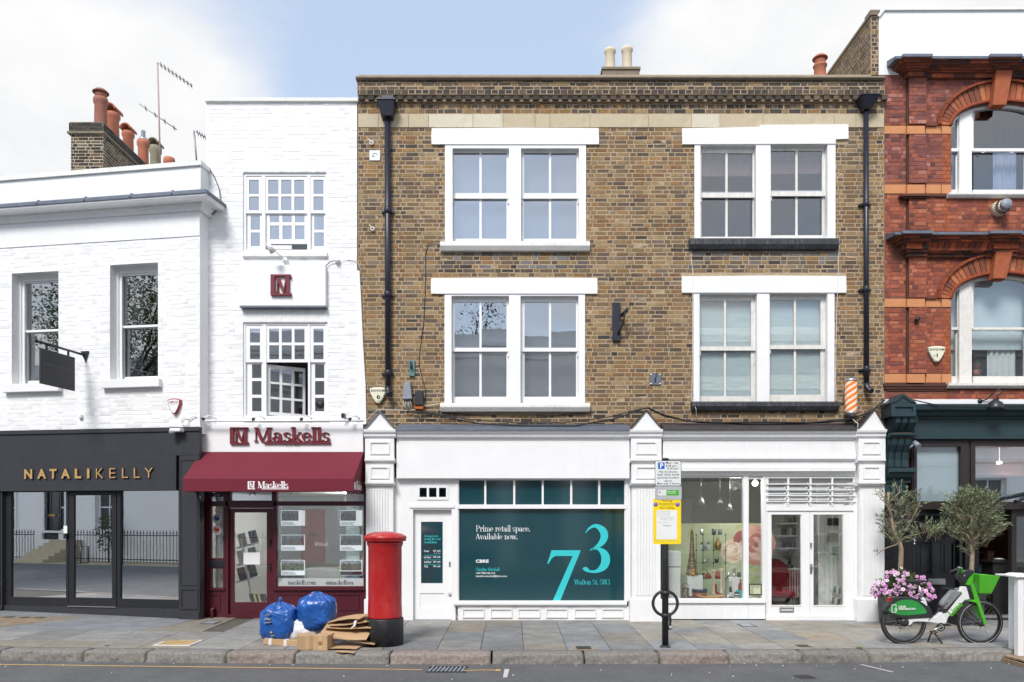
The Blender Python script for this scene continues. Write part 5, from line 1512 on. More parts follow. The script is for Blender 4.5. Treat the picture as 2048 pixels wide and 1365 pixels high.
def pane_set(par,cols,rows,d,m): 
    for x0,x1 in cols:
        for y0,y1 in rows: pane(par,P0,x0-.4,x1+.4,y0-.4,y1+.4,d,m)
def cottage(outer,lights,up_cols,up_rows,lo,name_rows):
    mb=MB(); mb.plate(*outer,lights,.03,.11); w=mb.build('window',W,BB)
    for L_,cols in zip(lights,up_cols):
        mb=MB(); mb.plate(L_[0]-1,L_[1]+1,L_[2]-1,up_rows[-1][1]+6,[(c[0],c[1],q[0],q[1]) for c in cols for q in up_rows],.045,.075); mb.build('sash',W,w)
        pane_set(w,cols,up_rows,.06,K['glass_strong'])
    for L_,cols,rows,y0,y1 in lo:
        mb=MB(); mb.plate(L_[0]-1,L_[1]+1,y0,y1,[(c[0],c[1],q[0],q[1]) for c in cols for q in rows],.078,.108); mb.build('sash',W,w)
        pane_set(w,cols,rows,.09,K['glass_strong'] if outer[2]<400 else K['glass'])
    return w
Lb=[(491.5,524,352,500),(530.5,614.5,352,500),(621,651,352,500)]
w1=cottage((485.5,653.5,344.5,503),Lb,[[(498,518)],[(536.5,557),(562.5,583),(588.5,608.5)],[(627,647)]],[(360,388.5),(393.5,421)],
    [(Lb[0],[(501.5,520)],[(432,460),(465.5,493)],425,501),(Lb[1],[(540,558.5),(565,583.5),(590,609)],[(431,445),(451.5,479)],425,488),(Lb[2],[(628.5,648)],[(432,460),(465.5,493)],425,501)],0)
mb=MB(); mb.pb(537,583,490.5,498,.1,.3); mb.build('ventilator',K['white'],w1)
mb=MB(); a,b=P0.at(485,515,-.05),P0.at(654,503.3,-.05); mb.profile([(-.03,a.z),(-.055,a.z+.02),(-.055,b.z-.02),(-.02,b.z),(.11,b.z-.001),(.11,a.z)],a.x,b.x); mb.build('sill',K['white_stain'],w1)
sheet(BB,490,650,350,502,.5,K['blind'],'blind',.002,2)
Lb=[(491,525,650,832),(532.5,616,650,832),(620,651,650,832)]
w2=cottage((485.5,656,644.5,837),Lb,[[(500,520)],[(538.5,558),(563.5,583.5),(589,609)],[(627,647)]],[(658,685.5),(691,719)],
    [(Lb[0],[(504,523)],[(729,756.5),(762.5,790),(796,823)],725,832.5),(Lb[2],[(630,648.5)],[(729,756.5),(762.5,790),(796,823)],725,832.5)],0)
p=P0.at(640,809,.08); mb=MB(); mb.lathe([(.078,0),(.078,.012),(.0,.012)],p,20,'y'); mb.build('fan_cover',K['print_black'],w2)
# inward-opening casement, hinged on its left edge
hx,hy=P0.at(535,830,.09),P0.at(535,729,.09)
Wd,Hd=.70,hy.z-hx.z
mb=MB(); cs=[(.05+i*.217,.05+i*.217+.172,.06+j*(Hd-.09)/3,.06+j*(Hd-.09)/3+(Hd-.09)/3-.04) for i in range(3) for j in range(3)]
mb.holed(0,Wd,0,Hd,cs,0,.035)
Mr=Matrix.Translation(Vector((hx.x,.1,hx.z))) @ Matrix.Rotation(radians(33),4,'Z')
mb.v=[Mr @ v for v in mb.v]; cas=mb.build('casement',W,w2)
for c in cs:
    mb=MB(); mb.box(c[0],c[1],.012,.018,c[2],c[3]); mb.v=[Mr @ v for v in mb.v]; mb.build('pane',K['glass'],w2)
mb=MB(); a,b=P0.at(485,843,-.03),P0.at(657,837.4,-.03); mb.box(a.x,b.x,-.03,.1,a.z,b.z); mb.build('sill',K['white'],w2)
room(BB,P0,470,665,330,520,.27,3.0,K['room']); room(BB,P0,470,665,630,845,.27,3.2,K['room'],K['room_floor'])

def emblem(mb,x0,x1,y0,y1,d,th):
    f=lambda p: (x0+p[0]*(x1-x0),y0+p[1]*(y1-y0))
    for i,q in enumerate(([(0,0),(.98,0),(.98,.07),(.2,.1),(.2,.9),(1,.93),(1,1),(0,1)],[(.76,.14),(.9,.14),(.9,.88),(.76,.88)],[(.7,.09),(1,.09),(1,.139),(.7,.139)],[(.68,.881),(1,.881),(1,.92),(.68,.92)],
                           [(.26,.16),(.44,.16),(.68,.86),(.58,.86)],[(.60,.86),(.67,.86),(.79,.15),(.73,.15)],[(.30,.30),(.36,.30),(.36,.84),(.30,.84)],[(.25,.841),(.42,.841),(.42,.88),(.25,.88)])):
        mb.pp([f(p) for p in q],d-th-.0004*i,d)
es=thing('emblem_sign','white wall box carrying a framed maroon letter M between the narrow building windows','sign',(X(566),-.06,Z(613)))
mb=MB(); mb.pb(480,651,530,612,-.11,-.006); mb.build('box',K['white'],es,bevel=.008)
mb=MB(); mb.pb(479,652,612.3,615,-.115,-.006); mb.build('drip_strip',K['lead'],es)
mb=MB(); emblem(mb,541,582,549,591,-.111,.05); mb.build('emblem',K['maroon_letter'],es)
fs=thing('shop_sign','white fascia board with raised maroon lettering above the burgundy awning','sign',(X(563),-.1,Z(905)))
mb=MB(); mb.pb(400,726,848,904.5,-.1,-.001); mb.build('board',K['white_clean'],fs,bevel=.004)
mb=MB(); emblem(mb,459.5,496.5,855,888.5,-.101,.045); mb.build('emblem',K['maroon_letter'],fs)
mb=MB(); put_polys(mb,serif_polys('Maskells',.2,.05),509,661,855,883.6,-.101,.04); mb.pp([(527,884.2),(661,884.2),(661,887.8),(527,887.8)],-.141,-.101)
mb.build('lettering',K['maroon_letter'],fs)
serif(fs,'lettering','EST. 1965',(572.5,601,889.6,894.3),-.101,K['print_grey'],T=.16,t=.07)
# awning
yl=-.84
l0,r0=P0.at(402,905,-.1),P0.at(727,905,-.1)
fz0,fz1=P0.at(500,958,yl).z,P0.at(500,983,yl).z
fl,fr=P0.at(366,958,yl).x,P0.at(707,958,yl).x
aw=thing('shop_awning','burgundy canvas awning with white lettering on its front edge','awning',((fl+fr)/2,-.45,fz1))
mb=MB(); mb.add([(fl,yl,fz0),(fr,yl,fz0),(r0.x,-.102,r0.z),(l0.x,-.102,l0.z)],[(0,1,2,3)])
mb.add([(fr,yl,fz0),(fr,-.1,fz0),(r0.x,-.101,r0.z)],[(0,1,2)]); mb.add([(fl,yl,fz0),(l0.x,-.1,fz0),(l0.x,-.101,l0.z)],[(2,1,0)])
o=mb.build('canopy',K['awning'],aw); m_=o.modifiers.new('s','SOLIDIFY'); m_.thickness=.004
mb=MB(); mb.box(fl,fr,yl-.003,yl+.001,fz1,fz0-.001); mb.box(fr-.004,fr,yl+.0015,-.1,fz1,fz0-.001); mb.box(fl,fl+.004,yl+.0015,-.1,fz1,fz0-.001); mb.build('valance',K['awning'],aw)
mb=MB(); mb.tube([(fl+.01,yl+.02,fz0-.02),(fr-.01,yl+.02,fz0-.02)],.014,6); mb.tube([(fl+.02,yl+.02,fz0-.03),(l0.x+.02,-.12,fz0-.03)],.012,6); mb.tube([(fr-.02,yl+.02,fz0-.03),(r0.x-.02,-.12,fz0-.03)],.012,6)
mb.build('frame',K['steel'],aw)
mb=MB(); emblem(mb,495.5,510,963,979,yl-.0034,.0008); mb.build('emblem',K['print_white'],aw)
mb=MB(); put_polys(mb,serif_polys('Maskells',.2,.07),515.5,577,963,977,yl-.0034,.001); mb.pp([(523,977.6),(577,977.6),(577,979),(523,979)],yl-.0044,yl-.0034); mb.build('lettering',K['print_white'],aw)
PS=Plane(fr,0,pi/2)
mb=MB(PS); emblem(mb,708.6,712,965.5,979,-.0005,.0008); put_polys(mb,serif_polys('Maskells',.2,.07),713,724.5,967,979.5,-.0005,.001); mb.build('lettering',K['print_white'],aw)

# burgundy shopfront
Bu=K['burgundy']
mb=MB()
mb.plate(399,733,982,1243,[(421,446.5,985,1003),(421,446.5,1013,1117),(422,446,1138,1176),(461,543.5,984,1001.5),(456.5,546,1016.5,1236),(554,727.5,984,1003),(554,727.5,1012,1173)],-.005,.09)
mb.pb(399,733,905,981.9,-.005,.09)
mb.pb(398,415,983,1243,-.06,-.0055); mb.pb(451,456,983,1243,-.03,-.0055); mb.pb(547,552.5,983,1176,-.03,-.0055)
mb.pb(416,552,1003.6,1012,-.03,-.0056); mb.pb(553,733,1003.6,1011.4,-.03,-.0056); mb.pb(545,734,1176,1181,-.05,-.0056); mb.pb(409,448,1177,1181,-.04,-.0056)
mb.pb(547,734,1213+15,1243,-.04,-.0056)
sfB=mb.build('shopfront',Bu,BB)
mb=MB(); recess_panel(mb,556,718,1188,1221,-.0058,2.4,.016); mb.build('panel',Bu,sfB)
mb=MB(); recess_panel(mb,414,440,1189,1223,-.0058,2.2,.016); mb.build('panel',Bu,sfB)
mb=MB(); a=P0.at(424,1240,-.08); b=P0.at(424,1219,-.08); mb.tube([(a.x,-.08,a.z),(a.x,-.08,b.z),(a.x+.03,-.05,b.z+.02)],.035,8); mb.build('stub_pipe',Bu,sfB)
for q,m_ in (((421,446.5,985,1003),'glass_dark'),((421,446.5,1013,1117),'glass_shop'),((422,446,1138,1176),'glass_shop'),((461,543.5,984,1001.5),'glass_dark'),((554,727.5,984,1003),'glass'),((554,727.5,1012,1173),'glass')):
    pane(sfB,P0,q[0]-.4,q[1]+.4,q[2]-.4,q[3]+.4,.03,K[m_])
mb=MB(); mb.pb(414,450,1121.5,1134.5,-.02,-.0055); mb.pb(417,447,1125,1131,-.026,-.0202); mb.build('letterbox',K['black_metal'],sfB)
mb=MB(); mb.plate(457,545.6,1017,1229,[(468,533.5,1025.5,1205)],.035,.085); dB=mb.build('door',Bu,BB)
mb=MB(); mb.pb(453,549,1229.4,1237,-.05,.09); mb.build('threshold',Bu,dB)
pane(dB,P0,467.5,534,1025,1205.5,.055,K['glass_shop'])
mb=MB(); mb.pb(536.5,541,1079,1092,.01,.0345); mb.pb(537.5,540.5,1127,1142,.005,.0345); mb.lathe([(.014,.05),(.02,.04),(.012,0)],P0.at(539,1082,.02),10,'y'); mb.build('lock',K['black_metal'],dB)
mb=MB(); mb.pb(445.5,449.5,1072,1082,-.03,-.0055); mb.build('bell_push',K['black_metal'],sfB)
mb=MB(); mb.pb(554.5,727,1157,1172.6,.0255,.0295); mb.build('frosted_band',K['sign_grey'],sfB)
serif(sfB,'lettering','maskells.com',(576,632,1160.5,1169.5),.025,K['print_black'],T=.16,t=.06)
serif(sfB,'lettering','@maskellsea',(652,707,1160.5,1170.5),.025,K['print_black'],T=.16,t=.06)
mb=MB(); put_polys(mb,serif_polys('Maskells',.2,.08),637,657,1085,1092,.0295,.0008); emblem(mb,630,636,1085,1092,.0295,.0008); mb.build('lettering',K['print_white'],sfB)
sans(sfB,'lettering','71',(497,511,983,991.5),.0295,K['print_grey'],bold=.02)
mb=MB(); mb.pb(422,446,986,994,.027,.0295); mb.build('sticker',mat('purple_sticker',srgb(44,26,76),.4,.02),sfB)
sans(sfB,'lettering','Zoopla',(427,441,987.5,992.5),.0265,K['print_white'])
for (px,py,c,s_) in ((434,1038.5,(46,78,130),'ARLA'),(434,1061,(190,60,62),'NAEA')):
    p=P0.at(px,py,.0292)
    mb=MB(); mb.cc=srgb(215,222,225); mb.lathe([(.085,0),(.085,.001)],p,24,'y'); mb.cc=srgb(*c); mb.lathe([(.052,.0012),(.052,.0018)],p+Vector((0,0,.018)),20,'y')
    mb.cc=srgb(210,225,235); mb.torus(p+Vector((0,-.002,.02)),.03,.006,'y',16,4,.3,2.4); o=mb.build('sticker',K['paint'],sfB)
    sans(sfB,'lettering',s_,(px-5,px+5,py+4,py+7),.0285,K['print_grey'],bold=.02)
# window cards: six lit holders on wires
rr=random.Random(31)
pos={0: 'top',1: 'middle',2: 'bottom'}
for ci,(x0,x1) in enumerate(((559,612),(677,727))):
    for ri,(y0,y1) in enumerate(((1018,1055),(1067,1104.5),(1117.5,1154))):
        t=thing('window_card',pos[ri]+' lit property card in the ' +('left' if ci == 0 else 'right')+' column of the burgundy shop window','window card',P0.at((x0+x1)/2,y1,.16))
        mb=MB(); mb.pb(x0,x1,y0,y1,.15,.158); mb.build('holder',K['clear'],t)
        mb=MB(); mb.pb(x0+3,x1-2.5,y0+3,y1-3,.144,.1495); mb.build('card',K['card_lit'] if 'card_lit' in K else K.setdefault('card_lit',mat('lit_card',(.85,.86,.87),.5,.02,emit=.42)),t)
        mb=MB(); px0,px1,py0,py1=x0+4,x1-(4 if ri != 0 else 15),y0+4,y0+24
        nx,ny=12,7
        sky_c,base_c=srgb(210,216,222),rr.choice((srgb(150,140,130),srgb(140,150,128),srgb(170,160,150)))
        for i in range(nx):
            for j in range(ny):
                f=rr.uniform(.55,1.25); q=sky_c if j<2+(i % 3 == 0) else base_c
                mb.cc=tuple(min(.9,v*f) for v in q)
                mb.pb(px0+(px1-px0)*i/nx,px0+(px1-px0)*(i+1)/nx,py0+(py1-py0)*j/ny,py0+(py1-py0)*(j+1)/ny,.1425,.1435)
        mb.build('photo',K['paint'],t)['kind']='stuff'
        mb=MB()
        if ci == 1 and ri == 2: mb.cc=srgb(104,24,40); mb.pb(x0+3.5,x1-3,y1-11,y1-3.5,.142,.1438)
        mb.cc=srgb(150,150,150)
        for k in range(3): mb.pb(x0+5,x0+rr.uniform(20,34),y1-10+k*2.2,y1-9+k*2.2,.141,.1415)
        mb.build('caption',K['paint'],t)
mb=MB()
for x in (557.5,613.5,675.5):
    a,b=P0.at(x,1157,.155),P0.at(x,1012,.155); mb.box(a.x-.004,a.x+.004,.152,.158,a.z,b.z)
tag(mb.build('hanging_wires',K['steel']),'thin steel wires that carry the lit property cards','wires')
mb=MB(); p=P0.at(692,987,.5); mb.lathe([(.0,-.005),(.06,-.005),(.06,.0),(.0,.001)],p,16); tag(mb.build('ceiling_spot',K['lamp_on']),'lit round ceiling spot just under the awning','lamp')
pl=bpy.data.lights.new('ceiling_spot_light','POINT'); pl.energy=35; pl.shadow_soft_size=.08; pl.color=(1,.95,.88)
po=bpy.data.objects.new('ceiling_spot_light',pl); col.objects.link(po); po.location=p+Vector((0,.2,-.1))
mb=MB(); mb.pb(487,519.5,1105.5,1129.5,.0495,.0535); pp_=tag(mb.build('notice_paper',K['paper']),'white paper notice taped inside the glass of the burgundy door','notice')
mb=MB(); sans(None,'','PLEASE',(499,508,1108.5,1110.5),.0492,None,mb=mb)
for k in range(4): sans(None,'','knock or ring the bell',(491,515,1113+k*3,1114.6+k*3),.0492,None,mb=mb)
mb.v=mb.v if False else mb.v
mk=thing('magazine_rack','white slanted magazine rack with magazines behind the burgundy door','rack',P0.at(495,1210,.5))
mb=MB()
for k in range(3):
    a,b=P0.at(473,1165-k*34,.5),P0.at(520,1152-k*34,.5)
    mb.tube([a,b],.02,6)
mb.tube([P0.at(482,1075,.5),P0.at(505,1206,.5)],.022,6)
mb.build('frame',K['white_clean'],mk)
for k,(x,y,c) in enumerate(((476,1165,(110,90,100)),(497,1158,(70,80,86)),(476,1131,(190,190,190)),(498,1125,(150,160,170)),(477,1097,(200,196,190)),(499,1091,(120,120,130)))):
    a=P0.at(x+8,y-16,.49); mb=MB(); mb.cc=srgb(*c); mb.obox(a,Vector((1,0,.26)).normalized(),(0,1,0),Vector((-.26,0,1)).normalized(),.075,.006,.13)
    tag(mb.build('magazine',K['paint']),('plum covered','dark slate covered','pale grey','blue grey','cream','mid grey')[k]+' magazine in the white rack behind the burgundy door','magazine')
bk=thing('book_row','row of dark books lying at the foot of the burgundy door glass','books',P0.at(515,1203,.35))
for k in range(7):
    a=P0.at(504+k*4.2,1196,.35); mb=MB(); mb.cc=srgb(*((50,46,44),(60,54,50),(190,180,130),(44,42,44),(200,190,150),(50,48,48),(66,60,58))[k]); mb.obox(a,Vector((1,0,.3)).normalized(),(0,1,0),Vector((-.3,0,1)).normalized(),.017,.06,.075); mb.build('book',K['paint'],bk)
room(BB,P0,416,731,984,1243,.1,3.8,K['room'],K['room_floor'])
mb=MB(); mb.box(X(560),X(720),1.6,2.3,.1,.82); tag(mb.build('office_desk',K['white_clean']),'plain white office desk deep inside the burgundy shop','desk')

# small fittings of the narrow building
t=thing('arm_lamp','white spotlight on a thin slanted arm above the framed letter M','lamp',P0.at(565,527,-.05))
p=P0.at(571,522,-.03); mb=MB(); mb.lathe([(.0,.05),(.05,.045),(.055,0)],p,16,'y'); mb.build('base',W,t)
q=P0.at(541,493,-.42); mb=MB(); mb.tube([p+Vector((0,-.03,0)),q],.009,6); mb.build('arm',W,t)
mb=MB(); mb.tube([q+Vector((-.05,0,.05)),q+Vector((-.02,.05,-.01)),q+Vector((.02,.1,-.07))],[.03,.05,.06],12); mb.build('head',W,t)
mb=MB(); p=P0.at(675,522,-.02); mb.lathe([(.0,.06),(.04,.06),(.05,0)],p,12,'y'); o=tag(mb.build('junction_box',W),'small white round junction box at the corner of the letter M box','junction box')
mb=MB(); mb.tube([P0.at(651,533,-.03),P0.at(660,524,-.04),P0.at(671,521,-.04)],.008,5); tag(mb.build('cable',K['cable']),'short black cable from the letter M box to the round junction box','cable')
mb=MB(); mb.tube([P0.at(680,522,-.03),P0.at(700,520,-.01),P0.at(715,525,-.012),P0.at(722,540,-.05)],.005,5); tag(mb.build('cable',K['cable_white']),'thin white cable running from the junction box to the brick wall','cable')
lr=thing('light_rail','white lighting rail with little clips along the top of the maroon lettered sign','light rail',P0.at(560,846,-.25))
mb=MB(); a,b=P0.at(388,842,-.25),P0.at(727,842,-.25); mb.tube([a,b],.02,8); mb.build('rail',W,lr)
for x in (407,507,603,700):
    mb=MB(); a=P0.at(x,840,-.25); mb.box(a.x-.025,a.x+.025,-.27,-.23,a.z-.02,a.z+.035); mb.build('clip',K['cable'],lr)
    mb=MB(); mb.tube([a+Vector((0,.0,.03)),a+Vector((.06,.1,.09)),a+Vector((.14,.24,.05))],.012,5); mb.build('bracket',W,lr)
t=thing('security_camera','tiny black camera on the white wall above the maroon lettering','camera',P0.at(688,836,-.08))
p=P0.at(688,833,-.1); mb=MB(); mb.box(p.x-.03,p.x+.03,-.2,-.06,p.z-.04,p.z+.04); mb.build('body',K['black_metal'],t)
mb=MB(); mb.box(p.x-.015,p.x+.015,-.06,-.004,p.z-.01,p.z+.02); mb.build('bracket',W,t)

# ------------------------------------------------------------------ the low angled white building with the dark shop
PA=Plane(-5.556,-.29,radians(-9.13))
BA=thing('low_white_building','low white building at an angle with a charcoal shopfront and grey lead cornice','building',(-7.6,2,.08))
zA=lambda py,px=400,d=0: PA.at(px,py,d).z
uA=lambda px,d=0: PA.at(px,700,d).x
UL=-5.6
az={k: zA(*v) for k,v in dict(top=(322,400),cop=(331,400),lead=(381,410,-.33),mould=(412,400,-.1),string=(472,400),fas=(856,398)).items()}
winA=[]
for px0,px1,py0,py1,pc in ((23.5,117,545,769,70),(220,316,528,760,268)):
    winA.append((uA(px0),uA(px1),zA(py1,pc),zA(py0,pc)))
mb=MB(PA); mb.holed(UL,0,az['fas']-.1,az['lead']-.02,winA,0,.3)
mb.box(-.3,0,.301,3.0,-.1,az['lead']-.02); mb.box(UL,-.301,2.7,3.0,-.1,az['lead']-.02); mb.box(UL,-.301,.301,2.69,az['lead']-.3,az['lead']-.2); mb.box(UL,UL+.2,.301,2.69,-.1,az['lead']-.31); mb.box(UL+.201,-.301,.301,2.69,az['fas']-.1,az['fas']-.02)
wallA=mb.build('wall',K['painted_joint'],BA)
bricks(wallA,PA,UL,0,az['fas']-.05,az['string'],winA+[(w[0]-.12,w[1]+.08,w[2]-.16,w[2]) for w in winA],whitebrick,K['painted_brick'],proud=.003,J=.008,L=.224,H=.068,nind=300,seed=33)
mb=MB(PA); mb.box(UL,.004,-.016,-.0005,az['string'],az['mould']+.05); mb.build('render_band',K['render'],BA)
mb=MB(PA); mb.box(UL,0,.02,.3,az['lead']-.019,az['cop']); mb.box(-.3,-.001,.301,2.9,az['lead']-.019,az['cop']); mb.build('parapet',K['render'],BA)
mb=MB(PA); mb.box(UL,.03,-.02,.34,az['cop']+.001,az['top']); mb.box(-.34,.03,.3405,2.9,az['cop']+.001,az['top']); mb.build('coping',K['white_stain'],BA)
L_=az['lead']; e=.30
def ring_mould(mb,prof,u1):
    """a moulding along the front that returns down the right-hand side"""
    n=len(prof)
    vs=[(UL,y,z) for y,z in prof]+[(u1-y,y,z) for y,z in prof]+[(u1-y,1.2,z) for y,z in prof]
    fs=[(k*n+i,(k+1)*n+i,(k+1)*n+(i+1) % n,k*n+(i+1) % n) for k in range(2) for i in range(n)]
    mb.add(vs,fs)
mb=MB(PA); zc=az['mould']; H_=L_-zc
ring_mould(mb,[(-.0165,zc-.06),(-.06,zc-.05),(-.07,zc+.01),(-.10,zc+.03),(-.11,zc+.07),(-.26,zc+H_-.10),(-.29,zc+H_-.06),(-.29,zc+H_-.001),(.015,zc+H_-.001)],0)
mb.build('cornice',K['render'],BA)
mb=MB(PA); ring_mould(mb,[(-.30,L_-.03),(-.312,L_-.03),(-.312,L_+.02),(-.28,L_+.05),(.018,L_+.09),(.018,L_)],0)
lead=mb.build('lead_capping',K['lead'],BA)
for u in (-.35,-1.15,-2.05,-3.0,-3.9):
    mb=MB(PA); mb.tube([(u,-.316,L_-.02),(u,-.28,L_+.055),(u,.0,L_+.095)],.018,6); mb.build('lead_roll',K['lead'],lead)
K['curtain_grey']=mat('grey_curtain',(.30,.31,.32),.9,.1,6)
for i,(w,(gx0,gx1,gy0,gm,gy1,pc)) in enumerate(zip(winA,((53,124,565,661,760,85),(246,324,550,652,752,280)))):
    ff=[]
    dF=.19
    x0,x1=w[0]-.02,w[1]+.02
    g0,g1=uA(gx0,dF+.04),w[1]-.07
    zt,zm,zb=zA(gy0,pc,dF),zA(gm,pc,dF),zA(gy1,pc,dF)
    mb=MB(PA)
    for k,(ins,d0,d1) in enumerate(((.05,dF-.03,dF),(.10,dF,dF+.03))):
        mb.holed(w[0],w[1],w[2],w[3],[(w[0]+ins,w[1]-ins,w[2]+.03,w[3]-ins)],d0,d1-.0005)
    win=mb.build('window',W,BA)
    mb=MB(PA); mb.holed(w[0],w[1],zm-.02,w[3],[(g0,g1,zm+.02,zt)],dF+.03,dF+.07); mb.build('sash',W,win)
    mb=MB(PA); mb.holed(w[0],w[1],w[2],zm+.018,[(g0,g1,zb,zm-.025)],dF+.0705,dF+.11); mb.build('sash',W,win)
    for za,zb_,d in ((zm+.018,zt+.002,dF+.05),(zb-.002,zm-.023,dF+.09)):
        mb=MB(PA); mb.box(g0-.003,g1+.003,d,d+.004,za,zb_); mb.build('pane',K['glass_strong'],win)
    mb=MB(PA); mb.box(w[0]-.12,w[1]+.08,-.10,.16,w[2]-.15,w[2]-.001); mb.build('sill',K['white'],win,bevel=.006)
    mb=MB(PA); mb.smooth=True; n=24
    vs=[(g0-.05+.34*k/n,dF+.22+.02*sin(k*1.3),z) for z in (w[2],w[3]) for k in range(n+1)]
    mb.add(vs,[(k,k+1,n+2+k,n+1+k) for k in range(n)]); mb.build('curtain',K['curtain_grey'],win)
mb=MB(PA); mb.box(UL+.3,-.31,2.3,2.35,3.6,7.0); mb.build('interior',K['room_dark'],BA)
# charcoal shopfront
G,Bf=K['grey_front'],K['black_frame']
zf,zs0,zs1=az['fas'],zA(914,180,-.04),zA(982,180,-.06)
mb=MB(PA); mb.box(UL,.01,-.035,.05,zs0+.0,zf+.01); mb.box(UL,.012,-.06,-.0355,zf-.06,zf+.012); mb.box(UL,.012,-.055,-.0355,zs0,zs0+.03); mb.build('fascia',G,BA)
sgA=thing('shop_sign','charcoal panel with separate brass letters over the dark glazed shopfront','sign',PA.M @ Vector((uA(180),-.05,zs1)))
mb=MB(PA); mb.box(uA(4),uA(357),-.075,-.0,zs1,zs0-.004); mb.build('panel',G,sgA,bevel=.004)
lets=[('N',49,65,.04),('A',75,93,.04),('T',99.5,113.5,.04),('A',122.5,140.5,.04),('L',150,163,.04),('I',174.5,179.5,.04),('K',192.5,207,-.008),('E',219,231.5,-.008),('L',244.5,256.5,-.008),('L',268,280.5,-.008),('Y',289.5,306,-.008)]
zt,zb=zA(937.5,180,-.1),zA(957,180,-.1)
for ch_,x0,x1,bo in lets:
    vs,fs_=text_mesh(ch_,bo); mb=MB(PA)
    xs=[v[0] for v in vs]; ys=[v[1] for v in vs]; a0,a1=uA(x0,-.1),uA(x1,-.1)
    q=[(a0+(v[0]-min(xs))/(max(xs)-min(xs))*(a1-a0),zb+(v[1]-min(ys))/(max(ys)-min(ys))*(zt-zb)) for v in vs]
    n=len(q); es_={}
    for f in fs_:
        for k in range(len(f)): es_[(f[k],f[(k+1) % len(f)])]=1
    mb.m=0; mb.add([(x,-.108,z) for x,z in q],fs_)
    mb.m=1; mb.add([(x,-.108,z) for x,z in q]+[(x,-.0755,z) for x,z in q],[(b,a,a+n,b+n) for (a,b) in es_ if (b,a) not in es_])
    mb.build('letter',[K['gold'],K['dark_side']],sgA)
def frameA(name,par,px0,px1,py0,py1,holes,d0,d1,m,pc=180):
    mb=MB(PA); hz_=[(uA(h[0],d0),uA(h[1],d0),zA(h[3],pc,d0),zA(h[2],pc,d0)) for h in holes]
    mb.holed(uA(px0,d0),uA(px1,d0),zA(py1,pc,d0),zA(py0,pc,d0),hz_,d0,d1)
    return mb.build(name,m,par),hz_
sfA,hz_=frameA('shopfront',BA,-10,359,979,1214,[(22,132,984,1197),(137,234,983,1213.9),(240.5,357,982,1197)],.02,.09,Bf)
for h in (hz_[0],hz_[2]):
    mb=MB(PA); mb.box(h[0]-.003,h[1]+.003,.05,.056,h[2]-.003,h[3]+.003); mb.build('pane',K['glass_nk'],sfA)
dA,h2=frameA('door',BA,138,232.5,984,1212,[(148,224,991,1196)],.025,.075,Bf)
h=h2[0]; mb=MB(PA); mb.box(h[0]-.003,h[1]+.003,.05,.056,h[2]-.003,h[3]+.003); mb.build('pane',K['glass_nk'],dA)
for k,(dd,off) in enumerate(((-.06,0),(.14,-.07))):
    u0=uA(151.5,0)+.0; mb=MB(PA); z0,z1=zA(1127,150),zA(1094,150)
    mb.tube([(u0,.02,z1),(u0+.0,dd,z1),(u0,dd,z0),(u0,.02,z0)],.013,8) if k else mb.tube([(u0,.02,z1),(u0+.14,-.05,z1),(u0+.14,-.05,z0),(u0,.02,z0)],.014,8)
    mb.build('handle',K['black_metal'],dA)
mb=MB(PA); mb.box(uA(127),uA(134),.0,.0195,zA(1067,130),zA(1052,130)); mb.build('door_sticker',K['paper'],sfA)
mb=MB(PA); mb.box(uA(129),uA(135),-.03,.0195,zA(1078,130),zA(1068,130)); mb.build('lock_box',K['black_metal'],sfA)
mb=MB(PA); zb0=zA(1214,180,.02); mb.box(UL,.0,-.01,.1,-.05,zb0-.001); mb.build('plinth',G,BA)
mb=MB(PA); mb.box(uA(137),uA(233),-.03,.02,zb0+.0,zb0+.015); mb.build('threshold',K['steel'],BA)
# pilasters
def pilA(px0,px1):
    u0,u1=uA(px0,-.05),uA(px1,-.05)
    mb=MB(PA); mb.box(u0,u1,-.05,.1,-.05,zs0-.001)
    z0,z1,zt_=zA(1214,378,-.05),zA(1180,378,-.05),zA(1177,378,-.05)
    mb.holed(u0+.01,u1-.03,z0-.04,z1+.04,[(u0+.05,u1-.07,z0,z1)],-.066,-.0505)
    mb.holed(u0+.01,u1-.03,zt_+.05,zs0-.06,[(u0+.035,u1-.055,zt_+.08,zs0-.09)],-.062,-.0505)
    mb.box(u0-.005,u1-.01,-.068,-.0505,-.05,z0-.08)
    mb.build('pilaster',G,BA)
pilA(358.5,399); pilA(-40,4)
room(BA,PA,-10,355,984,1226,.12,2.6,mat('shop_room',(.34,.34,.33),.9,.05,2),K['wood'])
mb=MB(PA); u0=uA(24,.3); mb.box(u0,u0+.45,.35,.4,.25,1.35); tag(mb.build('standing_screen',mat('pale_turquoise',srgb(176,210,206),.6,.04),None),'pale turquoise upright panel inside the left pane of the dark shop','panel')
ds=thing('trestle_desk','dark trestle desk inside the dark glazed shop','desk',PA.M @ Vector((-3.0,1.0,.2)))
mb=MB(PA); mb.box(uA(120,.8),uA(180,.8),.7,1.3,.86,.9); mb.build('desk_top',K['bike_dark'],ds)
for a_,b_ in ((95,128),(150,128)):
    mb=MB(PA); p,q=PA.at(a_-3,1195,.8),PA.at(b_+12,1140,.8); mb.tube([(p.x,.8,.22),(q.x,.8,.86)],.03,6); mb.build('leg',K['bike_dark'],ds)
oc=thing('desk_chair','dark angular desk chair inside the left pane of the dark shop','chair',PA.M @ Vector((-3.4,.9,.2)))
p=PA.at(88,1160,.8); mb=MB(PA); mb.obox((p.x,.8,.95),Vector((.5,0,-1)).normalized(),(0,1,0),Vector((1,0,.5)).normalized(),.3,.2,.03); mb.build('backrest',K['bike_dark'],oc)
mb=MB(PA); mb.box(p.x+.1,p.x+.45,.6,1.0,.62,.68); mb.build('seat',K['bike_dark'],oc)
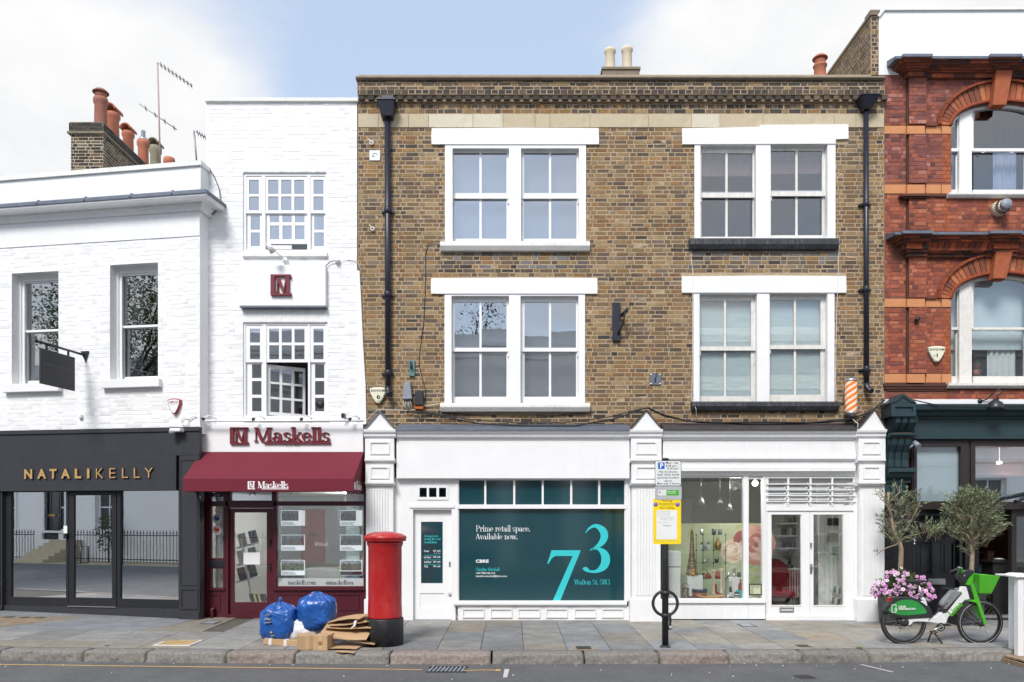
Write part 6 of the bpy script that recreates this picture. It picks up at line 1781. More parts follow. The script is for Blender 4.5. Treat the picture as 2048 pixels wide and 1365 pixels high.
mb=MB(PA); mb.tube([(p.x+.28,.8,.2),(p.x+.28,.8,.62)],.04,8); mb.build('stem',K['bike_dark'],oc)
# hanging sign
hu=uA(170); hzz=zA(711,170)
hs_=thing('hanging_sign','black square sign hanging from a black arm on the angled white wall','sign',PA.M @ Vector((hu,-.65,zA(780,150,-.3))))
mb=MB(PA); mb.prism([(hu-.07,hzz+.07),(hu+.09,hzz+.07),(hu+.03,hzz-.13)],-.03,-.004); mb.build('wall_plate',K['black_metal'],hs_)
mb=MB(PA); mb.tube([(hu,-.01,hzz),(hu,-1.16,hzz)],.022,8); mb.lathe([(.0,-.03),(.035,0),(.0,.03)],(hu,-1.17,hzz),10,'y'); mb.build('arm',K['black_metal'],hs_)
for dd in (-.42,-.93):
    mb=MB(PA); mb.box(hu-.012,hu+.012,dd-.015,dd+.015,hzz-.1,hzz-.02); mb.build('hanger',K['black_metal'],hs_)
mb=MB(PA); mb.box(hu-.014,hu+.014,-1.08,-.27,hzz-.70,hzz-.1); mb.build('board',K['grey_front'],hs_,bevel=.003)
o_=PA.M @ Vector((hu+.0142,0,0)); PH=Plane(o_.x,o_.y,PA.ang+pi/2)
mb=MB(PH); vs,fs_=text_mesh('NATALIKELLY'); xs=[v[0] for v in vs]; ys=[v[1] for v in vs]
mb.add([(-.98+(v[0]-min(xs))/(max(xs)-min(xs))*.6,-.001,hzz-.36+v[1]*.055) for v in vs],fs_)
vs,fs_=text_mesh('STUDIO'); xs=[v[0] for v in vs]
mb.add([(-.78+(v[0]-min(xs))/(max(xs)-min(xs))*.2,-.001,hzz-.43+v[1]*.035) for v in vs],fs_)
mb.build('lettering',mat('faint_print',(.11,.11,.11),.4,.02),hs_)
# alarm box, camera, socket
def alarm(name,label,px,py,pl,w,h,body,cap=None,words=(),tri=True,d=0):
    p=pl.at(px,py,d); t=thing(name,label,'alarm box',pl.M @ Vector((p.x,d,p.z-h/2)))
    out=[(-.5,.42),(-.25,.49),(0,.5),(.25,.49),(.5,.42),(.46,.15),(.3,-.2),(.12,-.46),(0,-.5),(-.12,-.46),(-.3,-.2),(-.46,.15)] if tri else [(-.5,.5),(.5,.5),(.5,-.2),(.3,-.5),(-.2,-.5),(-.5,-.1)]
    mb=MB(pl); mb.prism([(p.x+a*w,p.z+b*h) for a,b in out],d-.07,d-.004); mb.build('case',body,t,bevel=.01)
    mb=MB(pl); mb.prism([(p.x+a*w*.86,p.z+b*h*.86) for a,b in out],d-.074,d-.0702); mb.build('face',cap or body,t)
    for s_,x0,x1,z0,z1,m_ in words:
        vs,fs_=text_mesh(s_,.01); xs=[v[0] for v in vs]; ys=[v[1] for v in vs]; mb=MB(pl)
        mb.add([(p.x+(x0+(v[0]-min(xs))/(max(xs)-min(xs))*(x1-x0))*w,d-.0748,p.z+(z0+(v[1]-min(ys))/(max(ys)-min(ys))*(z1-z0))*h) for v in vs],fs_); mb.build('lettering',m_,t)
    return t
K['alarm_red']=mat('alarm_red',srgb(150,24,34),.3,.05,coat=.4)
t=alarm('alarm_box','white and dark red alarm box on the angled white wall',352,814,PA,.25,.28,K['alarm_red'],K['white_clean'],(('AMBUSH',-.36,.36,.18,.34,K['alarm_red']),('SECURITY',-.3,.3,.08,.14,K['print_grey'])))
t=thing('security_camera','white dome camera on the charcoal fascia','camera',PA.M @ Vector((uA(352),-.1,zA(872,352))))
p=PA.at(352,866,-.1); mb=MB(PA); mb.box(p.x-.07,p.x+.14,-.2,-.056,p.z+.01,p.z+.07); mb.build('body',W,t,bevel=.015)
mb=MB(PA); mb.lathe([(.0,-.03),(.05,-.01),(.06,.02),(.06,.05)],(p.x-.03,-.16,p.z-.02),14); mb.build('dome',K['alu'],t)
t=thing('wall_socket','small white box on the angled white wall below the hanging sign','socket',PA.M @ Vector((uA(163),-.03,zA(838,163))))
p=PA.at(163,834,0); mb=MB(PA); mb.box(p.x-.035,p.x+.035,-.06,-.004,p.z-.03,p.z+.04); mb.build('body',W,t,bevel=.01)
mb=MB(PA); p=PA.at(370,843,-.03); mb.torus(p,.07,.008,'y',20,5,.5,6.2); q=p+Vector((.07,0,.02)); mb.tube([q,q+Vector((.09,0,.07)),q+Vector((.14,.02,.05))],.008,5); tag(mb.build('coiled_cable',K['cable_white']),'loop of thin white cable near the corner of the angled white wall','cable')
mb=MB(); mb.tube([P0.at(413,331,-.02),P0.at(428,352,-.02),P0.at(439,380,-.03),P0.at(441,405,-.04),P0.at(430,425,-.03),P0.at(416,434,-.02)],.008,5); tag(mb.build('cable',K['cable']),'black cable looping from the low roof coping round the lead cornice end','cable')

# ------------------------------------------------------------------ the red brick building with the dark green shopfront
BD=thing('red_brick_building','ornate red brick building with arched windows and a dark green shopfront','building',(X(1940),2,0))
DR=2130
cxA=X(2006)
ARCH=[dict(zs=Z(252),rise=47/110,oy=90/110,bot=Z(392),key=(140,210),sp=252),dict(zs=Z(598),rise=50/110,oy=92/110,bot=Z(775),key=(503,557),sp=598)]
ai,ao=104/110,132/110
mb=MB()
dx0,dx1=X(1769),X(DR)
rects=[(cxA-ai,cxA+ai,a['bot'],a['zs']+a['rise']) for a in ARCH]
mb.holed(dx0,dx1,Z(840),Z(147),rects,.0,.3)
for a in ARCH:
    for sg in (-1,1):
        pts=[(cxA+sg*ai,a['zs']),(cxA+sg*ai,a['zs']+a['rise']),(cxA,a['zs']+a['rise'])]
        pts += [(cxA+sg*ai*sin(t),a['zs']+a['rise']*cos(t)) for t in [pi/2*k/12 for k in range(1,12)]]
        mb.prism(pts,.001,.3)
mb.box(dx0,dx0+.3,.301,6,-.1,Z(150)); mb.box(dx0,dx1,6.001,6.2,-.1,Z(150)); mb.box(dx1-.3,dx1,.301,6,-.1,Z(150)); mb.box(dx0+.301,dx1-.301,.301,5.99,Z(180),Z(170)); mb.box(dx0+.301,dx1-.301,.301,5.99,Z(580),Z(572)); mb.box(dx0+.301,dx1-.301,.301,5.99,Z(838),Z(830))
wallD=mb.build('wall',K['mortar_red'],BD)
def arch_hole(a):
    def f(za,zb):
        zm=(za+zb)/2
        if zm<a['bot']-.02: return None
        if zm<a['zs']: return (cxA-ai-.0,cxA+ai)
        t=(zm-a['zs'])/a['oy']
        if t>1.02: return None
        w=ao*math.sqrt(max(0,1-t*t)) ; return (cxA-w-.03,cxA+w+.03)
    return f
TB=[(252,268),(369.5,387.5),(598,614.5),(748.5,766)]
bands=[(X(1769),X(1903),Z(b),Z(a)) for a,b in TB]
cornices=[(X(1769) if False else X(1800),X(DR),Z(156),Z(112)),(X(1787),X(DR),Z(516),Z(463)),(X(1769),X(1903),Z(784),Z(767))]
def redcol(x,z,r):
    py=HY-(z-EYE)*110; px=x*110+CX
    if py<252 or 268<py<372 and px<1880:
        k=r.choice((0,1,2,4,0,1,3,5,6)); return ('p',k),PURPLE[k]
    if px>1884 and px<1903 and py>265: return ('r',7),(.36,.10,.04)
    k=r.choice((0,0,1,1,2,3,4,5,0,3)); 
    if noise.noise(Vector((x*2,z*2,7)))>.45 and r.random()<.5: k=6
    return ('r',k),RED[k]
hl=[arch_hole(a) for a in ARCH]+bands+cornices
hl += [(X(1813),X(1851),Z(252),Z(156)),(X(1813),X(1851),Z(369),Z(269)),(X(1813),X(1851),Z(463),Z(388)),(X(1813),X(1851),Z(597),Z(516)),(X(1813),X(1851),Z(748),Z(615))]
bricks(wallD,P0,dx0,dx1,Z(805),Z(147),hl,redcol,K['brick'],L=.17,H=.066,J=.008,nind=300,seed=41,proud=.005)
# pilaster strips
for y0,y1 in ((156,251.5),(268.5,369),(388,463),(516,597.5),(615,748)):
    mb=MB(); mb.box(X(1815),X(1850),-.06,-.001,Z(y1),Z(y0)); pil=mb.build('pilaster',K['mortar_red'],BD)
    bricks(pil,P0,X(1815),X(1850),Z(y1),Z(y0),[],redcol,K['brick'],y=-.06,L=.2,H=.066,J=.008,nind=20,seed=int(y0),proud=.005,stuff='pilaster_bricks')
for (y0,y1) in TB:
    for x0,x1,pr in ((1769,1813.5,.012),(1814.5,1850.5,.075),(1851.5,1882.5,.012),(1883.2,1903,.014)):
        a,b=P0.at(x0+.3,y1,-pr),P0.at(x1-.3,y0,-pr)
        mb=MB(); mb.box(a.x,b.x,-pr,.002,a.z,b.z); mb.build('terracotta_block',K['terracotta'],wallD,bevel=.005)
# arches: hood mould, voussoirs, inner roll, keystone
ORG=[srgb(*c) for c in ((164,96,64),(152,86,58),(176,108,72),(138,78,56),(158,92,62),(122,72,56))]
el=lambda a,rx,rz,t,y=0: (cxA+rx*cos(t),a['zs']+rz*sin(t))
def ring(mb,a,r0,z0,r1,z1,y0,y1,n=40,t0=0,t1=pi):
    for k in range(n):
        u,v=t0+(t1-t0)*k/n,t0+(t1-t0)*(k+1)/n
        mb.prism([el(a,r0,z0,u),el(a,r1,z1,u),el(a,r1,z1,v),el(a,r0,z0,v)],y0,y1)
rr=random.Random(6)
for ia,a in enumerate(ARCH):
    mb=MB(); ring(mb,a,ai-.02,a['rise']-.02,ao-.002,a['oy']-.002,-.012,.02); ar=mb.build('arch',K['mortar_red'],wallD) if False else mb.build('arch',K['mortar_red'],BD)
    N=30
    for k in range(N):
        u,v=pi*k/N+.006,pi*(k+1)/N-.006
        c=rr.choice(ORG); f=rr.uniform(.85,1.12); mb=MB(); mb.cc=tuple(q*f for q in c)
        mb.prism([el(a,ai+.05,a['rise']+.05,u),el(a,ao-.045,a['oy']-.045,u),el(a,ao-.045,a['oy']-.045,v),el(a,ai+.05,a['rise']+.05,v)],-.03-rr.uniform(0,.003),-.0125)
        mb.build('brick',K['rubbed'],ar,bevel=.003)
    mb=MB(); mb.smooth=False
    for k in range(20):
        u,v=pi*k/20+.004,pi*(k+1)/20-.004
        mb=MB(); f=rr.uniform(.7,1.0); mb.cc=tuple(q*f for q in srgb(146,74,46))
        for (r0,r1,y) in ((-.043,-.014,.085),(-.0135,.01,.06)):
            ring(mb,a,ao+r0,a['oy']+r0,ao+r1,a['oy']+r1,-y,-.0126,3,u,v)
        mb.build('hood_brick',K['rubbed'],ar)
    mb=MB(); mb.cc=srgb(112,52,36); ring(mb,a,ai-.005,a['rise']-.005,ai+.022,a['rise']+.022,-.06,.05); mb.cc=srgb(170,80,42); ring(mb,a,ai+.0225,a['rise']+.0225,ai+.048,a['rise']+.048,-.045,-.0126); mb.build('roll',K['rubbed'],ar)
    k0,k1=a['key']
    mb=MB(); mb.cc=srgb(158,86,56); mb.pp([(1993,k0),(2026,k0),(2013,k1),(1986,k1)],-.17,-.013); mb.pp([(1996,k1+.5),(2011,k1+.5),(2008,k1+4),(1990,k1+4)],-.12,-.013)
    mb.build('keystone',K['rubbed'],ar,bevel=.006)
    mb=MB(); mb.cc=srgb(110,58,42); mb.pb(1851,1875,a['sp']-7,a['sp']-.5,-.05,-.001); mb.build('label_stop',K['rubbed'],ar)
# cornices of moulded brick
SR=[srgb(*c) for c in ((150,76,50),(120,62,46),(92,52,42),(68,46,42),(172,86,52),(56,42,40))]
def sootred(x,z,r):
    k=r.choice((0,0,1,2,4)) if noise.noise(Vector((x*1.7,z*6,2)))<.12 else r.choice((2,3,5,3,1)); return ('c',k),SR[k]
def brick_cornice(x0,rows,ylead,seed,breaks):
    mb=MB(); out=None
    for i,(y0,y1,pr) in enumerate(rows):
        q=dx(x0-pr*55,-pr); mb.box(q+.01,X(DR),-pr+.006,-.001,dz(y1,-pr),dz(y0,-pr)-.0005)
        for b0,b1 in breaks: mb.box(dx(b0-pr*40,-pr),dx(b1+pr*40,-pr),-pr-.05,-pr+.0055,dz(y1,-pr)+.002,dz(y0,-pr)-.0025)
    c=mb.build('brick_cornice',K['mortar_red'],BD)
    for i,(y0,y1,pr) in enumerate(rows):
        q=dx(x0-pr*55,-pr)
        hb=[(dx(b0-pr*40,-pr),dx(b1+pr*40,-pr),0,20) for b0,b1 in breaks]
        bricks(c,P0,q,X(DR),dz(y1,-pr),dz(y0,-pr),hb,sootred,K['rubbed'],y=-pr,L=.19,H=dz(y0,-pr)-dz(y1,-pr)-.008,J=.006,proud=.008,bond='stretcher',nind=8,seed=seed+i,stuff='cornice_course')
        for b0,b1 in breaks:
            bricks(c,P0,dx(b0-pr*40,-pr),dx(b1+pr*40,-pr),dz(y1,-pr),dz(y0,-pr),[],sootred,K['rubbed'],y=-pr-.05,L=.19,H=dz(y0,-pr)-dz(y1,-pr)-.008,J=.006,proud=.008,bond='stretcher',nind=0,seed=seed+i,stuff='cornice_course')
    pr=rows[0][2]+.03
    a=dx(x0-pr*70,-pr); mb=MB(); z_=dz(ylead,-pr)
    mb.profile([(-pr,z_-.03),(-pr,z_+.015),(-.02,z_+.11),(-.001,z_+.11),(-.001,z_-.01)],a,X(DR))
    for b0,b1 in breaks: mb.box(dx(b0-pr*40,-pr),dx(b1+pr*40,-pr),-pr-.06,-pr-.001,z_-.03,z_+.02)
    mb.build('lead_capping',K['lead'],c)
brick_cornice(1814,[(115,121,.30),(121.3,127,.27),(127.3,133,.22),(133.3,139,.17),(139.3,144.5,.12),(144.8,156,.07)],114,60,[(1816,1849),(1990,2028)])
brick_cornice(1814,[(467,473,.32),(473.3,478,.28),(478.3,484,.24),(484.3,500,.15),(500.3,506,.12),(506.3,515,.07)],466,70,[(1816,1849),(1990,2028)])
# scooped bricks below the lower lead
c_=MB()
for k in range(22):
    x=1852+k*12.5
    if 1988<x<2026: continue
    mb=MB(); f=rr.uniform(.7,1.05); mb.cc=tuple(q*f for q in rr.choice(SR[:3]+SR[4:5]))
    a,b=P0.at(x,500,-.2),P0.at(x+11,485,-.2)
    mb.profile([(-.155,a.z),(-.165,a.z+.04),(-.19,a.z+.08),(-.235,b.z),(-.15,b.z)],a.x,b.x); mb.build('brick',K['rubbed'],bpy.data.objects[[o.name for o in BD.children if o.name.startswith('brick_cornice')][-1]])
for x0,x1,y0,y1,pr in ((1768.5,1903,768,773,.05),(1768.5,1896,773.3,778,.035),(1774,1896,778.3,782,.02)):
    mb=MB(); mb.cc=srgb(84,52,42); mb.pb(x0,x1,y0,y1,-pr,-.001); mb.build('string_moulding',K['rubbed'],BD)
for x0,x1,y0,y1,pr in ((1803,1858,387.8,392,.13),(1806,1855,392.3,396,.10),(1853,1903,387.8,393,.04)):
    mb=MB(); mb.cc=srgb(92,56,44); mb.pb(x0,x1,y0,y1,-pr,-.001); mb.build('string_moulding',K['rubbed'],BD)
mb=MB(); mb.cc=srgb(70,44,38); mb.pb(1812.6,1814.4,156,765,-.02,.01); mb.build('joint_strip',K['rubbed'],BD)
# white rendered parapet and its brick side wall
mb=MB(); a=X(1759)
pts=[(1758,150),(1758,30),(1768,17.5),(DR,16),(DR,118),(1803,116),(1798,133),(1797,150)]
mb.pp(pts,-.012,.28); mb.build('parapet',K['render'],BD)
mb=MB(); mb.pp([(1755,31),(1768,15),(DR,13.5),(DR,18.5),(1770,20),(1759.5,33)],-.05,.32); mb.build('parapet_coping',K['white_stain'],BD)
psx0,psx1=X(1742.5),X(1757.6)
mb=MB(); mb.box(psx0,psx1,.0,5.0,Z(160),Z(32)); pw=mb.build('party_wall',K['mortar'],BD)
bricks(pw,P0,psx0,psx1,Z(152),Z(34),[],stock,K['brick'],nind=30,seed=80,stuff='party_bricks')
PP=Plane(psx0,0,-pi/2)                       # the side that faces left
def dull(x,z,r): k=r.choice((4,5,8,7,3,2)); return ('b',k),STOCK[k]
bricks(pw,PP,-3.0,-.02,Z(152),Z(36),[],dull,K['brick'],nind=60,seed=81,stuff='party_bricks')
mb=MB(); mb.box(psx0-.03,psx1+.02,-.03,5.0,Z(32)+.001,Z(32)+.05); mb.box(psx0-.03,psx1+.01,-.03,.2,Z(32)+.051,Z(32)+.09); mb.build('party_coping',K['coping'],BD)

# arched windows
K['curtain_white']=mat('white_curtain',(.66,.68,.72),.9,.06,6)
K['pale_blind']=mat('pale_roller_blind',(.60,.68,.74),.8,.03,3)
for ia,a in enumerate(ARCH):
    zs,zt,zb=a['zs'],a['zs']+a['rise'],a['bot']
    yo=0 if ia == 0 else 1
    mid=(297,303) if ia == 0 else (655,660)
    bt=(380,389) if ia == 0 else (753,771)
    def top_at(x,off=.0): 
        t=(x-cxA)/(ai-off); return zs+(a['rise']-off)*math.sqrt(max(0,1-t*t))
    mb=MB(); ring(mb,a,ai-.065,a['rise']-.065,ai+.001,a['rise']+.001,.06,.16)
    Wd=K['white_old'] if ia == 1 else K['white']
    win=mb.build('window',Wd,BD)
    def shape(x0,x1,z0,off,y0,y1,m,name,par,ztop=None):
        n=10; mb=MB()
        pts=[(x0,z0),(x1,z0)]+[(x1+(x0-x1)*k/n,min(top_at(x1+(x0-x1)*k/n,off),ztop or 99)) for k in range(n+1)]
        mb.prism(pts,y0,y1); return mb.build(name,m,par)
    for x0,x1 in ((1922,1947),(2065,2090)):
        shape(X(x0),X(x1),zb,.03,.05,.18,Wd,'mullion',win)
    shape(X(1898.5),X(1904),zb,.0,.055,.16,Wd,'jamb',win); shape(X(2108),X(2113),zb,.0,.055,.16,Wd,'jamb',win)
    zm0,zm1=Z(mid[1]),Z(mid[0])
    for x0,x1 in ((1904,1922),(1947,2065),(2090,2108)):
        big=x1-x0>50
        w_=6 if big else 1.5
        mb=MB(); mb.pb(x0-1,x1+1,mid[0],mid[1],.085,.14)
        for xx0,xx1 in ((x0-1,x0+w_),(x1-w_,x1+1)):
            A_,B_=X(xx0),X(xx1); mb.box(A_,B_,.0905,.135,zm1+.0005,top_at((A_+B_)/2,.05))
            mb.box(A_-.0,B_+.0,.1405,.18,Z(bt[0]),zm0-.0005)
        mb.pb(x0-1,x1+1,bt[0],bt[1]+4,.1402,.18)
        mb.build('sash',Wd,win)
        gm=K['glass_dark'] if ia == 0 else K['glass_shop']
        shape(X(x0-.5),X(x1+.5),zm1-.01,.03,.11,.114,gm,'pane',win)
        pane(win,P0,x0-.5,x1+.5,mid[1]-2,bt[0]+1,.16,gm)
        if big:
            for hx in (1962,2020): 
                p=P0.at(hx,mid[1]+2,.13); mb=MB(); mb.torus(p+Vector((0,-.05,-.0)),.035,.006,'y',14,5,pi,2*pi); mb.build('sash_lift',Wd,win)
    a_,b_=P0.at(1897,bt[1]+5 if ia == 0 else 776,-.09),P0.at(DR,bt[1]-5 if ia == 0 else 764,-.09)
    mb=MB(); mb.profile([(-.06,a_.z),(-.1,a_.z+.04),(-.1,b_.z-.02),(.05,b_.z),(.14,b_.z),(.14,a_.z)],a_.x,b_.x); mb.build('sill',K['white_old'],win)
    if ia == 0:
        curtain(win,P0,1986,2032,300,384,.34,K['curtain_white'],60,6,.025); curtain(win,P0,1900,1922,300,384,.34,K['curtain_white'],40,4,.02)
    else:
        sheet(win,1896,2110,540,700,.30,K['pale_blind'],amp=.001); curtain(win,P0,1974,2030,690,760,.36,K['curtain_white'],60,5,.02); curtain(win,P0,1898,1925,690,760,.36,K['curtain_white'],40,4,.02)
    room(BD,P0,1880,DR-8,(190,530)[ia],(400,782)[ia],.42,3,K['room_dark'] if ia == 0 else K['room'],K['room_floor'])
fl_=MB()
t=thing('flower_pot','small pot of red flowers on the sill inside the lower arched window','flowers',P0.at(1952,752,.26))
p=P0.at(1953,752,.26); mb=MB(); mb.lathe([(.05,0),(.07,.1)],p,10); mb.build('pot',K['clay'],t)
mb=MB()
for k in range(60): 
    f=rr.uniform(.6,1.2); mb.cc=(.4*f,.03*f,.05*f) if k % 2 else (.05*f,.1*f,.03*f); leaf_quad(mb,p+Vector((0,0,.14))+rvec(rr)*.1,rvec(rr),.05,.02,rr)
mb.build('flowers',K['leaf'],t)

# shopfront: console bracket, frieze, frames
GF,BF=K['green_front'],K['brown_frame']
mb=MB(); mb.pb(1768.5,DR,799,808,-.03,-.0); mb.build('flashing_band',K['render'],BD)
mb=MB(); a,b=P0.at(1834,836,-.32),P0.at(DR,808,-.32); h=b.z-a.z
mb.profile([(-.1,a.z),(-.13,a.z+.04),(-.2,a.z+.06),(-.22,a.z+h*.5),(-.3,a.z+h*.6),(-.32,b.z-.02),(-.31,b.z),(.0,b.z+.02),(0,a.z)],a.x,b.x); mb.build('shop_cornice',GF,BD)
mb=MB(); mb.pb(1829,DR,836.5,872.5,-.08,-.0); mb.pb(1829,DR,872.8,878,-.12,-.0); mb.build('fascia',GF,BD)
d=-.42
mb=MB(); mb.pp([(1781,806),(1807,787),(1834,806)],d,-.001); con=mb.build('console',GF,BD)
mb=MB(); mb.plate(1783,1832.5,806.3,833,[(1790,1826,814,825)],d,d+.03); mb.pb(1783,1832.5,806.3,833,d+.0305,-.001); mb.pp([(1781,806),(1807,787),(1834,806),(1822,804),(1807,793),(1792,804)],d-.02,d-.0005); mb.build('head',GF,con)
def prof_px(mb,px0,px1,pts): mb.profile([(y,P0.at(1800,py,y).z) for y,py in pts],dx(px0,-.25),dx(px1,-.25))
mb=MB(); prof_px(mb,1783,1829,[(-.36,833.5),(-.34,845),(-.25,856),(-.2,865),(-.001,865),(-.001,833.5)]); prof_px(mb,1776,1829,[(-.33,866),(-.33,870),(-.26,877),(-.001,877),(-.001,866)])
prof_px(mb,1777,1826,[(-.25,878),(-.22,890),(-.13,905),(-.1,920),(-.1,935),(-.001,935),(-.001,878)])
prof_px(mb,1778,1829,[(-.28,936),(-.28,944),(-.24,946),(-.2,954),(-.12,961),(-.12,966),(-.001,966),(-.001,936)]); prof_px(mb,1771,1823,[(-.09,966.5),(-.09,1002),(-.001,1002),(-.001,966.5)])
mb.build('bracket',GF,con)
for x in (1789,1803,1817):
    mb=MB(); prof_px(mb,x-4,x+4,[(-.38,834),(-.37,845),(-.28,857),(-.22,865),(-.18,865),(-.18,834)]); prof_px(mb,x-6,x+3,[(-.28,879),(-.25,890),(-.16,905),(-.13,920),(-.13,934),(-.09,934),(-.09,879)]); mb.build('rib',GF,con)
    p=P0.at(x-5,984,-.1); mb=MB(); mb.lathe([(.0,-.11),(.03,-.09),(.04,-.02),(.03,.06),(.05,.1)],p,8); mb.build('drop',GF,con)
mb=MB(); mb.pb(1768.5,1826,1002.5,1246,-.06,.1); mb.build('granite_pilaster',K['granite'],BD)
mb=MB(); mb.plate(1824,DR,878.3,1020,[(1834,1922,893,1003),(1951,2110,893,1004)],-.02,.06); mb.plate(1828,1937,882,1012,[(1834,1922,893,1003)],-.045,-.0205); mb.plate(1942,DR,882,1012,[(1951,2110,893,1004)],-.045,-.0205); mb.pb(1824,DR,1012.4,1019,-.07,-.0205)
tw_=mb.build('transom_window',BF,BD)
K['glass_pub']=glass('mirroring_glass',.62,(.92,.95,.98),.01)
pane(tw_,P0,1833.5,1922.5,892.5,1003.5,.02,K['glass']); pane(tw_,P0,1950.5,2110,892.5,1004.5,.02,K['glass_pub'])
sheet(tw_,1828,1928,886,1008,.07,K['film_pale'],amp=.001); sheet(tw_,1944,2120,952,1008,.07,K['film_pale'],amp=.001)  # film and added sheet, near-white to stand in for bright reflections
p=P0.at(1999,926,.9); mb=MB(); mb.lathe([(.0,-.03),(.05,-.025),(.055,.03),(.0,.04)],p,14); mb.tube([p,p+Vector((0,0,.3))],.006,5); tag(mb.build('added_spot',K['lamp_on']),'small glowing spot added behind the right transom pane to brighten the interior','lamp')
pl=bpy.data.lights.new('added_fill_light','POINT'); pl.energy=32; pl.shadow_soft_size=.1; pl.color=(1,.86,.66)  # fill light added with the spot to brighten the dark interior and the person
po=bpy.data.objects.new('added_fill_light',pl); col.objects.link(po); po.location=p+Vector((-.1,.3,-.5))
mb=MB(); mb.plate(1822,1958,1020.2,1246,[(1828,1916.5,1032,1238)],.0,.12); mb.pb(1919,1924,1020.2,1240,-.03,-.0005); mb.pb(1930,1936,1020.2,1240,-.04,-.0005); mb.pb(1942,1957,1020.2,1246,-.02,-.0005)
dfr3=mb.build('door_frame',K['black_door'],BD)
pan=[(1834,1866,1035,1072),(1882,1910,1035,1072),(1834,1866,1082,1152),(1882,1910,1084,1153),(1834,1866,1176,1226),(1882,1910,1176,1226)]
mb=MB(); mb.plate(1827,1917,1031,1239,pan,.05,.11); d3=mb.build('door',K['black_door'],BD)
for q in pan:
    mb=MB(); mb.pb(q[0]-1,q[1]+1,q[2]-1,q[3]+1,.075,.105); mb.plate(q[0]+.2,q[1]-.2,q[2]+.2,q[3]-.2,[(q[0]+3,q[1]-3,q[2]+3,q[3]-3)],.04,.0745); mb.pb(q[0]+7,q[1]-7,q[2]+7,q[3]-7,.06,.0747); mb.build('panel',K['black_door'],d3,bevel=.004)
mb=MB(); mb.pb(1857,1891,1158,1169.5,.03,.0495); mb.pb(1860,1888,1161.5,1167,.024,.0297); mb.build('letterbox',K['steel'],d3)
mb=MB(); p=P0.at(1828,1082,.04); mb.lathe([(.0,.04),(.03,.035),(.034,0)],p,12,'y'); p=P0.at(1828,1088,.04); mb.lathe([(.0,.03),(.025,.025),(.03,0)],p,12,'y'); mb.pb(1824,1829,1145,1152,.02,.0495); mb.build('lock',K['steel'],d3)
mb=MB(); mb.plate(2023.5,DR,1020.2,1240,[(2033,2110,1034,1225)],.0,.1); gd=mb.build('shop_window',BF,BD)
pane(gd,P0,2032.5,2110,1033.5,1225,.04,K['glass'])
mb=MB(); mb.pb(1957,DR,1231,1236,-.05,.12); mb.build('threshold',K['steel'],BD)
mb=MB(); mb.pb(1957,DR,1236.3,1247,-.06,.12); mb.build('doorstep',K['post_black'],BD)
mb=MB(); mb.pb(1912,DR,1005,1018.9,-.0,.001)
room(BD,P0,1950,DR-10,1018,1240,.13,4.2,K['room'],K['wood'])
# bakery goods on shelves, counter, person
bs=thing('bakery_shelf','dark shelves of brown loaves and pastries inside the open doorway','shelf',P0.at(1995,1120,1.8))
for y in (1092,1106,1119):
    a,b=P0.at(1945,y,1.6),P0.at(2040,y,1.6); mb=MB(); mb.box(a.x,b.x,1.6,2.0,a.z-.03,a.z); mb.build('shelf',K['wood'],bs)
rr=random.Random(77); mb0=None
for y in (1092,1106,1119):
    for k in range(16):
        x=1948+k*5.6; c=rr.choice((C_(176,118,66),C_(150,92,50),C_(196,150,92),C_(120,74,44)))
        f=(lambda c,w: (lambda mb,s: (setattr(mb,'cc',c),mb.lathe([(.2*s,0),(w*s,.5*s),(w*s,2.6*s),(.4*w*s,4.4*s),(.1*s,4.6*s)],(0,0,0),8))))(c,rr.uniform(2.2,3.2))
        goods('loaf','small round brown loaf on the dark bakery shelves inside the doorway','loaf',x,y,1.7,f,'paint','loaves on the bakery shelves')
cn_=thing('shop_counter','black counter inside the open doorway','counter',P0.at(2006,1225,1.0))
a,b=P0.at(1986,1230,.5),P0.at(2045,1121,.5); mb=MB(); mb.box(a.x,b.x,.5,.86,0,b.z-.04); mb.build('body',K['print_black'],cn_)
mb=MB(); mb.box(a.x-.04,b.x,.46,.88,b.z-.039,b.z); mb.build('top',K['brown_frame'],cn_)
mb=MB(); p=P0.at(2010,1121,.5)+Vector((0,.18,.001)); mb.lathe([(.06,0),(.1,.015),(.05,.03),(.0,.035)],p,14); tag(mb.build('serving_plate',K['print_white']),'white plate on the black counter inside the doorway','plate')
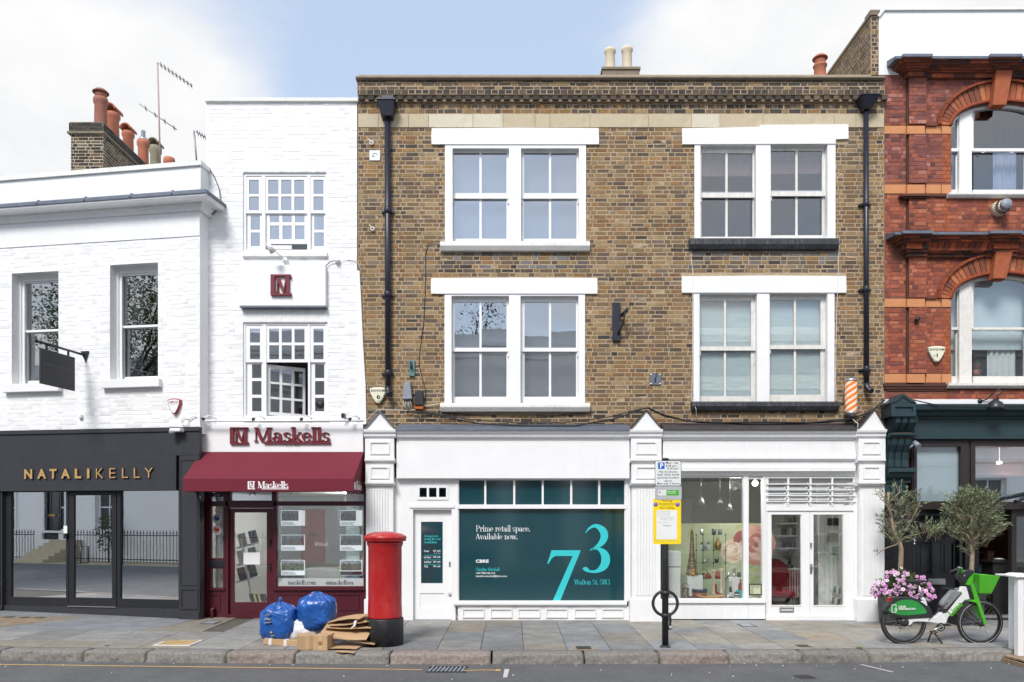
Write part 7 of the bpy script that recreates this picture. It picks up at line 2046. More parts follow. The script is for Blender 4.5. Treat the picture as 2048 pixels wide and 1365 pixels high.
def person():
    s=15.9/F; h=P0.at(1980.5,1108,1.25)
    t=thing('person','person with long brown hair and a blue top sitting behind the black counter','person',(h.x,1.25,.05))
    V=[(0,0,-.66),(0,0,-.42),(0,0,-.24),(0,.01,-.13),(0,-.01,-.02),(0,0,.07),(-.17,.0,-.24),(-.22,-.05,-.46),(-.1,-.2,-.5),(.17,0,-.24),(.22,-.05,-.46),(.1,-.2,-.5),(-.1,-.25,-.7),(.1,-.25,-.7),(-.1,-.3,-1.1),(.1,-.3,-1.1)]
    E=[(0,1),(1,2),(2,3),(3,4),(4,5),(2,6),(6,7),(7,8),(2,9),(9,10),(10,11),(0,12),(12,14),(0,13),(13,15)]
    rad=[.15,.13,.12,.05,.085,.08,.06,.045,.035,.06,.045,.035,.085,.085,.05,.05]
    me=bpy.data.meshes.new('body'); me.from_pydata([Vector(v) for v in V],E,[]); o=bpy.data.objects.new('body',me); me.materials.append(K['skin']); link(o,t,h)
    m=o.modifiers.new('skin','SKIN'); 
    for i,q in enumerate(me.skin_vertices[0].data if me.skin_vertices else []): q.radius=(rad[i],rad[i]*.85)
    if not me.skin_vertices: print('no skin layer')
    o.modifiers.new('sub','SUBSURF').levels=2
    mb=MB(); c=Vector(h)
    mb.lathe([(.14,-.72),(.175,-.5),(.19,-.3),(.15,-.2),(.07,-.155)],c,20); mb.tube([c+Vector((-.15,0,-.25)),c+Vector((-.235,-.03,-.44)),c+Vector((-.19,-.12,-.5))],[.075,.065,.06],10); mb.tube([c+Vector((.15,0,-.25)),c+Vector((.235,-.03,-.44)),c+Vector((.19,-.12,-.5))],[.075,.065,.06],10)
    mb.build('blue_top',K['cloth_blue'],t)
    mb=MB(); mb.smooth=True; n,m_=16,10; vs=[]
    for j in range(m_+1):
        for i in range(n+1):
            a=radians(-35)+radians(250)*i/n; p=j/m_
            r_=.105*math.sqrt(max(0.02,1-(1-min(1,p*1.9)) ** 2))+(.03*(p-.5) if p>.5 else 0)
            vs.append(c+Vector((r_*cos(a),r_*sin(a)*1.05+.015,.12-p*.36)))
    mb.add(vs,[(j*(n+1)+i,j*(n+1)+i+1,(j+1)*(n+1)+i+1,(j+1)*(n+1)+i) for j in range(m_) for i in range(n)]); o=mb.build('hair',K['hair'],t); o.modifiers.new('s','SOLIDIFY').thickness=.02
    mb=MB(); mb.cc=(.02,.015,.015)
    for i in (-1,1): mb.lathe([(.0,.006),(.009,.004),(.012,0)],c+Vector((.03*i,-.075,.03)),8,'y')
    mb.cc=(.35,.12,.1); mb.box(c.x-.022,c.x+.022,c.y-.082,c.y-.07,c.z-.035,c.z-.026); mb.cc=(.55,.3,.22); mb.add([c+Vector((-.012,-.075,-.005)),c+Vector((.012,-.075,-.005)),c+Vector((0,-.098,-.008)),c+Vector((0,-.075,.03))],[(0,1,2),(0,2,3),(1,3,2)]); mb.build('face',K['paint'],t)
person()
# fittings on the red building
t=alarm('alarm_box','cream shield shaped alarm box on the red brick wall',1870,710,P0,.31,.29,K['alarm'],None,(('BANHAM',-.42,.42,.2,.36,K['print_black']),('I',-.03,.03,-.22,.02,K['print_black'])))
mb=MB(); p=P0.at(1871,716,-.075); mb.torus(p+Vector((0,0,.02)),.03,.006,'y',12,4,0,pi); mb.box(p.x-.05,p.x+.05,-.077,-.0745,p.z-.06,p.z-.054); mb.build('crest',K['print_grey'],t)
t=thing('flue_vent','cream slotted flue terminal on the red brick below the upper arched window','vent',P0.at(1993,436,-.15))
p=P0.at(1995,420,-.0); mb=MB(); mb.lathe([(.0,.3),(.085,.29),(.10,.26),(.10,.22),(.0,.22)],p,20,'y'); mb.build('cap',K['alu'],t)
mb=MB(); mb.lathe([(.09,.215),(.13,.1),(.14,.0)],p,24,'y'); mb.build('body',K['alarm'],t)
mb=MB()
for k in range(18):
    a_=2*pi*k/18; mb.obox(p+Vector((cos(a_)*.118,-.15,sin(a_)*.118)),(cos(a_),0,sin(a_)),(0,1,0),(-sin(a_),0,cos(a_)),.008,.05,.008)
mb.build('slots',K['hair'],t)['kind']='stuff'
t=thing('gooseneck_lamp','black gooseneck lamp over the dark green fascia','lamp',P0.at(1990,825,-.3))
p=P0.at(1958,803,-.01); mb=MB(); mb.lathe([(.0,.04),(.04,.035),(.045,0)],p,14,'y'); mb.build('base',K['black_metal'],t)
q=P0.at(1997,800,-.30)
mb=MB(); mb.tube([p+Vector((0,-.03,0)),p+Vector((.1,-.06,.02)),p+Vector((.19,-.14,.14)),p+Vector((.26,-.2,.2)),p+Vector((.33,-.26,.18)),q+Vector((-.03,0,.06)),q],.012,8); mb.build('arm',K['black_metal'],t)
mb=MB(); mb.lathe([(.025,.0),(.05,-.03),(.12,-.08),(.14,-.15),(.15,-.2),(.13,-.2),(.11,-.12)],q+Vector((-.06,0,.02)),20); mb.build('shade',K['black_metal'],t)
t=thing('security_camera','grey bullet camera by the top corner of the left transom window','camera',P0.at(1834,894,-.2))
mb=MB(); mb.tube([P0.at(1818,899,-.05),P0.at(1820,896,-.2),P0.at(1826,890,-.22)],.018,8); mb.build('bracket',K['alu'],t)
mb=MB(); mb.tube([P0.at(1828,885,-.2),P0.at(1838,893,-.33)],.045,12); mb.build('body',K['alu'],t)
t=thing('small_lamp','small rusty bracket lamp on the red brick pilaster','lamp',P0.at(1832,645,-.1)); p=P0.at(1832,640,-.07); mb=MB(); mb.lathe([(.0,.09),(.04,.08),(.03,0)],p,10,'y'); mb.box(p.x-.03,p.x+.03,-.1,-.068,p.z-.07,p.z); mb.build('body',K['brown_frame'],t)
t=thing('canopy_arm','dark folded awning arm at the edge of the frame above the glazed shop front','awning arm',P0.at(2040,1005,-.2))
mb=MB(); mb.tube([P0.at(2031,1004,-.5),P0.at(2075,985,-.05)],.04,6); mb.build('arm',K['black_metal'],t)
# the white fence post on the timber platform at the edge of the frame
dk=thing('timber_platform','pale ribbed timber platform in the road at the edge of the frame','platform',(8.6,-4.1,-.18))
zt_=-.035
for k in range(9):
    mb=MB(); y=-3.37-k*.13; mb.box(6.775+(k*.012),11.2,y-.122,y,zt_-.028,zt_); mb.build('plank',K['wood'],dk,bevel=.004)
for k in range(5):
    mb=MB(); mb.box(6.83+k*.01,11.2,-4.56-.022,-4.56,zt_-.165+k*.027-.0,zt_-.165+k*.027+.021); mb.build('slat',K['wood'],dk)
    mb=MB(); mb.box(6.765-.02,6.765,-4.54,-3.39,zt_-.165+k*.027,zt_-.165+k*.027+.021); mb.build('slat',K['wood'],dk)
wf=thing('white_railing','white painted timber railing with a capped post on the timber platform','railing',(7.3,-3.5,zt_))
for x,y,z1,z0 in ((7.015,-3.16,1.04,-.02),(6.905,-3.45,1.04,zt_)):
    mb=MB(); mb.box(x,x+.082,y-.045,y+.045,z0,z1); mb.build('post',K['white'],wf,bevel=.005)
mb=MB(); mb.box(6.85,7.13,-3.53,-3.08,1.0405,1.062); mb.lathe([(.17,0),(.11,.025),(.0,.03)],(6.99,-3.3,1.0625),4,smooth=False); mb.build('cap',K['white'],wf,bevel=.006)
for z in (.2,.72):
    mb=MB(); mb.box(6.9875,11,-3.49,-3.44,z,z+.085); mb.build('rail',K['white'],wf,bevel=.004)

# ------------------------------------------------------------------ chimneys and aerials behind the roofs
def pot(par,x,y,z,r_,h,m,cowl=None,seed=0):
    mb=MB(); mb.lathe([(r_*1.1,0),(r_,.06),(r_*.93,h*.8),(r_*1.12,h*.86),(r_*1.15,h*.93),(r_*1.05,h),(r_*.85,h),(r_*.8,h-.1)],(x,y,z),20); p=mb.build('chimney_pot',m,par)
    if cowl == 'disc':
        mb=MB(); mb.lathe([(r_*.9,h),(r_*.88,h+.13)],(x,y,z),14)
        mb.lathe([(.02,h+.22),(r_*.8,h+.2),(r_*1.25,h+.14),(r_*1.25,h+.125),(.02,h+.15)],(x,y,z),20); mb.build('cowl',m,p)
    if cowl == 'hood':
        mb=MB(); n=16; vs=[]
        for k in range(n+1):
            a=pi*k/n
            for yy in (-r_*1.35,r_*1.35): vs.append((x+r_*1.05*cos(a),y+yy,z+h-.02+r_*1.0*sin(a)+.05))
        mb.smooth=True; mb.add(vs,[(2*k,2*k+1,2*k+3,2*k+2) for k in range(n)]); o=mb.build('cowl',m,p); o.modifiers.new('s','SOLIDIFY').thickness=.035
    if cowl == 'can':
        mb=MB(); mb.lathe([(r_*.75,h),(r_*.75,h+.06),(r_*.4,h+.07),(r_*.4,h+.26),(.0,h+.27)],(x,y,z),14); mb.build('cowl',K['steel'],p)
    return p
ck=thing('chimney_stack','long dark brick chimney stack with six clay pots behind the low white roof','chimney',(-9.77,6,6.5))
cx0,cx1,cy0,cy1=-10.14,-9.40,3.7,8.6
zc=lambda py: EYE+(HY-py)*17.7/F
mb=MB(); mb.box(cx0,cx1,cy0,cy1,6.4,zc(246)); mb.build('core',K['mortar_pale'],ck)
dark=[srgb(*c) for c in ((70,64,60),(86,78,70),(98,86,76),(60,56,58),(110,98,86),(52,50,52),(104,82,72))]
def chc(x,z,r): k=r.randrange(len(dark)); return ('k',k),dark[k]
PF,PR=Plane(0,cy0,0),Plane(cx1,0,pi/2)
bricks(ck,PF,cx0,cx1,zc(345),zc(269),[],chc,K['brick'],nind=60,seed=91,J=.012); bricks(ck,PR,cy0,cy1,zc(345),zc(269),[],chc,K['brick'],nind=120,seed=92,J=.012)
mb=MB(); mb.box(cx0-.06,cx1+.05,cy0-.06,cy1,zc(269)+.002,zc(265)); mb.box(cx0-.03,cx1+.02,cy0-.03,cy1,zc(265)+.001,zc(248)); mb.box(cx0-.015,cx1+.01,cy0-.015,cy1,zc(248)+.001,zc(245)); mb.build('cap',K['coping'],ck)
for pl,a,b in ((Plane(0,cy0-.03,0),cx0-.03,cx1+.02),(Plane(cx1+.02,0,pi/2),cy0-.03,cy1)):
    bricks(ck,pl,a,b,zc(266),zc(247),[],sooty if False else (lambda x,z,r: (('s',0),SOOTY[r.choice((0,3,1))])),K['brick'],nind=20,seed=93,proud=.012,stuff='cap_bricks')
ztop=zc(245)
K['pot_dark']=mat('dark_clay_pot',srgb(150,100,84),.8,.18,6,dirt=.6,dcol=srgb(92,74,72),bump=.3)
for y,r_,h,m,cw_ in ((4.2,.145,.82,'pot_dark','disc'),(4.85,.15,.80,'clay','hood'),(5.6,.135,.72,'clay','hood'),(6.4,.14,.9,'clay','can'),(7.1,.145,1.08,'grey_pot','hood'),(7.95,.14,1.16,'clay',None)):
    pot(ck,-9.77+(.05 if y<4.5 else 0),y,ztop,r_,h,K[m],cw_)
def behind(px,py,Y): return P0.at(px,py,Y)
c2=thing('chimney_stack','low chimney stack with two tall cream pots behind the brown brick parapet','chimney',behind(1240,150,3.0))
a,b=behind(1205,152,3.0),behind(1279,137,3.0)
mb=MB(); mb.box(a.x,b.x,3.0,3.7,a.z-1.5,b.z-.03); mb.box(a.x-.02,b.x+.02,2.97,3.72,b.z-.029,b.z+.02); mb.build('stack',K['coping'],c2)
for px,t_ in ((1220,101),(1254,98)):
    p=behind(px,140,3.2); pot(c2,p.x,3.2,b.z+.015,.115,behind(px,t_,3.2).z-b.z,K['buff_pot'])
for px in (1211,1247): p=behind(px,140,3.6); pot(c2,p.x,3.6,b.z+.015,.09,.12,K['clay'])
c3=thing('chimney_stack','single red clay pot with a disc cowl behind the brown brick parapet','chimney',behind(1640,150,3.5))
p=behind(1640,150,3.5); mb=MB(); mb.box(p.x-.3,p.x+.3,3.3,3.9,p.z-1.5,p.z-.15); mb.build('stack',K['coping'],c3)
pot(c3,p.x,3.5,p.z-.15,.135,.38,K['clay'],'disc')
K['aerial']=mat('aerial_metal',(.30,.29,.30),.5,.1,9,metal=.5)
def aerial(name_label,px,ytop,ybot,Y,booms):
    a,b=behind(px+6 if px<350 else px+6,ybot,Y),behind(px,ytop,Y)
    t=thing('roof_aerial',name_label,'aerial',a); mb=MB(); mb.tube([a,b],.022,6); mb.build('mast',mat('pinkish_mast',srgb(176,150,146),.6,.1) if px<350 else K['aerial'],t)
    for (x0,y0,x1,y1,n) in booms:
        p,q=behind(x0,y0,Y),behind(x1,y1,Y+.4)
        mb=MB(); mb.tube([p,q],.012,5)
        d_=(q-p).normalized(); s_=d_.cross(Vector((.3,1,.2))).normalized()
        for k in range(n):
            c=p.lerp(q,(k+.7)/n); w=.09
            mb.tube([c-Vector((.25,-1,.1)).normalized()*w*1.5,c+Vector((.25,-1,.1)).normalized()*w*1.5],.009,4); mb.tube([c-s_*w*.5,c+s_*w*.5],.009,4)
        mb.build('boom',K['aerial'],t)
aerial('tall thin roof mast with two comb aerials beside the clay chimney pots',315,125,345,6.5,[(317,127,385,173,9),(278,208,354,260,4)])
aerial('short white roof mast with one small aerial beside the narrow white building',388,262,330,4.5,[(392,264,412,276,4)])

# ------------------------------------------------------------------ fittings on the brown brick front
t=alarm('alarm_box','cream shield shaped alarm box at the lower corner of the brown brick wall',757,792,P0,.30,.29,K['alarm'],None,(('BANHAM',-.40,.40,.2,.36,K['print_black']),('I',-.03,.03,-.2,.0,K['print_black'])),d=-.008)
mb=MB(); p=P0.at(757,797,-.085); mb.torus(p+Vector((0,0,.02)),.026,.008,'y',12,4); mb.box(p.x-.03,p.x+.03,-.085,-.0825,p.z-.05,p.z-.044); mb.build('crest',K['print_black'],t)
t=thing('wall_plate','small white enamel plate with a curl on the brown brick beside the left rainwater pipe','plate',P0.at(750,321,-.02))
mb=MB(); mb.pb(739,760,301,321,-.022,-.008); mb.build('plate',K['sign_white'],t); mb=MB(); mb.torus(P0.at(750,312,-.024),.045,.006,'y',14,4,.4,3.6); mb.tube([P0.at(745,313,-.024),P0.at(749,313,-.024)],.006,4); mb.build('curl',K['print_grey'],t)
for px,py,l in ((743,286,'upper white hook on the brown brick above the white enamel plate'),(745,458,'lower white hook on the brown brick beside the left rainwater pipe')):
    mb=MB(); p=P0.at(px,py,-.03); mb.torus(p,.03,.012,'y',14,6); mb.tube([p+Vector((-.06,.02,.08)),p],.008,5); tag(mb.build('cable_hook',K['cable_white']),l,'hook')
t=thing('meter_box','slanted grey plastic box with dangling cables at the bottom of the brown brick wall','box',P0.at(815,800,-.08))
mb=MB(); mb.pp([(807,766),(820,763),(824,798),(805,799)],-.13,-.008); mb.build('case',K['alu'],t,bevel=.012)
mb=MB()
for k in range(5): mb.tube([P0.at(808+k*3,799,-.07),P0.at(806+k*4,808+k % 2*4,-.08),P0.at(812+k*3,820,-.05)],.007,5)
mb.build('wires',K['cable_white'],t)['kind']='stuff'
t=thing('meter_box','dark square box with a rusty foot beside the slanted grey box','box',P0.at(838,810,-.08))
mb=MB(); mb.pp([(830,782),(845,781),(847,810),(829,810)],-.12,-.008); mb.build('case',K['bike_dark'],t,bevel=.008); mb=MB(); mb.pb(829,846,811,818,-.09,-.008); mb.build('foot',mat('rusty_orange',srgb(176,96,44),.8,.25,12),t)
t=thing('wall_bracket','narrow greenish metal bracket plate on the brown brick above the boxes','bracket',P0.at(823,752,-.03)); K['verdigris']=mat('green_grey_metal',srgb(92,128,130),.6,.15,9)
mb=MB(); mb.pb(818,829,721,752,-.04,-.008); mb.pb(818,820,721,752,-.05,-.0405); mb.build('plate',K['verdigris'],t); mb=MB(); mb.tube([P0.at(822,724,-.05),P0.at(823,738,-.08)],.018,6); mb.build('peg',K['black_metal'],t)
t=thing('sign_bracket','black timber plate with an empty iron sign bracket between the lower windows','bracket',P0.at(1233,683,-.05))
mb=MB(); mb.pb(1225,1241,605,682,-.06,-.008); mb.build('plate',K['navy_pipe'],t,bevel=.005)
mb=MB(); a=P0.at(1243,632,-.06); mb.tube([a,a+Vector((.06,-.3,.03))],.035,4); mb.tube([a+Vector((.04,-.28,.02)),a+Vector((.0,-.12,-.2)),P0.at(1236,670,-.06)],.014,6); mb.tube([P0.at(1240,634,-.08),P0.at(1241,655,-.1),P0.at(1235,668,-.08)],.006,5); mb.build('arm',K['black_metal'],t)
t=thing('fixing_plate','square grey metal plate with four white bolts on the brown brick wall','plate',P0.at(1310,770,-.02))
mb=MB(); mb.pb(1299.5,1322,748,770,-.02,-.008); mb.build('plate',K['lead'],t); mb=MB(); mb.tube([P0.at(1313,746,-.03),P0.at(1310,764,-.03)],.01,5); mb.build('pin',K['black_metal'],t)
for i in (1302,1320):
    for j in (750,768): mb=MB(); mb.lathe([(.0,.014),(.014,.01),(.016,0)],P0.at(i,j,-.02),8,'y'); mb.build('bolt',K['print_white'],t)
# barber pole
t=thing('barber_pole','orange and cream striped barber pole standing on the white pilaster','barber pole',P0.at(1702,832,-.18))
p=P0.at(1702,828,-.18); r_,h=.108,(828-760)/111.4
mb=MB(); n,m_=48,40; vs=[]; fs_=[]
for j in range(m_+1):
    for i in range(n): a=2*pi*i/n; vs.append(p+Vector((r_*cos(a),r_*sin(a),.03+(h-.06)*j/m_)))
org,crm=srgb(236,120,40),srgb(236,222,196)
for j in range(m_):
    for i in range(n):
        ph=(i/n*2-j/m_*2.55) % .5
        mb.cc=org if ph<.25 else crm; mb.smooth=True
        k=len(mb.v) if False else None
        fs_.append(([j*n+i,j*n+(i+1) % n,(j+1)*n+(i+1) % n,(j+1)*n+i],mb.cc))
mb.v=vs
for f,c in fs_: mb.f.append(f); mb.c.append(c); mb.mi.append(0); mb.sm.append(True)
mb.build('striped_cylinder',K['gloss'],t)
mb=MB(); mb.lathe([(.0,-.05),(.06,-.045),(.07,-.01),(.112,-.005),(.115,.03),(.108,.031)],p,24); mb.build('base',K['steel'],t)
mb=MB(); mb.lathe([(.108,h-.031),(.116,h-.03),(.112,h),(.05,h+.03),(.04,h+.05),(.0,h+.055)],p,24); mb.build('cap',K['steel'],t)
mb=MB(); mb.box(p.x-.02,p.x+.02,-.16,-.01,p.z-.09,p.z-.051); mb.build('bracket',K['black_metal'],t)
# cables along the shop cornice
def cable(label,pts,r_=.011,m='cable',sag=0):
    mb=MB(); P=[]
    for i in range(len(pts)-1):
        a,b=P0.at(*pts[i]),P0.at(*pts[i+1])
        for k in range(6): t_=k/6; P.append(a.lerp(b,t_)-Vector((0,0,sag*4*t_*(1-t_))))
    P.append(P0.at(*pts[-1])); mb.tube(P,r_,6); return tag(mb.build('cable',K[m]),label,'cable')
cable('thick black cable sagging from the boxes under the left lower sill to the middle pediment',[(810,822,-.06),(845,825,-.1),(900,836,-.1),(960,848,-.12),(1050,852,-.14),(1150,852,-.14),(1230,838,-.12),(1285,818,-.27),(1297,816,-.28)],.013)
cable('second black cable just above the thick one left of the middle pediment',[(850,824,-.05),(930,838,-.06),(1030,846,-.06),(1130,846,-.06),(1220,834,-.06),(1290,816,-.25)],.009)
cable('thin black cable nearly straight along the brown brick under the left lower sill',[(845,824,-.03),(940,829,-.03),(1080,832,-.03),(1185,826,-.03)],.006)
cable('bundle of black cable draped from the middle pediment to the barber pole',[(1297,816,-.28),(1320,828,-.2),(1375,843,-.15),(1440,846,-.14),(1530,845,-.13),(1620,846,-.13),(1700,838,-.2),(1738,826,-.2),(1770,800,-.2)],.015)
cable('thinner black cable under the bundle right of the middle pediment',[(1297,818,-.26),(1330,834,-.18),(1400,846,-.12),(1500,849,-.12),(1600,848,-.12),(1690,843,-.14),(1745,830,-.15),(1790,795,-.2)],.009)
cable('black cable running on from the green console over the dark green shopfront',[(1790,793,-.2),(1825,800,-.3),(1880,812,-.36),(1950,815,-.36),(2060,813,-.36)],.01)
cable('thin black wire climbing the brown brick from the boxes to the upper left sill',[(851,806,-.015),(851,780,-.015),(840,740,-.015),(838,715,-.015),(848,640,-.015),(851,560,-.015),(851,510,-.015),(856,488,-.02),(870,483,-.03),(885,484,-.1)],.006)
cable('thin white wire running down the left side of the right hand windows',[(1383,482,-.03),(1382,510,-.02),(1386,552,-.05),(1385,600,-.03),(1385,700,-.03),(1384,800,-.03),(1392,818,-.13),(1393,838,-.03)],.005,'cable_white')
cable('thin white wire running down the right side of the right hand windows',[(1679,478,-.03),(1676,552,-.05),(1673,640,-.03),(1671,740,-.03),(1672,800,-.1),(1685,803,-.05)],.005,'cable_white')
cable('thin white cable looping from the slanted grey box along the left pediment',[(734,842,-.2),(745,828,-.25),(759,819,-.26),(790,820,-.1),(820,822,-.06),(850,812,-.04),(880,808,-.03)],.006,'cable_white')
cable('white cable knot running down the side of the right white pilaster',[(1702,836,-.17),(1716,848,-.26),(1712,880,-.2),(1714,920,-.16),(1710,945,-.12),(1713,965,-.1)],.007,'cable_white')

# ------------------------------------------------------------------ pillar box
p=on_pave(770,1289); pb_=thing('pillar_box','red pillar post box with a black base on the pavement','post box',p)
s=(14+p.y)/F; zz=lambda py: (1289-py)*s
mb=MB(); mb.lathe([(.272,-.01),(.275,zz(1235)-.02),(.268,zz(1235)-.004)],p,48); mb.build('base',K['post_black'],pb_)
mb=MB(); mb.lathe([(.256,zz(1235)),(.254,zz(1235)+.02),(.247,zz(1200)),(.247,zz(1095)),(.262,zz(1090)),(.27,zz(1086)),(.262,zz(1084.5))],p,48); mb.build('shaft',K['red_post'],pb_)
mb=MB(); mb.lathe([(.262,zz(1084.4)),(.30,zz(1081)),(.312,zz(1078)),(.318,zz(1076.5)),(.318,zz(1073.5)),(.305,zz(1072)),(.25,zz(1068)),(.15,zz(1064.5)),(.0,zz(1063))],p,48)
for k in range(56):
    a=2*pi*k/56; mb.obox(p+Vector((cos(a)*.297,sin(a)*.297,zz(1080.5))),(cos(a),sin(a),0),(-sin(a),cos(a),0),(0,0,1),.014,.008,.012)
mb.build('cap',K['red_post'],pb_)
mb=MB(); mb.lathe([(.2,zz(1067.2)),(.19,zz(1066.4))],p,30); 
# ------------------------------------------------------------------ sign post
q=on_pave(1330.5,1294.5); sp=thing('sign_post','black round sign post with a cycle hoop and parking plates','sign post',q)
s=(14+q.y)/F; zq=lambda py: q.z+(1294.5-py)*s; xq=lambda px: q.x+(px-1330.5)*s
mb=MB(); mb.tube([(q.x,q.y,q.z-.02),(q.x,q.y,zq(920))],.047,20); mb.lathe([(.05,0),(.052,.03),(.0,.04)],(q.x,q.y,zq(920)-.01),16); mb.build('pole',K['post_grey'],sp)
mb=MB(); R_=24.5*s; mb.torus((q.x,q.y,zq(1207)),R_,3.1*s,'y',44,10); mb.build('cycle_hoop',K['post_grey'],sp)
mb=MB()
for py in (1186,1231): mb.lathe([(.06,-.03),(.06,.03)],(q.x,q.y,zq(py)),18)
mb.build('collar',K['post_grey'],sp)
mb=MB(); mb.lathe([(.1,-.015),(.07,.02),(.052,.03)],q,18); mb.build('collar',K['post_grey'],sp)
yf=q.y-.06
def plate(name,px0,px1,py0,py1,m,y0,y1,par,rad=4):
    mb=MB(); x0,x1,z0,z1=xq(px0),xq(px1),zq(py1),zq(py0); r_=rad*s; pts=[]
    for cx,cz,a0 in ((x1-r_,z1-r_,0),(x0+r_,z1-r_,90),(x0+r_,z0+r_,180),(x1-r_,z0+r_,270)):
        pts += [(cx+r_*cos(radians(a0+k*22.5)),cz+r_*sin(radians(a0+k*22.5))) for k in range(5)]
    mb.prism(pts,y0,y1); return mb.build(name,m,par)
pk=plate('parking_plate',1308,1361,922,973,K['print_black'],yf,yf+.004,sp); 
plate('plate_face',1309,1360,923,972,K['sign_white'],yf-.001,yf-.0001,pk,3.4)
def words(par,items,m,y,bold=0.012):
    mb=MB()
    for s_,x0,x1,y0,y1 in items:
        vs,fs_=text_mesh(s_,bold); xs=[v[0] for v in vs]; ys=[v[1] for v in vs]
        mb.add([(xq(x0)+(v[0]-min(xs))/(max(xs)-min(xs))*(xq(x1)-xq(x0)),y,zq(y1)+(v[1]-min(ys))/(max(ys)-min(ys))*(zq(y0)-zq(y1))) for v in vs],fs_)
    return mb.build('lettering',m,par)
plate('blue_square',1314.5,1327.5,926,939,K['sign_blue'],yf-.002,yf-.0011,pk,1)
words(pk,[('P',1318.5,1325,927.5,937.5)],K['print_white'],yf-.0024,.03)
words(pk,[('Mon - Sat',1330,1355,924.5,928.8),('8.30 am -',1330,1354,930.5,934.8),('6.30 pm',1333,1354.5,936,941),('Pay by phone',1317,1352,942.5,947.5),('020 7023 9078',1313.5,1356,948.8,952.4),('quoting location',1313.5,1356,954.2,959),('98177',1327.5,1342,961.6,965),('Max stay 2 hours',1312.5,1357.5,966,971)],K['print_black'],yf-.0016)
gp=plate('grey_plate',1308.5,1361.5,973.4,1000,K['sign_grey'],yf,yf+.003,sp,2)
plate('white_sticker',1315,1331,981,991.5,K['paper'],yf-.001,yf-.0002,gp,1); plate('green_sticker',1331.3,1356,981,991.5,K['lime'],yf-.001,yf-.0002,gp,1)
words(gp,[('Royal Borough',1321,1330,983.5,985.2),('of Kensington',1321,1330,987,988.6)],K['print_grey'],yf-.0014); plate('crest',1316.5,1320,983,987.5,K['print_grey'],yf-.0014,yf-.0011,gp,.5)
words(gp,[('Electric vehicle',1333,1350,982.5,985),('parking place',1333,1350,986,988.4)],K['print_white'],yf-.0014)
yn=thing('suspension_notice','yellow parking suspension notice tied to the sign post','notice',(q.x,yf-.01,zq(1088)))
plate('panel',1305,1360.5,997,1088.5,K['sign_yellow'],yf+.004,yf+.008,yn,3)
plate('sheet',1311.5,1352.5,1021,1079,K['paper'],yf+.0022,yf+.0038,yn,.5)
words(yn,[('Parking',1322,1343,1000.2,1005),('Suspension',1316.5,1348.5,1006,1011),('No Loading',1318,1347,1014.5,1019.5)],K['print_black'],yf+.0036,.005)
words(yn,[('Sun 30 Mar 2025',1312.5,1338,1023,1025.4),('Sun 26 Oct 2025',1312.5,1338,1027,1029.4),('9am to 5pm - 30m',1312.5,1338,1031,1033.2),('COAT RP PAVING BAYS',1317,1347,1034.8,1037),('OUTSIDE 77 - SW3',1319,1344,1038.5,1040.5),('Reason and enquiry',1313,1335,1044.5,1046.5)],K['print_grey'],yf+.0018,0)
words(yn,[('The Royal Borough of Kensington and Chelsea',1308,1357,1081.5,1084)],K['print_grey'],yf+.0036,0)
mb=MB(); mb.box(xq(1324),xq(1341),yf+.0012,yf+.0021,zq(1052.4),zq(1051.6)); mb.box(xq(1319),xq(1345),yf+.003,yf+.0039,zq(1012.9),zq(1012.4)); mb.build('rule',K['print_black'],yn)
for x in (1310,1353.5):
    mb=MB(); mb.lathe([(.0,.001),(4.6*s,.001),(4.6*s,0)],(xq(x),yf+.0039,zq(1009.5)),20,'y'); o=mb.build('roundel',K.setdefault('roundel',mat('faded_blue',srgb(110,124,190),.5,.03)),yn)
    mb=MB(); mb.torus((xq(x),yf+.0028,zq(1009.5)),4.2*s,.5*s,'y',20,4,sy=.15); mb.tube([(xq(x-3),yf+.0026,zq(1006.5)),(xq(x+3),yf+.0026,zq(1012.5))],.45*s,4); mb.build('roundel_ring',K.setdefault('roundel_red',mat('faded_red',srgb(200,130,140),.5,.03)),yn)
mb=MB(); mb.tube([(q.x,yf+.03,zq(1080)),(q.x+.07,q.y+.02,zq(1081))],.006,5); mb.build('cable_tie',K['print_black'],yn)
t=thing('hanging_lock','black cable lock hanging from the cycle hoop','lock',(xq(1339),q.y,zq(1262)))
mb=MB(); mb.tube([(xq(1337),q.y-.02,zq(1226)),(xq(1339),q.y-.03,zq(1240)),(xq(1339.5),q.y-.03,zq(1255))],.013,8); mb.tube([(xq(1341),q.y+.02,zq(1226)),(xq(1341.5),q.y+.0,zq(1240)),(xq(1340),q.y-.01,zq(1255))],.013,8); mb.build('strap',K['cable'],t)
mb=MB(); mb.lathe([(.0,-.03),(.025,-.02),(.025,.03),(.0,.05)],(xq(1340),q.y-.02,zq(1257)),10); mb.build('lock_body',K['steel'],t)

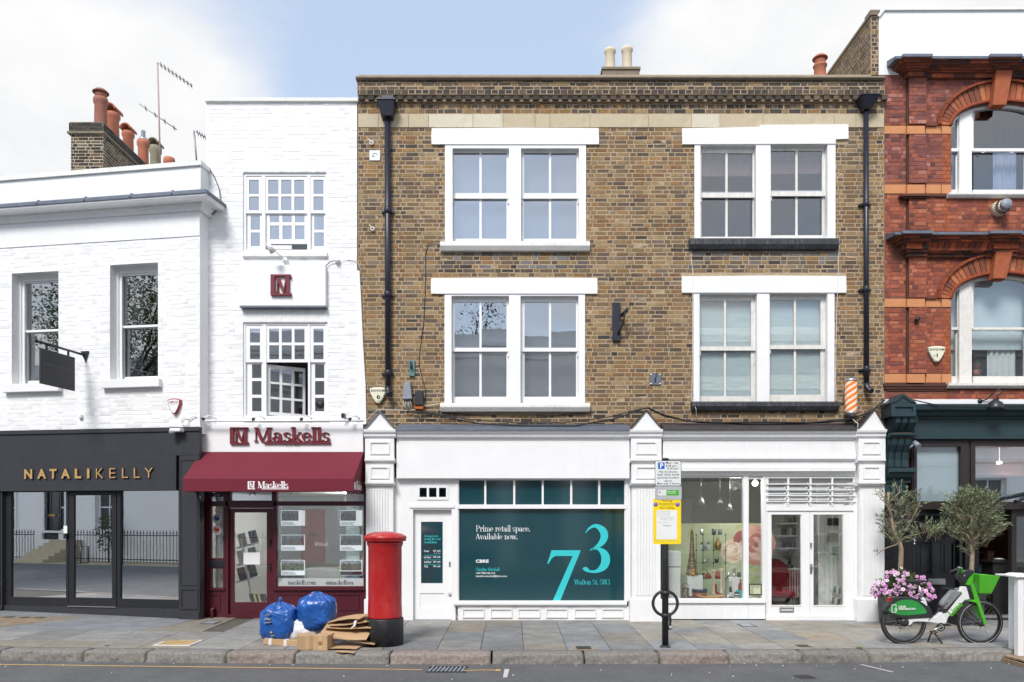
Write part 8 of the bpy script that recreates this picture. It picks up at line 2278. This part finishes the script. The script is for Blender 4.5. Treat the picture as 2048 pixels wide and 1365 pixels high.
# ------------------------------------------------------------------ bicycle
BY=-2.63
bq=lambda zx,zy,y=BY: P0.at(1740+zx/5.935,1100+zy/5.935,BY)+Vector((0,y-BY,0))
bs_=(14+BY)/F/5.935
bk_=thing('hire_bicycle','green and white hire bicycle with a green front basket','bicycle',bq(850,1130))
def bpoly(mb,pts,half,y=BY): 
    P=[bq(*p) for p in pts]; mb.prism([(p.x,p.z) for p in P],y-half,y+half)
def wheel(cx,cy,label):
    c=bq(cx,cy); R1=272*bs_
    mb=MB(); mb.torus(c,R1-.024,.024,'y',64,12); w=mb.build('wheel',K['rubber'],bk_)
    mb=MB()
    for y in (-1,1): mb.torus(c+Vector((0,y*.022,0)),R1-.034,.0022,'y',64,5)
    mb.build('reflective_band',K['tape'] if label == 'front' else K['battery'],w)
    mb=MB(); mb.torus(c,R1-.058,.014,'y',64,8,sy=1.1); mb.build('rim',K['bike_dark'],w)
    hr=.055 if label == 'front' else .06
    mb=MB(); mb.lathe([(.02,-.06),(hr,-.045),(hr*1.05,-.02),(hr*1.05,.02),(hr,.045),(.02,.06)],c,24,'y'); mb.build('hub',K['bike_dark'],w)
    for k in range(28):
        a=2*pi*k/28; b=a+(.55 if k % 2 else -.55); y=.035 if k % 4<2 else -.035
        mb=MB(); mb.tube([c+Vector((cos(b)*hr*.8,y,sin(b)*hr*.8)),c+Vector((cos(a)*(R1-.066),0,sin(a)*(R1-.066)))],.0022,4,False); mb.build('spoke',K['aerial'],w)
wheel(397,857,'rear'); wheel(1304,863,'front')
mb=MB(); bpoly(mb,[(375,850),(388,822),(415,808),(560,800),(735,795),(775,785),(820,745),(885,665),(1000,530),(1082,432),(1130,436),(1150,500),(1172,586),(1110,598),(1010,705),(915,800),(900,845),(888,872),(820,880),(700,858),(560,850),(500,856),(480,885),(455,897),(425,890),(400,868)],.035)
mb.build('frame',K['bike_white'],bk_,bevel=.012)
mb=MB(); bpoly(mb,[(600,620),(650,575),(664,620),(676,664),(655,665)],.025); mb.build('seat_tube',K['bike_white'],bk_,bevel=.01)
mb=MB(); bpoly(mb,[(840,745),(885,700),(945,625),(1050,525),(1070,490),(1076,520),(1000,610),(930,700),(895,745),(850,755)],.038); mb.build('battery_cradle',K['bike_dark'],bk_,bevel=.006)
mb=MB(); bpoly(mb,[(138,722),(170,665),(235,600),(250,562),(350,556),(520,566),(600,622),(655,662),(690,668),(712,730),(732,797),(560,806),(380,818),(290,790),(230,760),(150,738)],.055); mb.build('rear_fender',K['bike_dark'],bk_,bevel=.012)
mb=MB(); bpoly(mb,[(195,715),(215,680),(260,635),(330,598),(400,587),(470,589),(540,615),(600,662),(642,715),(646,748),(560,760),(430,771),(330,768),(240,742)],.0015,BY-.0565); gp_=mb.build('fender_panel',K['lime2'],bk_)
def btext(s_,x0,x1,y0,y1,m,ang=0,y=BY-.0585,par=None,bold=.02,name='lettering'):
    vs,fs_=text_mesh(s_,bold); xs=[v[0] for v in vs]; ys=[v[1] for v in vs]; mb=MB(); ca,sa=cos(ang),sin(ang); w,h=(x1-x0)*bs_,(y1-y0)*bs_; o=bq(x0,y1)
    pts=[]
    for v in vs: a,b=(v[0]-min(xs))/(max(xs)-min(xs))*w,(v[1]-min(ys))/(max(ys)-min(ys))*h; pts.append((o.x+a*ca-b*sa,y,o.z+a*sa+b*ca))
    mb.add(pts,fs_); return mb.build(name,m,par or bk_)
btext('HAVE',318,400,658,682,K['print_white'],par=gp_); btext('FEEDBACK?',318,518,684,708,K['print_white'],par=gp_); btext('SCAN HERE TO SHARE',322,512,712,725,K['print_black'],par=gp_,bold=.01)
mb=MB(); mb.plate(1740+258/5.935,1740+312/5.935,1100+650/5.935,1100+745/5.935,[(1740+264/5.935,1740+306/5.935,1100+656/5.935,1100+739/5.935)],BY-.0588,BY-.0581); mb.torus(bq(284,705)+Vector((0,-.0585,0)),.016,.004,'y',14,4,sy=.1); mb.build('phone_mark',K['print_white'],gp_)
btext('Lime',955,1150,718,790,K['lime'],radians(46),BY-.0365,bold=.03)
mb=MB(); bpoly(mb,[(212,568),(245,560),(240,612),(210,612)],.03); mb.build('rear_light',mat('red_lens',(.4,.012,.01),.2,.05),bk_)
mb=MB(); mb.tube([bq(625,590),bq(612,540),bq(578,415)],[.019,.017,.015],12); mb.build('seat_post',K['steel'],bk_)
mb=MB(); mb.tube([bq(632,600),bq(622,570)],.026,12); mb.build('seat_clamp',K['bike_white'],bk_)
mb=MB()
sec=[(442,372,.085,.02),(480,372,.095,.028),(530,378,.085,.03),(580,378,.055,.026),(630,373,.035,.02),(680,374,.018,.012)]
vs=[]
for x,y,w,h in sec:
    c=bq(x,y)
    for k in range(12): a=2*pi*k/12; vs.append(c+Vector((0,cos(a)*w,sin(a)*h)))
mb.smooth=True; mb.add(vs,[(i*12+k,i*12+(k+1) % 12,(i+1)*12+(k+1) % 12,(i+1)*12+k) for i in range(len(sec)-1) for k in range(12)]+[list(range(12))[::-1],[60+k for k in range(12)]]); mb.build('saddle',K['bike_dark'],bk_)
mb=MB(); bpoly(mb,[(835,628),(860,590),(955,482),(975,476),(1062,490),(1062,515),(900,690),(870,684),(832,655)],.045); mb.build('battery',K['battery'],bk_,bevel=.012)
mb=MB(); mb.tube([bq(1000,480),bq(1020,460),bq(1060,462),bq(1068,490)],.012,8); mb.build('battery_handle',K['battery'],bk_)
mb=MB(); bpoly(mb,[(815,705),(835,690),(895,690),(900,715),(870,735),(825,740)],.04); mb.build('battery_lock',K['bike_dark'],bk_,bevel=.01)
mb=MB(); bpoly(mb,[(1122,430),(1175,418),(1222,590),(1170,585)],.028); mb.build('head_tube',K['bike_dark'],bk_,bevel=.008)
for sy in (-.055,.055):
    mb=MB(); bpoly(mb,[(1168,412),(1205,405),(1262,570),(1285,640),(1345,835),(1352,878),(1320,885),(1312,845),(1250,660),(1238,632),(1200,615),(1165,610),(1212,588)] if sy<0 else [(1240,620),(1285,640),(1345,835),(1352,878),(1320,885),(1250,660)],.012,BY+sy); mb.build('fork',K['lime'],bk_,bevel=.005)
mb=MB(); bpoly(mb,[(1168,585),(1230,600),(1235,625),(1160,608)],.065); mb.build('fork_crown',K['lime'],bk_,bevel=.006)
mb=MB(); bpoly(mb,[(1025,305),(1060,265),(1125,240),(1195,232),(1222,262),(1150,330),(1120,400),(1075,395),(1060,355),(1030,345)],.05); mb.build('console',K['bike_dark'],bk_,bevel=.015)
mb=MB(); p=bq(1100,305); mb.lathe([(.0,.004),(.011,.003),(.012,0)],p+Vector((0,-.051,0)),12,'y'); mb.build('key_badge',K['steel'],bk_)
mb=MB(); bpoly(mb,[(1075,405),(1120,400),(1195,275),(1225,262),(1205,405),(1168,418)],.03); bpoly(mb,[(1060,245),(1105,245),(1130,240),(1060,275)],.035); mb.build('stem',K['lime'],bk_,bevel=.005)
for sg,gx,gy in ((-1,800,240),(1,1215,232)):
    a,b,e=bq(1080,262),bq(1010,212,BY+sg*.12) if sg<0 else bq(1130,232,BY+.12),bq(940,210,BY+sg*.22) if sg<0 else bq(1190,232,BY+.22)
    mb=MB(); mb.tube([a,bq(1040,250,BY+sg*.05) if sg<0 else bq(1100,250,BY+.05),b,bq(965,202,BY+sg*.19) if sg<0 else bq(1160,230,BY+.18)],[.036,.034,.024,.017],10); mb.build('handlebar',K['lime'] if sg<0 else K['bike_dark'],bk_)
    mb=MB(); mb.tube([bq(965,202,BY+sg*.19) if sg<0 else bq(1160,230,BY+.18),e],.019,10); mb.build('brake_clamp',K['steel'],bk_)
    g=bq(785,245,BY+sg*.36) if sg<0 else bq(1245,245,BY+.34)
    mb=MB(); mb.tube([e,g],.0165,10); mb.build('grip',K['bike_dark'],bk_)
    if sg<0: mb=MB(); mb.tube([bq(965,250,BY-.2),bq(915,260,BY-.25),bq(868,292,BY-.32)],.006,6); mb.build('brake_lever',K['bike_dark'],bk_)
# basket: tapered, open at the top, with thickness
t0,t1,b0,b1=bq(1218,283),bq(1462,301),bq(1248,512),bq(1388,506)
hw,hb=.17,.12
mb=MB()
o8=[(t0.x,-hw,t0.z),(t1.x,-hw,t1.z),(t1.x,hw,t1.z),(t0.x,hw,t0.z),(b0.x,-hb,b0.z),(b1.x,-hb,b1.z),(b1.x,hb,b1.z),(b0.x,hb,b0.z)]
i8=[(t0.x+.015,-hw+.012,t0.z),(t1.x-.015,-hw+.012,t1.z),(t1.x-.015,hw-.012,t1.z),(t0.x+.015,hw-.012,t0.z),(b0.x+.01,-hb+.01,b0.z+.015),(b1.x-.01,-hb+.01,b1.z+.015),(b1.x-.01,hb-.01,b1.z+.015),(b0.x+.01,hb-.01,b0.z+.015)]
mb.add([(x,BY+y,z) for x,y,z in o8+i8],[(4,5,1,0),(5,6,2,1),(6,7,3,2),(7,4,0,3),(7,6,5,4),(8,9,13,12),(9,10,14,13),(10,11,15,14),(11,8,12,15),(12,13,14,15),(0,1,9,8),(1,2,10,9),(2,3,11,10),(3,0,8,11)])
mb.build('basket',K['lime'],bk_,bevel=.006)
mb=MB(); bpoly(mb,[(1250,512),(1365,508),(1365,528),(1275,535),(1262,560),(1248,530)],.04); mb.build('basket_bracket',K['lime'],bk_,bevel=.005)
c=bq(825,915); mb=MB(); mb.torus(c+Vector((0,-.035,0)),45*bs_,.009,'y',36,6); mb.lathe([(.0,.008),(.03,.006),(.034,-.02)],c+Vector((0,-.035,0)),16,'y'); mb.build('chainring',K['bike_dark'],bk_)
mb=MB(); mb.tube([c+Vector((.01,-.06,.02)),bq(700,955,BY-.07)],[.016,.011],8); mb.build('crank',K['steel'],bk_)
mb=MB(); p=bq(700,962,BY-.11); mb.box(p.x-.03,p.x+.045,p.y-.045,p.y+.04,p.z-.011,p.z+.011); mb.build('pedal',K['bike_dark'],bk_,bevel=.004)
mb=MB(); mb.box(p.x-.028,p.x+.0,p.y-.047,p.y-.0455,p.z-.006,p.z+.006); mb.build('pedal_reflector',mat('amber_lens',(.7,.25,.02),.3,.05),bk_)
mb=MB(); p=bq(960,905,BY+.11); mb.box(p.x-.04,p.x+.04,p.y-.04,p.y+.045,p.z-.011,p.z+.011); mb.build('pedal',K['bike_dark'],bk_)
mb=MB(); mb.tube([bq(820,870),bq(760,975),bq(735,985)],.014,6); mb.build('stand_bracket',K['bike_dark'],bk_)
for a,b,e,y in (((728,985),(722,1060),(725,1128),.1),((760,985),(790,1040),(838,1158),-.1)):
    mb=MB(); mb.tube([bq(*a),bq(b[0],b[1],BY+y*.5),bq(e[0],e[1] if y>0 else e[1]-14,BY+y)],.013,8); q_=bq(e[0],e[1] if y>0 else e[1]-14,BY+y); mb.box(q_.x-.02,q_.x+.035,q_.y-.02,q_.y+.02,q_.z-.008,q_.z+.006); mb.build('kickstand_leg',K['bike_dark'],bk_)
mb=MB(); mb.tube([bq(370,900,BY-.05),bq(320,880,BY-.06),bq(335,930,BY-.06),bq(365,915,BY-.05)],.008,6); mb.build('derailleur',K['bike_dark'],bk_)
mb=MB(); mb.lathe([(.0,-.075),(.06,-.07),(.068,-.055)],bq(385,850),20,'y'); mb.build('hub_motor_cover',K['bike_dark'],bk_)
mb=MB(); mb.tube([bq(690,855),bq(682,830,BY-.04),bq(700,800,BY-.045),bq(900,620,BY-.05)],.005,5); mb.build('brake_hose',K['cable'],bk_)

# ------------------------------------------------------------------ olive trees, planters, flowers
LV=[srgb(*c) for c in ((122,134,104),(96,110,84),(142,152,122),(82,96,72),(156,160,118))]
def sprig(mb,p,d,r,n=7,L=.063):
    for k in range(n):
        c=r.choice(LV); f=r.uniform(.7,1.15); mb.cc=tuple(q*f for q in c)
        leaf_quad(mb,p+d*(.02*k),(d+rvec(r)*.9),L*r.uniform(.8,1.3),.0085,r)
def olive(label,base,trunk,clumps,limbs,seed,Y,n_tw,dens):
    r=random.Random(seed); p0=P0.at(*base,Y); t=thing('olive_tree',label,'tree',p0)
    at=lambda px,py,dy=0: P0.at(px,py,Y)+Vector((0,dy,0))
    mb=MB(); P=[at(x,y,r.uniform(-.03,.03)) for x,y in trunk]
    mb.tube(P,[.034+.012*(1-i/(len(P)-1))-.016*(i/(len(P)-1)) for i in range(len(P))],9)
    for L_ in limbs:
        Q=[at(x,y,(r.uniform(-.15,.15) if i else 0)) for i,(x,y) in enumerate(L_)]
        mb.tube(Q,[.014-.009*i/max(1,len(Q)-1) for i in range(len(Q))],6)
    lv=MB(); tw=MB()
    for cx,cy,rx,ry,n in clumps:
        c=at(cx,cy); s_=(14+Y)/F
        for k in range(int(n*dens)):
            v=rvec(r); v=v.normalized()*(v.length ** .5)
            if noise.noise(v*2.2+Vector((cx,cy,seed)))<-.12: continue
            v *= 1+.28*noise.noise(v*3+Vector((cy,cx,1)))
            q=c+Vector((v.x*rx*s_,v.y*min(rx,60)*s_*.8,v.z*ry*s_))
            d=Vector((v.x,v.y*.8,abs(v.z)*.5+.45))+rvec(r)*.5; d.normalize()
            sprig(lv,q,d,r,n_tw)
            tw.tube([q-d*.09,q,q+d*.1],[.003,.0025,.0015],4,False)
    mb.v += []; k=len(mb.v); mb.v += tw.v; mb.f += [[i+k for i in f] for f in tw.f]; mb.c += tw.c; mb.mi += tw.mi; mb.sm += tw.sm
    mb.build('trunk',K['bark'],t); lv.build('crown',K['leaf'],t)
    return t
olive('sparse olive tree with a bare leaning trunk beside the white fluted pilaster',(1802,1172),[(1802,1176),(1803,1130),(1801,1098),(1798,1085),(1788,1060),(1784,1040),(1778,1005),(1776,985)],
      [(1783,1045,14,16,34),(1790,1068,20,14,30),(1780,1000,16,22,26),(1800,990,16,18,16),(1812,1020,18,18,20),(1835,1012,10,20,10),(1848,1062,22,14,50),(1872,1060,14,14,26),(1826,1030,12,14,10),(1795,1080,18,8,10)],
      [[(1798,1085),(1812,1074),(1832,1070),(1860,1062)],[(1797,1086),(1785,1090),(1772,1096),(1760,1103),(1757,1110)],[(1790,1062),(1800,1048),(1815,1040),(1836,1044)],[(1800,1080),(1813,1055),(1822,1035),(1832,1005)],[(1778,1005),(1792,985),(1798,975)],[(1782,1035),(1776,1020),(1772,1010)]],2,-.62,8,1.2)
mb=MB(); r_=random.Random(8); sprig(mb,P0.at(1757,1104,-.62),Vector((-.5,-.2,.1)),r_,9,.06); tag(mb.build('olive_twig',K['leaf'],bpy.data.objects['olive_tree']))
olive('dense round headed olive tree in front of the black panelled door',(1944,1172),[(1944,1176),(1943,1140),(1944,1105),(1942,1085),(1944,1060),(1940,1030)],
      [(1946,1035,46,40,250),(1925,1020,24,26,80),(1968,1020,26,28,80),(1940,1000,26,14,50),(1975,1050,22,20,55),(1915,1060,18,16,34),(1950,1075,36,14,80),(1962,998,16,10,20),(1985,1062,14,12,14),(1938,1098,12,10,10)],
      [[(1943,1090),(1925,1070),(1912,1055),(1892,1035)],[(1943,1088),(1960,1060),(1975,1040),(1998,1026)],[(1942,1070),(1932,1035),(1935,1000),(1938,988)],[(1943,1060),(1955,1020),(1962,995)],[(1944,1085),(1918,1078),(1902,1072),(1890,1062)],[(1945,1080),(1980,1065),(2002,1058)]],3,-.62,8,1.25)
def planter(label,px0,px1,py0,py1,Y,taper=.8,m='brown_frame'):
    a,b=P0.at(px0,py1,Y),P0.at(px1,py0,Y); w=(b.x-a.x)/2; c=((a.x+b.x)/2,Y+w); t=thing('planter',label,'planter',(c[0],c[1],0))
    mb=MB(); z1=b.z; z0=z_pave(c[0],c[1])-.004; k=taper; vs=[]
    for ww,z in ((w*k,z0),(w,z1),(w*.92,z1),(w*.88,z1-.06)): vs += [(c[0]-ww,c[1]-ww,z),(c[0]+ww,c[1]-ww,z),(c[0]+ww,c[1]+ww,z),(c[0]-ww,c[1]+ww,z)]
    mb.add(vs,[(i*4+k_,i*4+(k_+1) % 4,i*4+4+(k_+1) % 4,i*4+4+k_) for i in range(3) for k_ in range(4)]+[(3,2,1,0),(12,13,14,15)]); mb.build('tub',K[m],t,bevel=.004)
    mb=MB(); mb.box(c[0]-w*.87,c[0]+w*.87,c[1]-w*.87,c[1]+w*.87,z1-.1,z1-.05); mb.build('soil',K['paving_bed'],t); return t
planter('dark square planter under the sparse olive tree and pink daisies',1778,1830,1186,1240,-.86,.85,'post_black'); planter('grey tapered planter under the round headed olive tree',1916,1975,1182,1245,-.9,.72,'grey_front')
dz_=thing('daisy_plant','bushy plant covered in pink daisies in the dark planter','plant',P0.at(1806,1186,-.75))
r_=random.Random(14); lf,bl=MB(),MB()
def bush(cx,cy,rx,ry,n,leafy=True):
    c=P0.at(cx,cy,-.85); s_=13.15/F
    for k in range(n):
        v=rvec(r_).normalized(); q=c+Vector((v.x*rx*s_,v.y*rx*s_*.6,v.z*ry*s_))*r_.uniform(.35,1)
        for _ in range(3):
            f=r_.uniform(.5,1.2); lf.cc=(.075*f,.12*f,.035*f); leaf_quad(lf,q+rvec(r_)*.03,rvec(r_)+Vector((0,0,.5)),.05,.012,r_)
for b_ in ((1806,1172,52,26,420),(1770,1182,28,18,140),(1842,1188,32,22,170),(1800,1152,26,14,120)): bush(*b_)
def daisy(c,rad,nrm,tone):
    n_=nrm.normalized(); u=n_.orthogonal().normalized(); w=n_.cross(u); npet=11
    for k in range(npet):
        a=2*pi*k/npet; d0=u*cos(a)+w*sin(a); sd_=(u*-sin(a)+w*cos(a))*rad*.24; f=r_.uniform(.9,1.1)
        bl.cc=tuple(q*f for q in tone); bl.add([c+d0*rad*.15-sd_*.5,c+d0*rad*.75-sd_,c+d0*rad+n_*-.003,c+d0*rad*.75+sd_,c+d0*rad*.15+sd_*.5],[(0,1,2,3,4)])
    bl.cc=(.22,.045,.10) if r_.random()<.7 else (.4,.12,.05); bl.add([c+n_*.004+(u*cos(a)+w*sin(a))*rad*.26 for a in [2*pi*j/8 for j in range(8)]],[list(range(8))])
TN=[srgb(*c) for c in ((214,160,206),(198,132,190),(226,184,218),(206,142,200),(236,206,230))]
for cx,cy,rx,ry,n in ((1772,1182,28,22,30),(1806,1162,44,26,34),(1840,1176,28,20,20),(1855,1190,18,16,18),(1812,1182,36,18,16),(1796,1148,20,8,9)):
    for k in range(n):
        a,q=r_.uniform(0,2*pi),math.sqrt(r_.random()); p=P0.at(cx+cos(a)*rx*q,cy+sin(a)*ry*q,-.98-.18*(1-q))
        daisy(p,r_.uniform(.026,.04),Vector((r_.uniform(-.6,.6),-1,r_.uniform(.0,.9))),r_.choice(TN))
lf.build('foliage',K['leaf'],dz_); o=bl.build('blossoms',K['petal'],dz_); o['kind']='stuff'
gp2=thing('trailing_plant','small green trailing plant at the foot of the round headed olive tree','plant',P0.at(1944,1200,-.95)); lf=MB()
for b_ in ((1925,1222,14,16,60),(1918,1200,12,12,30),(1975,1186,10,12,22)): bush(*b_)
lf.build('foliage',K['leaf'],gp2)

# ------------------------------------------------------------------ rubbish bags and cardboard by the pillar box
def bag(name,label,px0,px1,py0,py1,Y,m,seed,knot=None,lean=0,squash=1.0):
    a,b=P0.at(px0,py1,Y),P0.at(px1,py0,Y); c=(a+b)/2; rx,rz=(b.x-a.x)/2,(b.z-a.z)/2; ry=rx*.8
    t=thing(name,label,'rubbish bag',(c.x,Y,a.z)); n,m_=96,64; vs=[]
    for j in range(m_+1):
        ph=-pi/2+pi*j/m_
        for i in range(n):
            th=2*pi*i/n; d=Vector((cos(ph)*cos(th),cos(ph)*sin(th),sin(ph)))
            w=1.0
            sg=lambda x: math.copysign(abs(x) ** .72,x)
            p=Vector((sg(d.x)*rx,sg(d.y)*ry,sg(d.z)*rz))
            q=d*2.1+Vector((seed,seed*.7,0))
            n1=noise.noise(q); n2=1-abs(noise.noise(q*2.3))*2; n3=1-abs(noise.noise(q*5.0+Vector((3,1,2))))*2
            top=max(0,(d.z-.25)/.75)
            pl_=cos(th*13+3*n1)*.055*top*(1-top*.4)
            p *= 1+.10*n1+.035*n2+.03*n3+pl_
            if d.z<-.5: p.z=max(p.z,-rz*.93)
            p.x += lean*top*rx
            if d.z>.55: k_=(d.z-.55)/.45; p.x *= 1-.55*k_; p.y *= 1-.55*k_
            vs.append(c+p)
    mb=MB(); mb.smooth=True; mb.add(vs,[(j*n+i,j*n+(i+1) % n,(j+1)*n+(i+1) % n,(j+1)*n+i) for j in range(m_) for i in range(n)])
    mb.build('bag',m,t)
    if knot:
        kx,ky,kind=knot; p=P0.at(kx,ky,Y)
        mb=MB()
        if kind == 'tail': mb.tube([p+Vector((0,0,-.06)),p+Vector((0,0,-.02)),p+Vector((.005,0,.03)),p+Vector((.012,0,.07)),p+Vector((.0,0,.1))],[.03,.016,.026,.03,.01],8); mb.build('knot',m,t)
        else: mb.torus(p+Vector((0,0,-.01)),.035,.012,'y',16,6,.2,2.9); mb.build('drawstring',mat('orange_string',srgb(222,120,50),.5,.05),t)
    return t
t=bag('rubbish_bag','knotted blue rubbish bag with yellow print slumped at the kerb side',524,596,1206,1285,-2.45,K['bag_blue'],2.0,(559.5,1207,'tail'))
K['yellow_print']=mat('yellow_print',srgb(196,178,96),.5,.1)
mb=MB()
for px,py,w,h,a_ in ((543,1226,3,.4,.9),(548,1226,3,.4,.9),(541,1234,1.2,.9,.1),(545,1234,1.2,1.4,.1),(549,1235,1.3,1.2,.1),(546,1241,7,.4,.15),(553,1260,1.8,1.4,.3),(556,1266,4,.4,.2)):
    p=P0.at(px,py,-2.45); s_=11.55/F
    mb.obox(p+Vector((0,-.205-.06*(1-abs(px-560)/36)+.05*max(0,(1232-py)/20),0)),Vector((cos(a_),-.1,sin(a_))).normalized(),(0,1,0),Vector((-sin(a_),0,cos(a_))),w*s_,.012,h*s_)
mb.build('print',K['yellow_print'],t)
bag('rubbish_bag','round blue rubbish bag with an orange drawstring resting on the white bag and cardboard',599,671,1187,1262,-2.42,K['bag_blue'],5.3,(627,1189,'loop'))
bag('rubbish_bag','white plastic rubbish bag slumped between the two blue bags',574,640,1234,1284,-2.40,K['bag_white'],9.1)
def card_box(label,pts,top,d0,dep,name='cardboard_box',extra=None):
    pass
def cbox(label,c,sx_,sy_,sz_,yaw,tilt=0,tape=False,hole=False,flaps=False):
    t=thing('cardboard_box',label,'cardboard box',c); M_=Matrix.Translation(c) @ Matrix.Rotation(yaw,4,'Z') @ Matrix.Rotation(tilt,4,'Y')
    mb=MB(); g=.006
    if flaps:
        mb.box(-sx_,sx_,-sy_,-sy_+g,0,sz_); mb.box(-sx_,sx_,sy_-g,sy_,0,sz_); mb.box(-sx_,-sx_+g,-sy_+g,sy_-g,0,sz_); mb.box(sx_-g,sx_,-sy_+g,sy_-g,0,sz_); mb.box(-sx_+g,sx_-g,-sy_+g,sy_-g,0,g)
    else: mb.box(-sx_,sx_,-sy_,sy_,0,sz_)
    mb.v=[M_ @ v for v in mb.v]; mb.build('box',K['card'],t,bevel=.004)
    if tape:
        mb=MB()
        for x in (-.62,.25): mb.box(sx_*x-.022,sx_*x+.022,-sy_-.0012,sy_+.001,-.001,sz_+.0012)
        mb.v=[M_ @ v for v in mb.v]; mb.build('tape',K['tape'],t)
    else:
        mb=MB(); mb.box(-sx_*.25,sx_*.25,-sy_-.001,-sy_-.0002,sz_*.05,sz_*.97); mb.v=[M_ @ v for v in mb.v]; mb.build('tape',K['card_in'] if False else mat('brown_tape',srgb(196,168,132),.4,.06,9),t)
    if hole:
        mb=MB(); mb.lathe([(.0,.0015),(.032,.0015),(.034,0)],(.0,-sy_-.0012,sz_*.5),16,'y'); mb.v=[M_ @ v for v in mb.v]; mb.build('hand_hole',K['card_in'],t)
    return t
G=lambda px,py: on_pave(px,py)
g1=G(565,1290); cbox('long flat cardboard carton with two white tape bands on the kerb',g1,.265,.07,.085,-.10,.05,tape=True)
g2=G(613,1297); cbox('small plain cardboard box taped up the middle',g2,.118,.15,.205,.35)
g3=G(648,1298); cbox('small cardboard box with a round hand hole',g3,.105,.15,.21,-.12,0,hole=True)
def flat_card(label,c,sx_,sy_,yaw,tilt,bend=.03,n=6,roll=0,seed=0,fold=None):
    r=random.Random(seed); mb=MB(); M_=Matrix.Translation(c) @ Matrix.Rotation(yaw,4,'Z') @ Matrix.Rotation(tilt,4,'Y') @ Matrix.Rotation(roll,4,'X'); vs=[]
    ed=[[r.uniform(-.02,.02) for _ in range(n+1)] for _ in range(2)]
    for z in (0,.007):
        for j in range(5):
            for i in range(n+1):
                x,y=-sx_+2*sx_*i/n,-sy_+2*sy_*j/4+(ed[0][i] if j == 0 else ed[1][i] if j == 4 else 0)
                vs.append(M_ @ Vector((x,y,z+bend*sin(x/sx_*1.7+seed)+(fold or 0)*max(0,abs(y)/sy_-.5) )))
    k=5*(n+1); W_=n+1; fs_=[]
    for j in range(4):
        for i in range(n): a=j*W_+i; fs_ += [(a,a+1,a+W_+1,a+W_)[::-1],(a+k,a+1+k,a+W_+1+k,a+W_+k)]
    rim=[i for i in range(W_)]+[j*W_+n for j in range(1,5)]+[4*W_+i for i in range(n-1,-1,-1)]+[j*W_ for j in range(3,0,-1)]
    fs_ += [(rim[i],rim[(i+1) % len(rim)],rim[(i+1) % len(rim)]+k,rim[i]+k) for i in range(len(rim))]
    mb.add(vs,fs_); return tag(mb.build('flattened_cardboard',K['card']),label,'cardboard')
b0=G(690,1296)
flat_card('flat cardboard sheet lying on the kerb stone with one lifted corner',b0+Vector((-.10,-.04,.012)),.33,.16,-.12,.0,.012,seed=1)
flat_card('small torn cardboard flap lying at the kerb edge',G(690,1307)+Vector((0,.01,.012)),.14,.05,-.15,.02,.006,seed=2)
flat_card('dark folded cardboard sheet low in the flattened pile',b0+Vector((.12,.14,.10)),.3,.2,.1,.10,.02,seed=3)
K['card_low']=K['card']
flat_card('wide cardboard sheet with a folded edge facing the road in the middle of the pile',b0+Vector((.0,.12,.22)),.34,.19,-.08,.08,.02,seed=4,roll=.35)
flat_card('creased cardboard sheet just under the top of the pile',b0+Vector((.02,.25,.30)),.34,.2,.05,.03,.02,seed=5,roll=.12)
flat_card('curled cardboard sheet on top of the flattened pile against the pillar box',b0+Vector((.06,.28,.345)),.33,.2,.12,.0,.03,seed=6,roll=.1,fold=.02)
flat_card('ragged cardboard sheet jutting from the top of the pile towards the round blue bag',b0+Vector((-.02,.3,.385)),.26,.17,-.2,-.06,.025,seed=7,roll=.08)
mb=MB(); mb.tube([P0.at(706,1246,-2.75),P0.at(712,1243,-2.8),P0.at(709,1252,-2.82),P0.at(702,1258,-2.82)],[.006,.02,.016,.012],6); tag(mb.build('plastic_scrap',K['tape']),'twist of clear plastic on the cardboard pile','plastic')
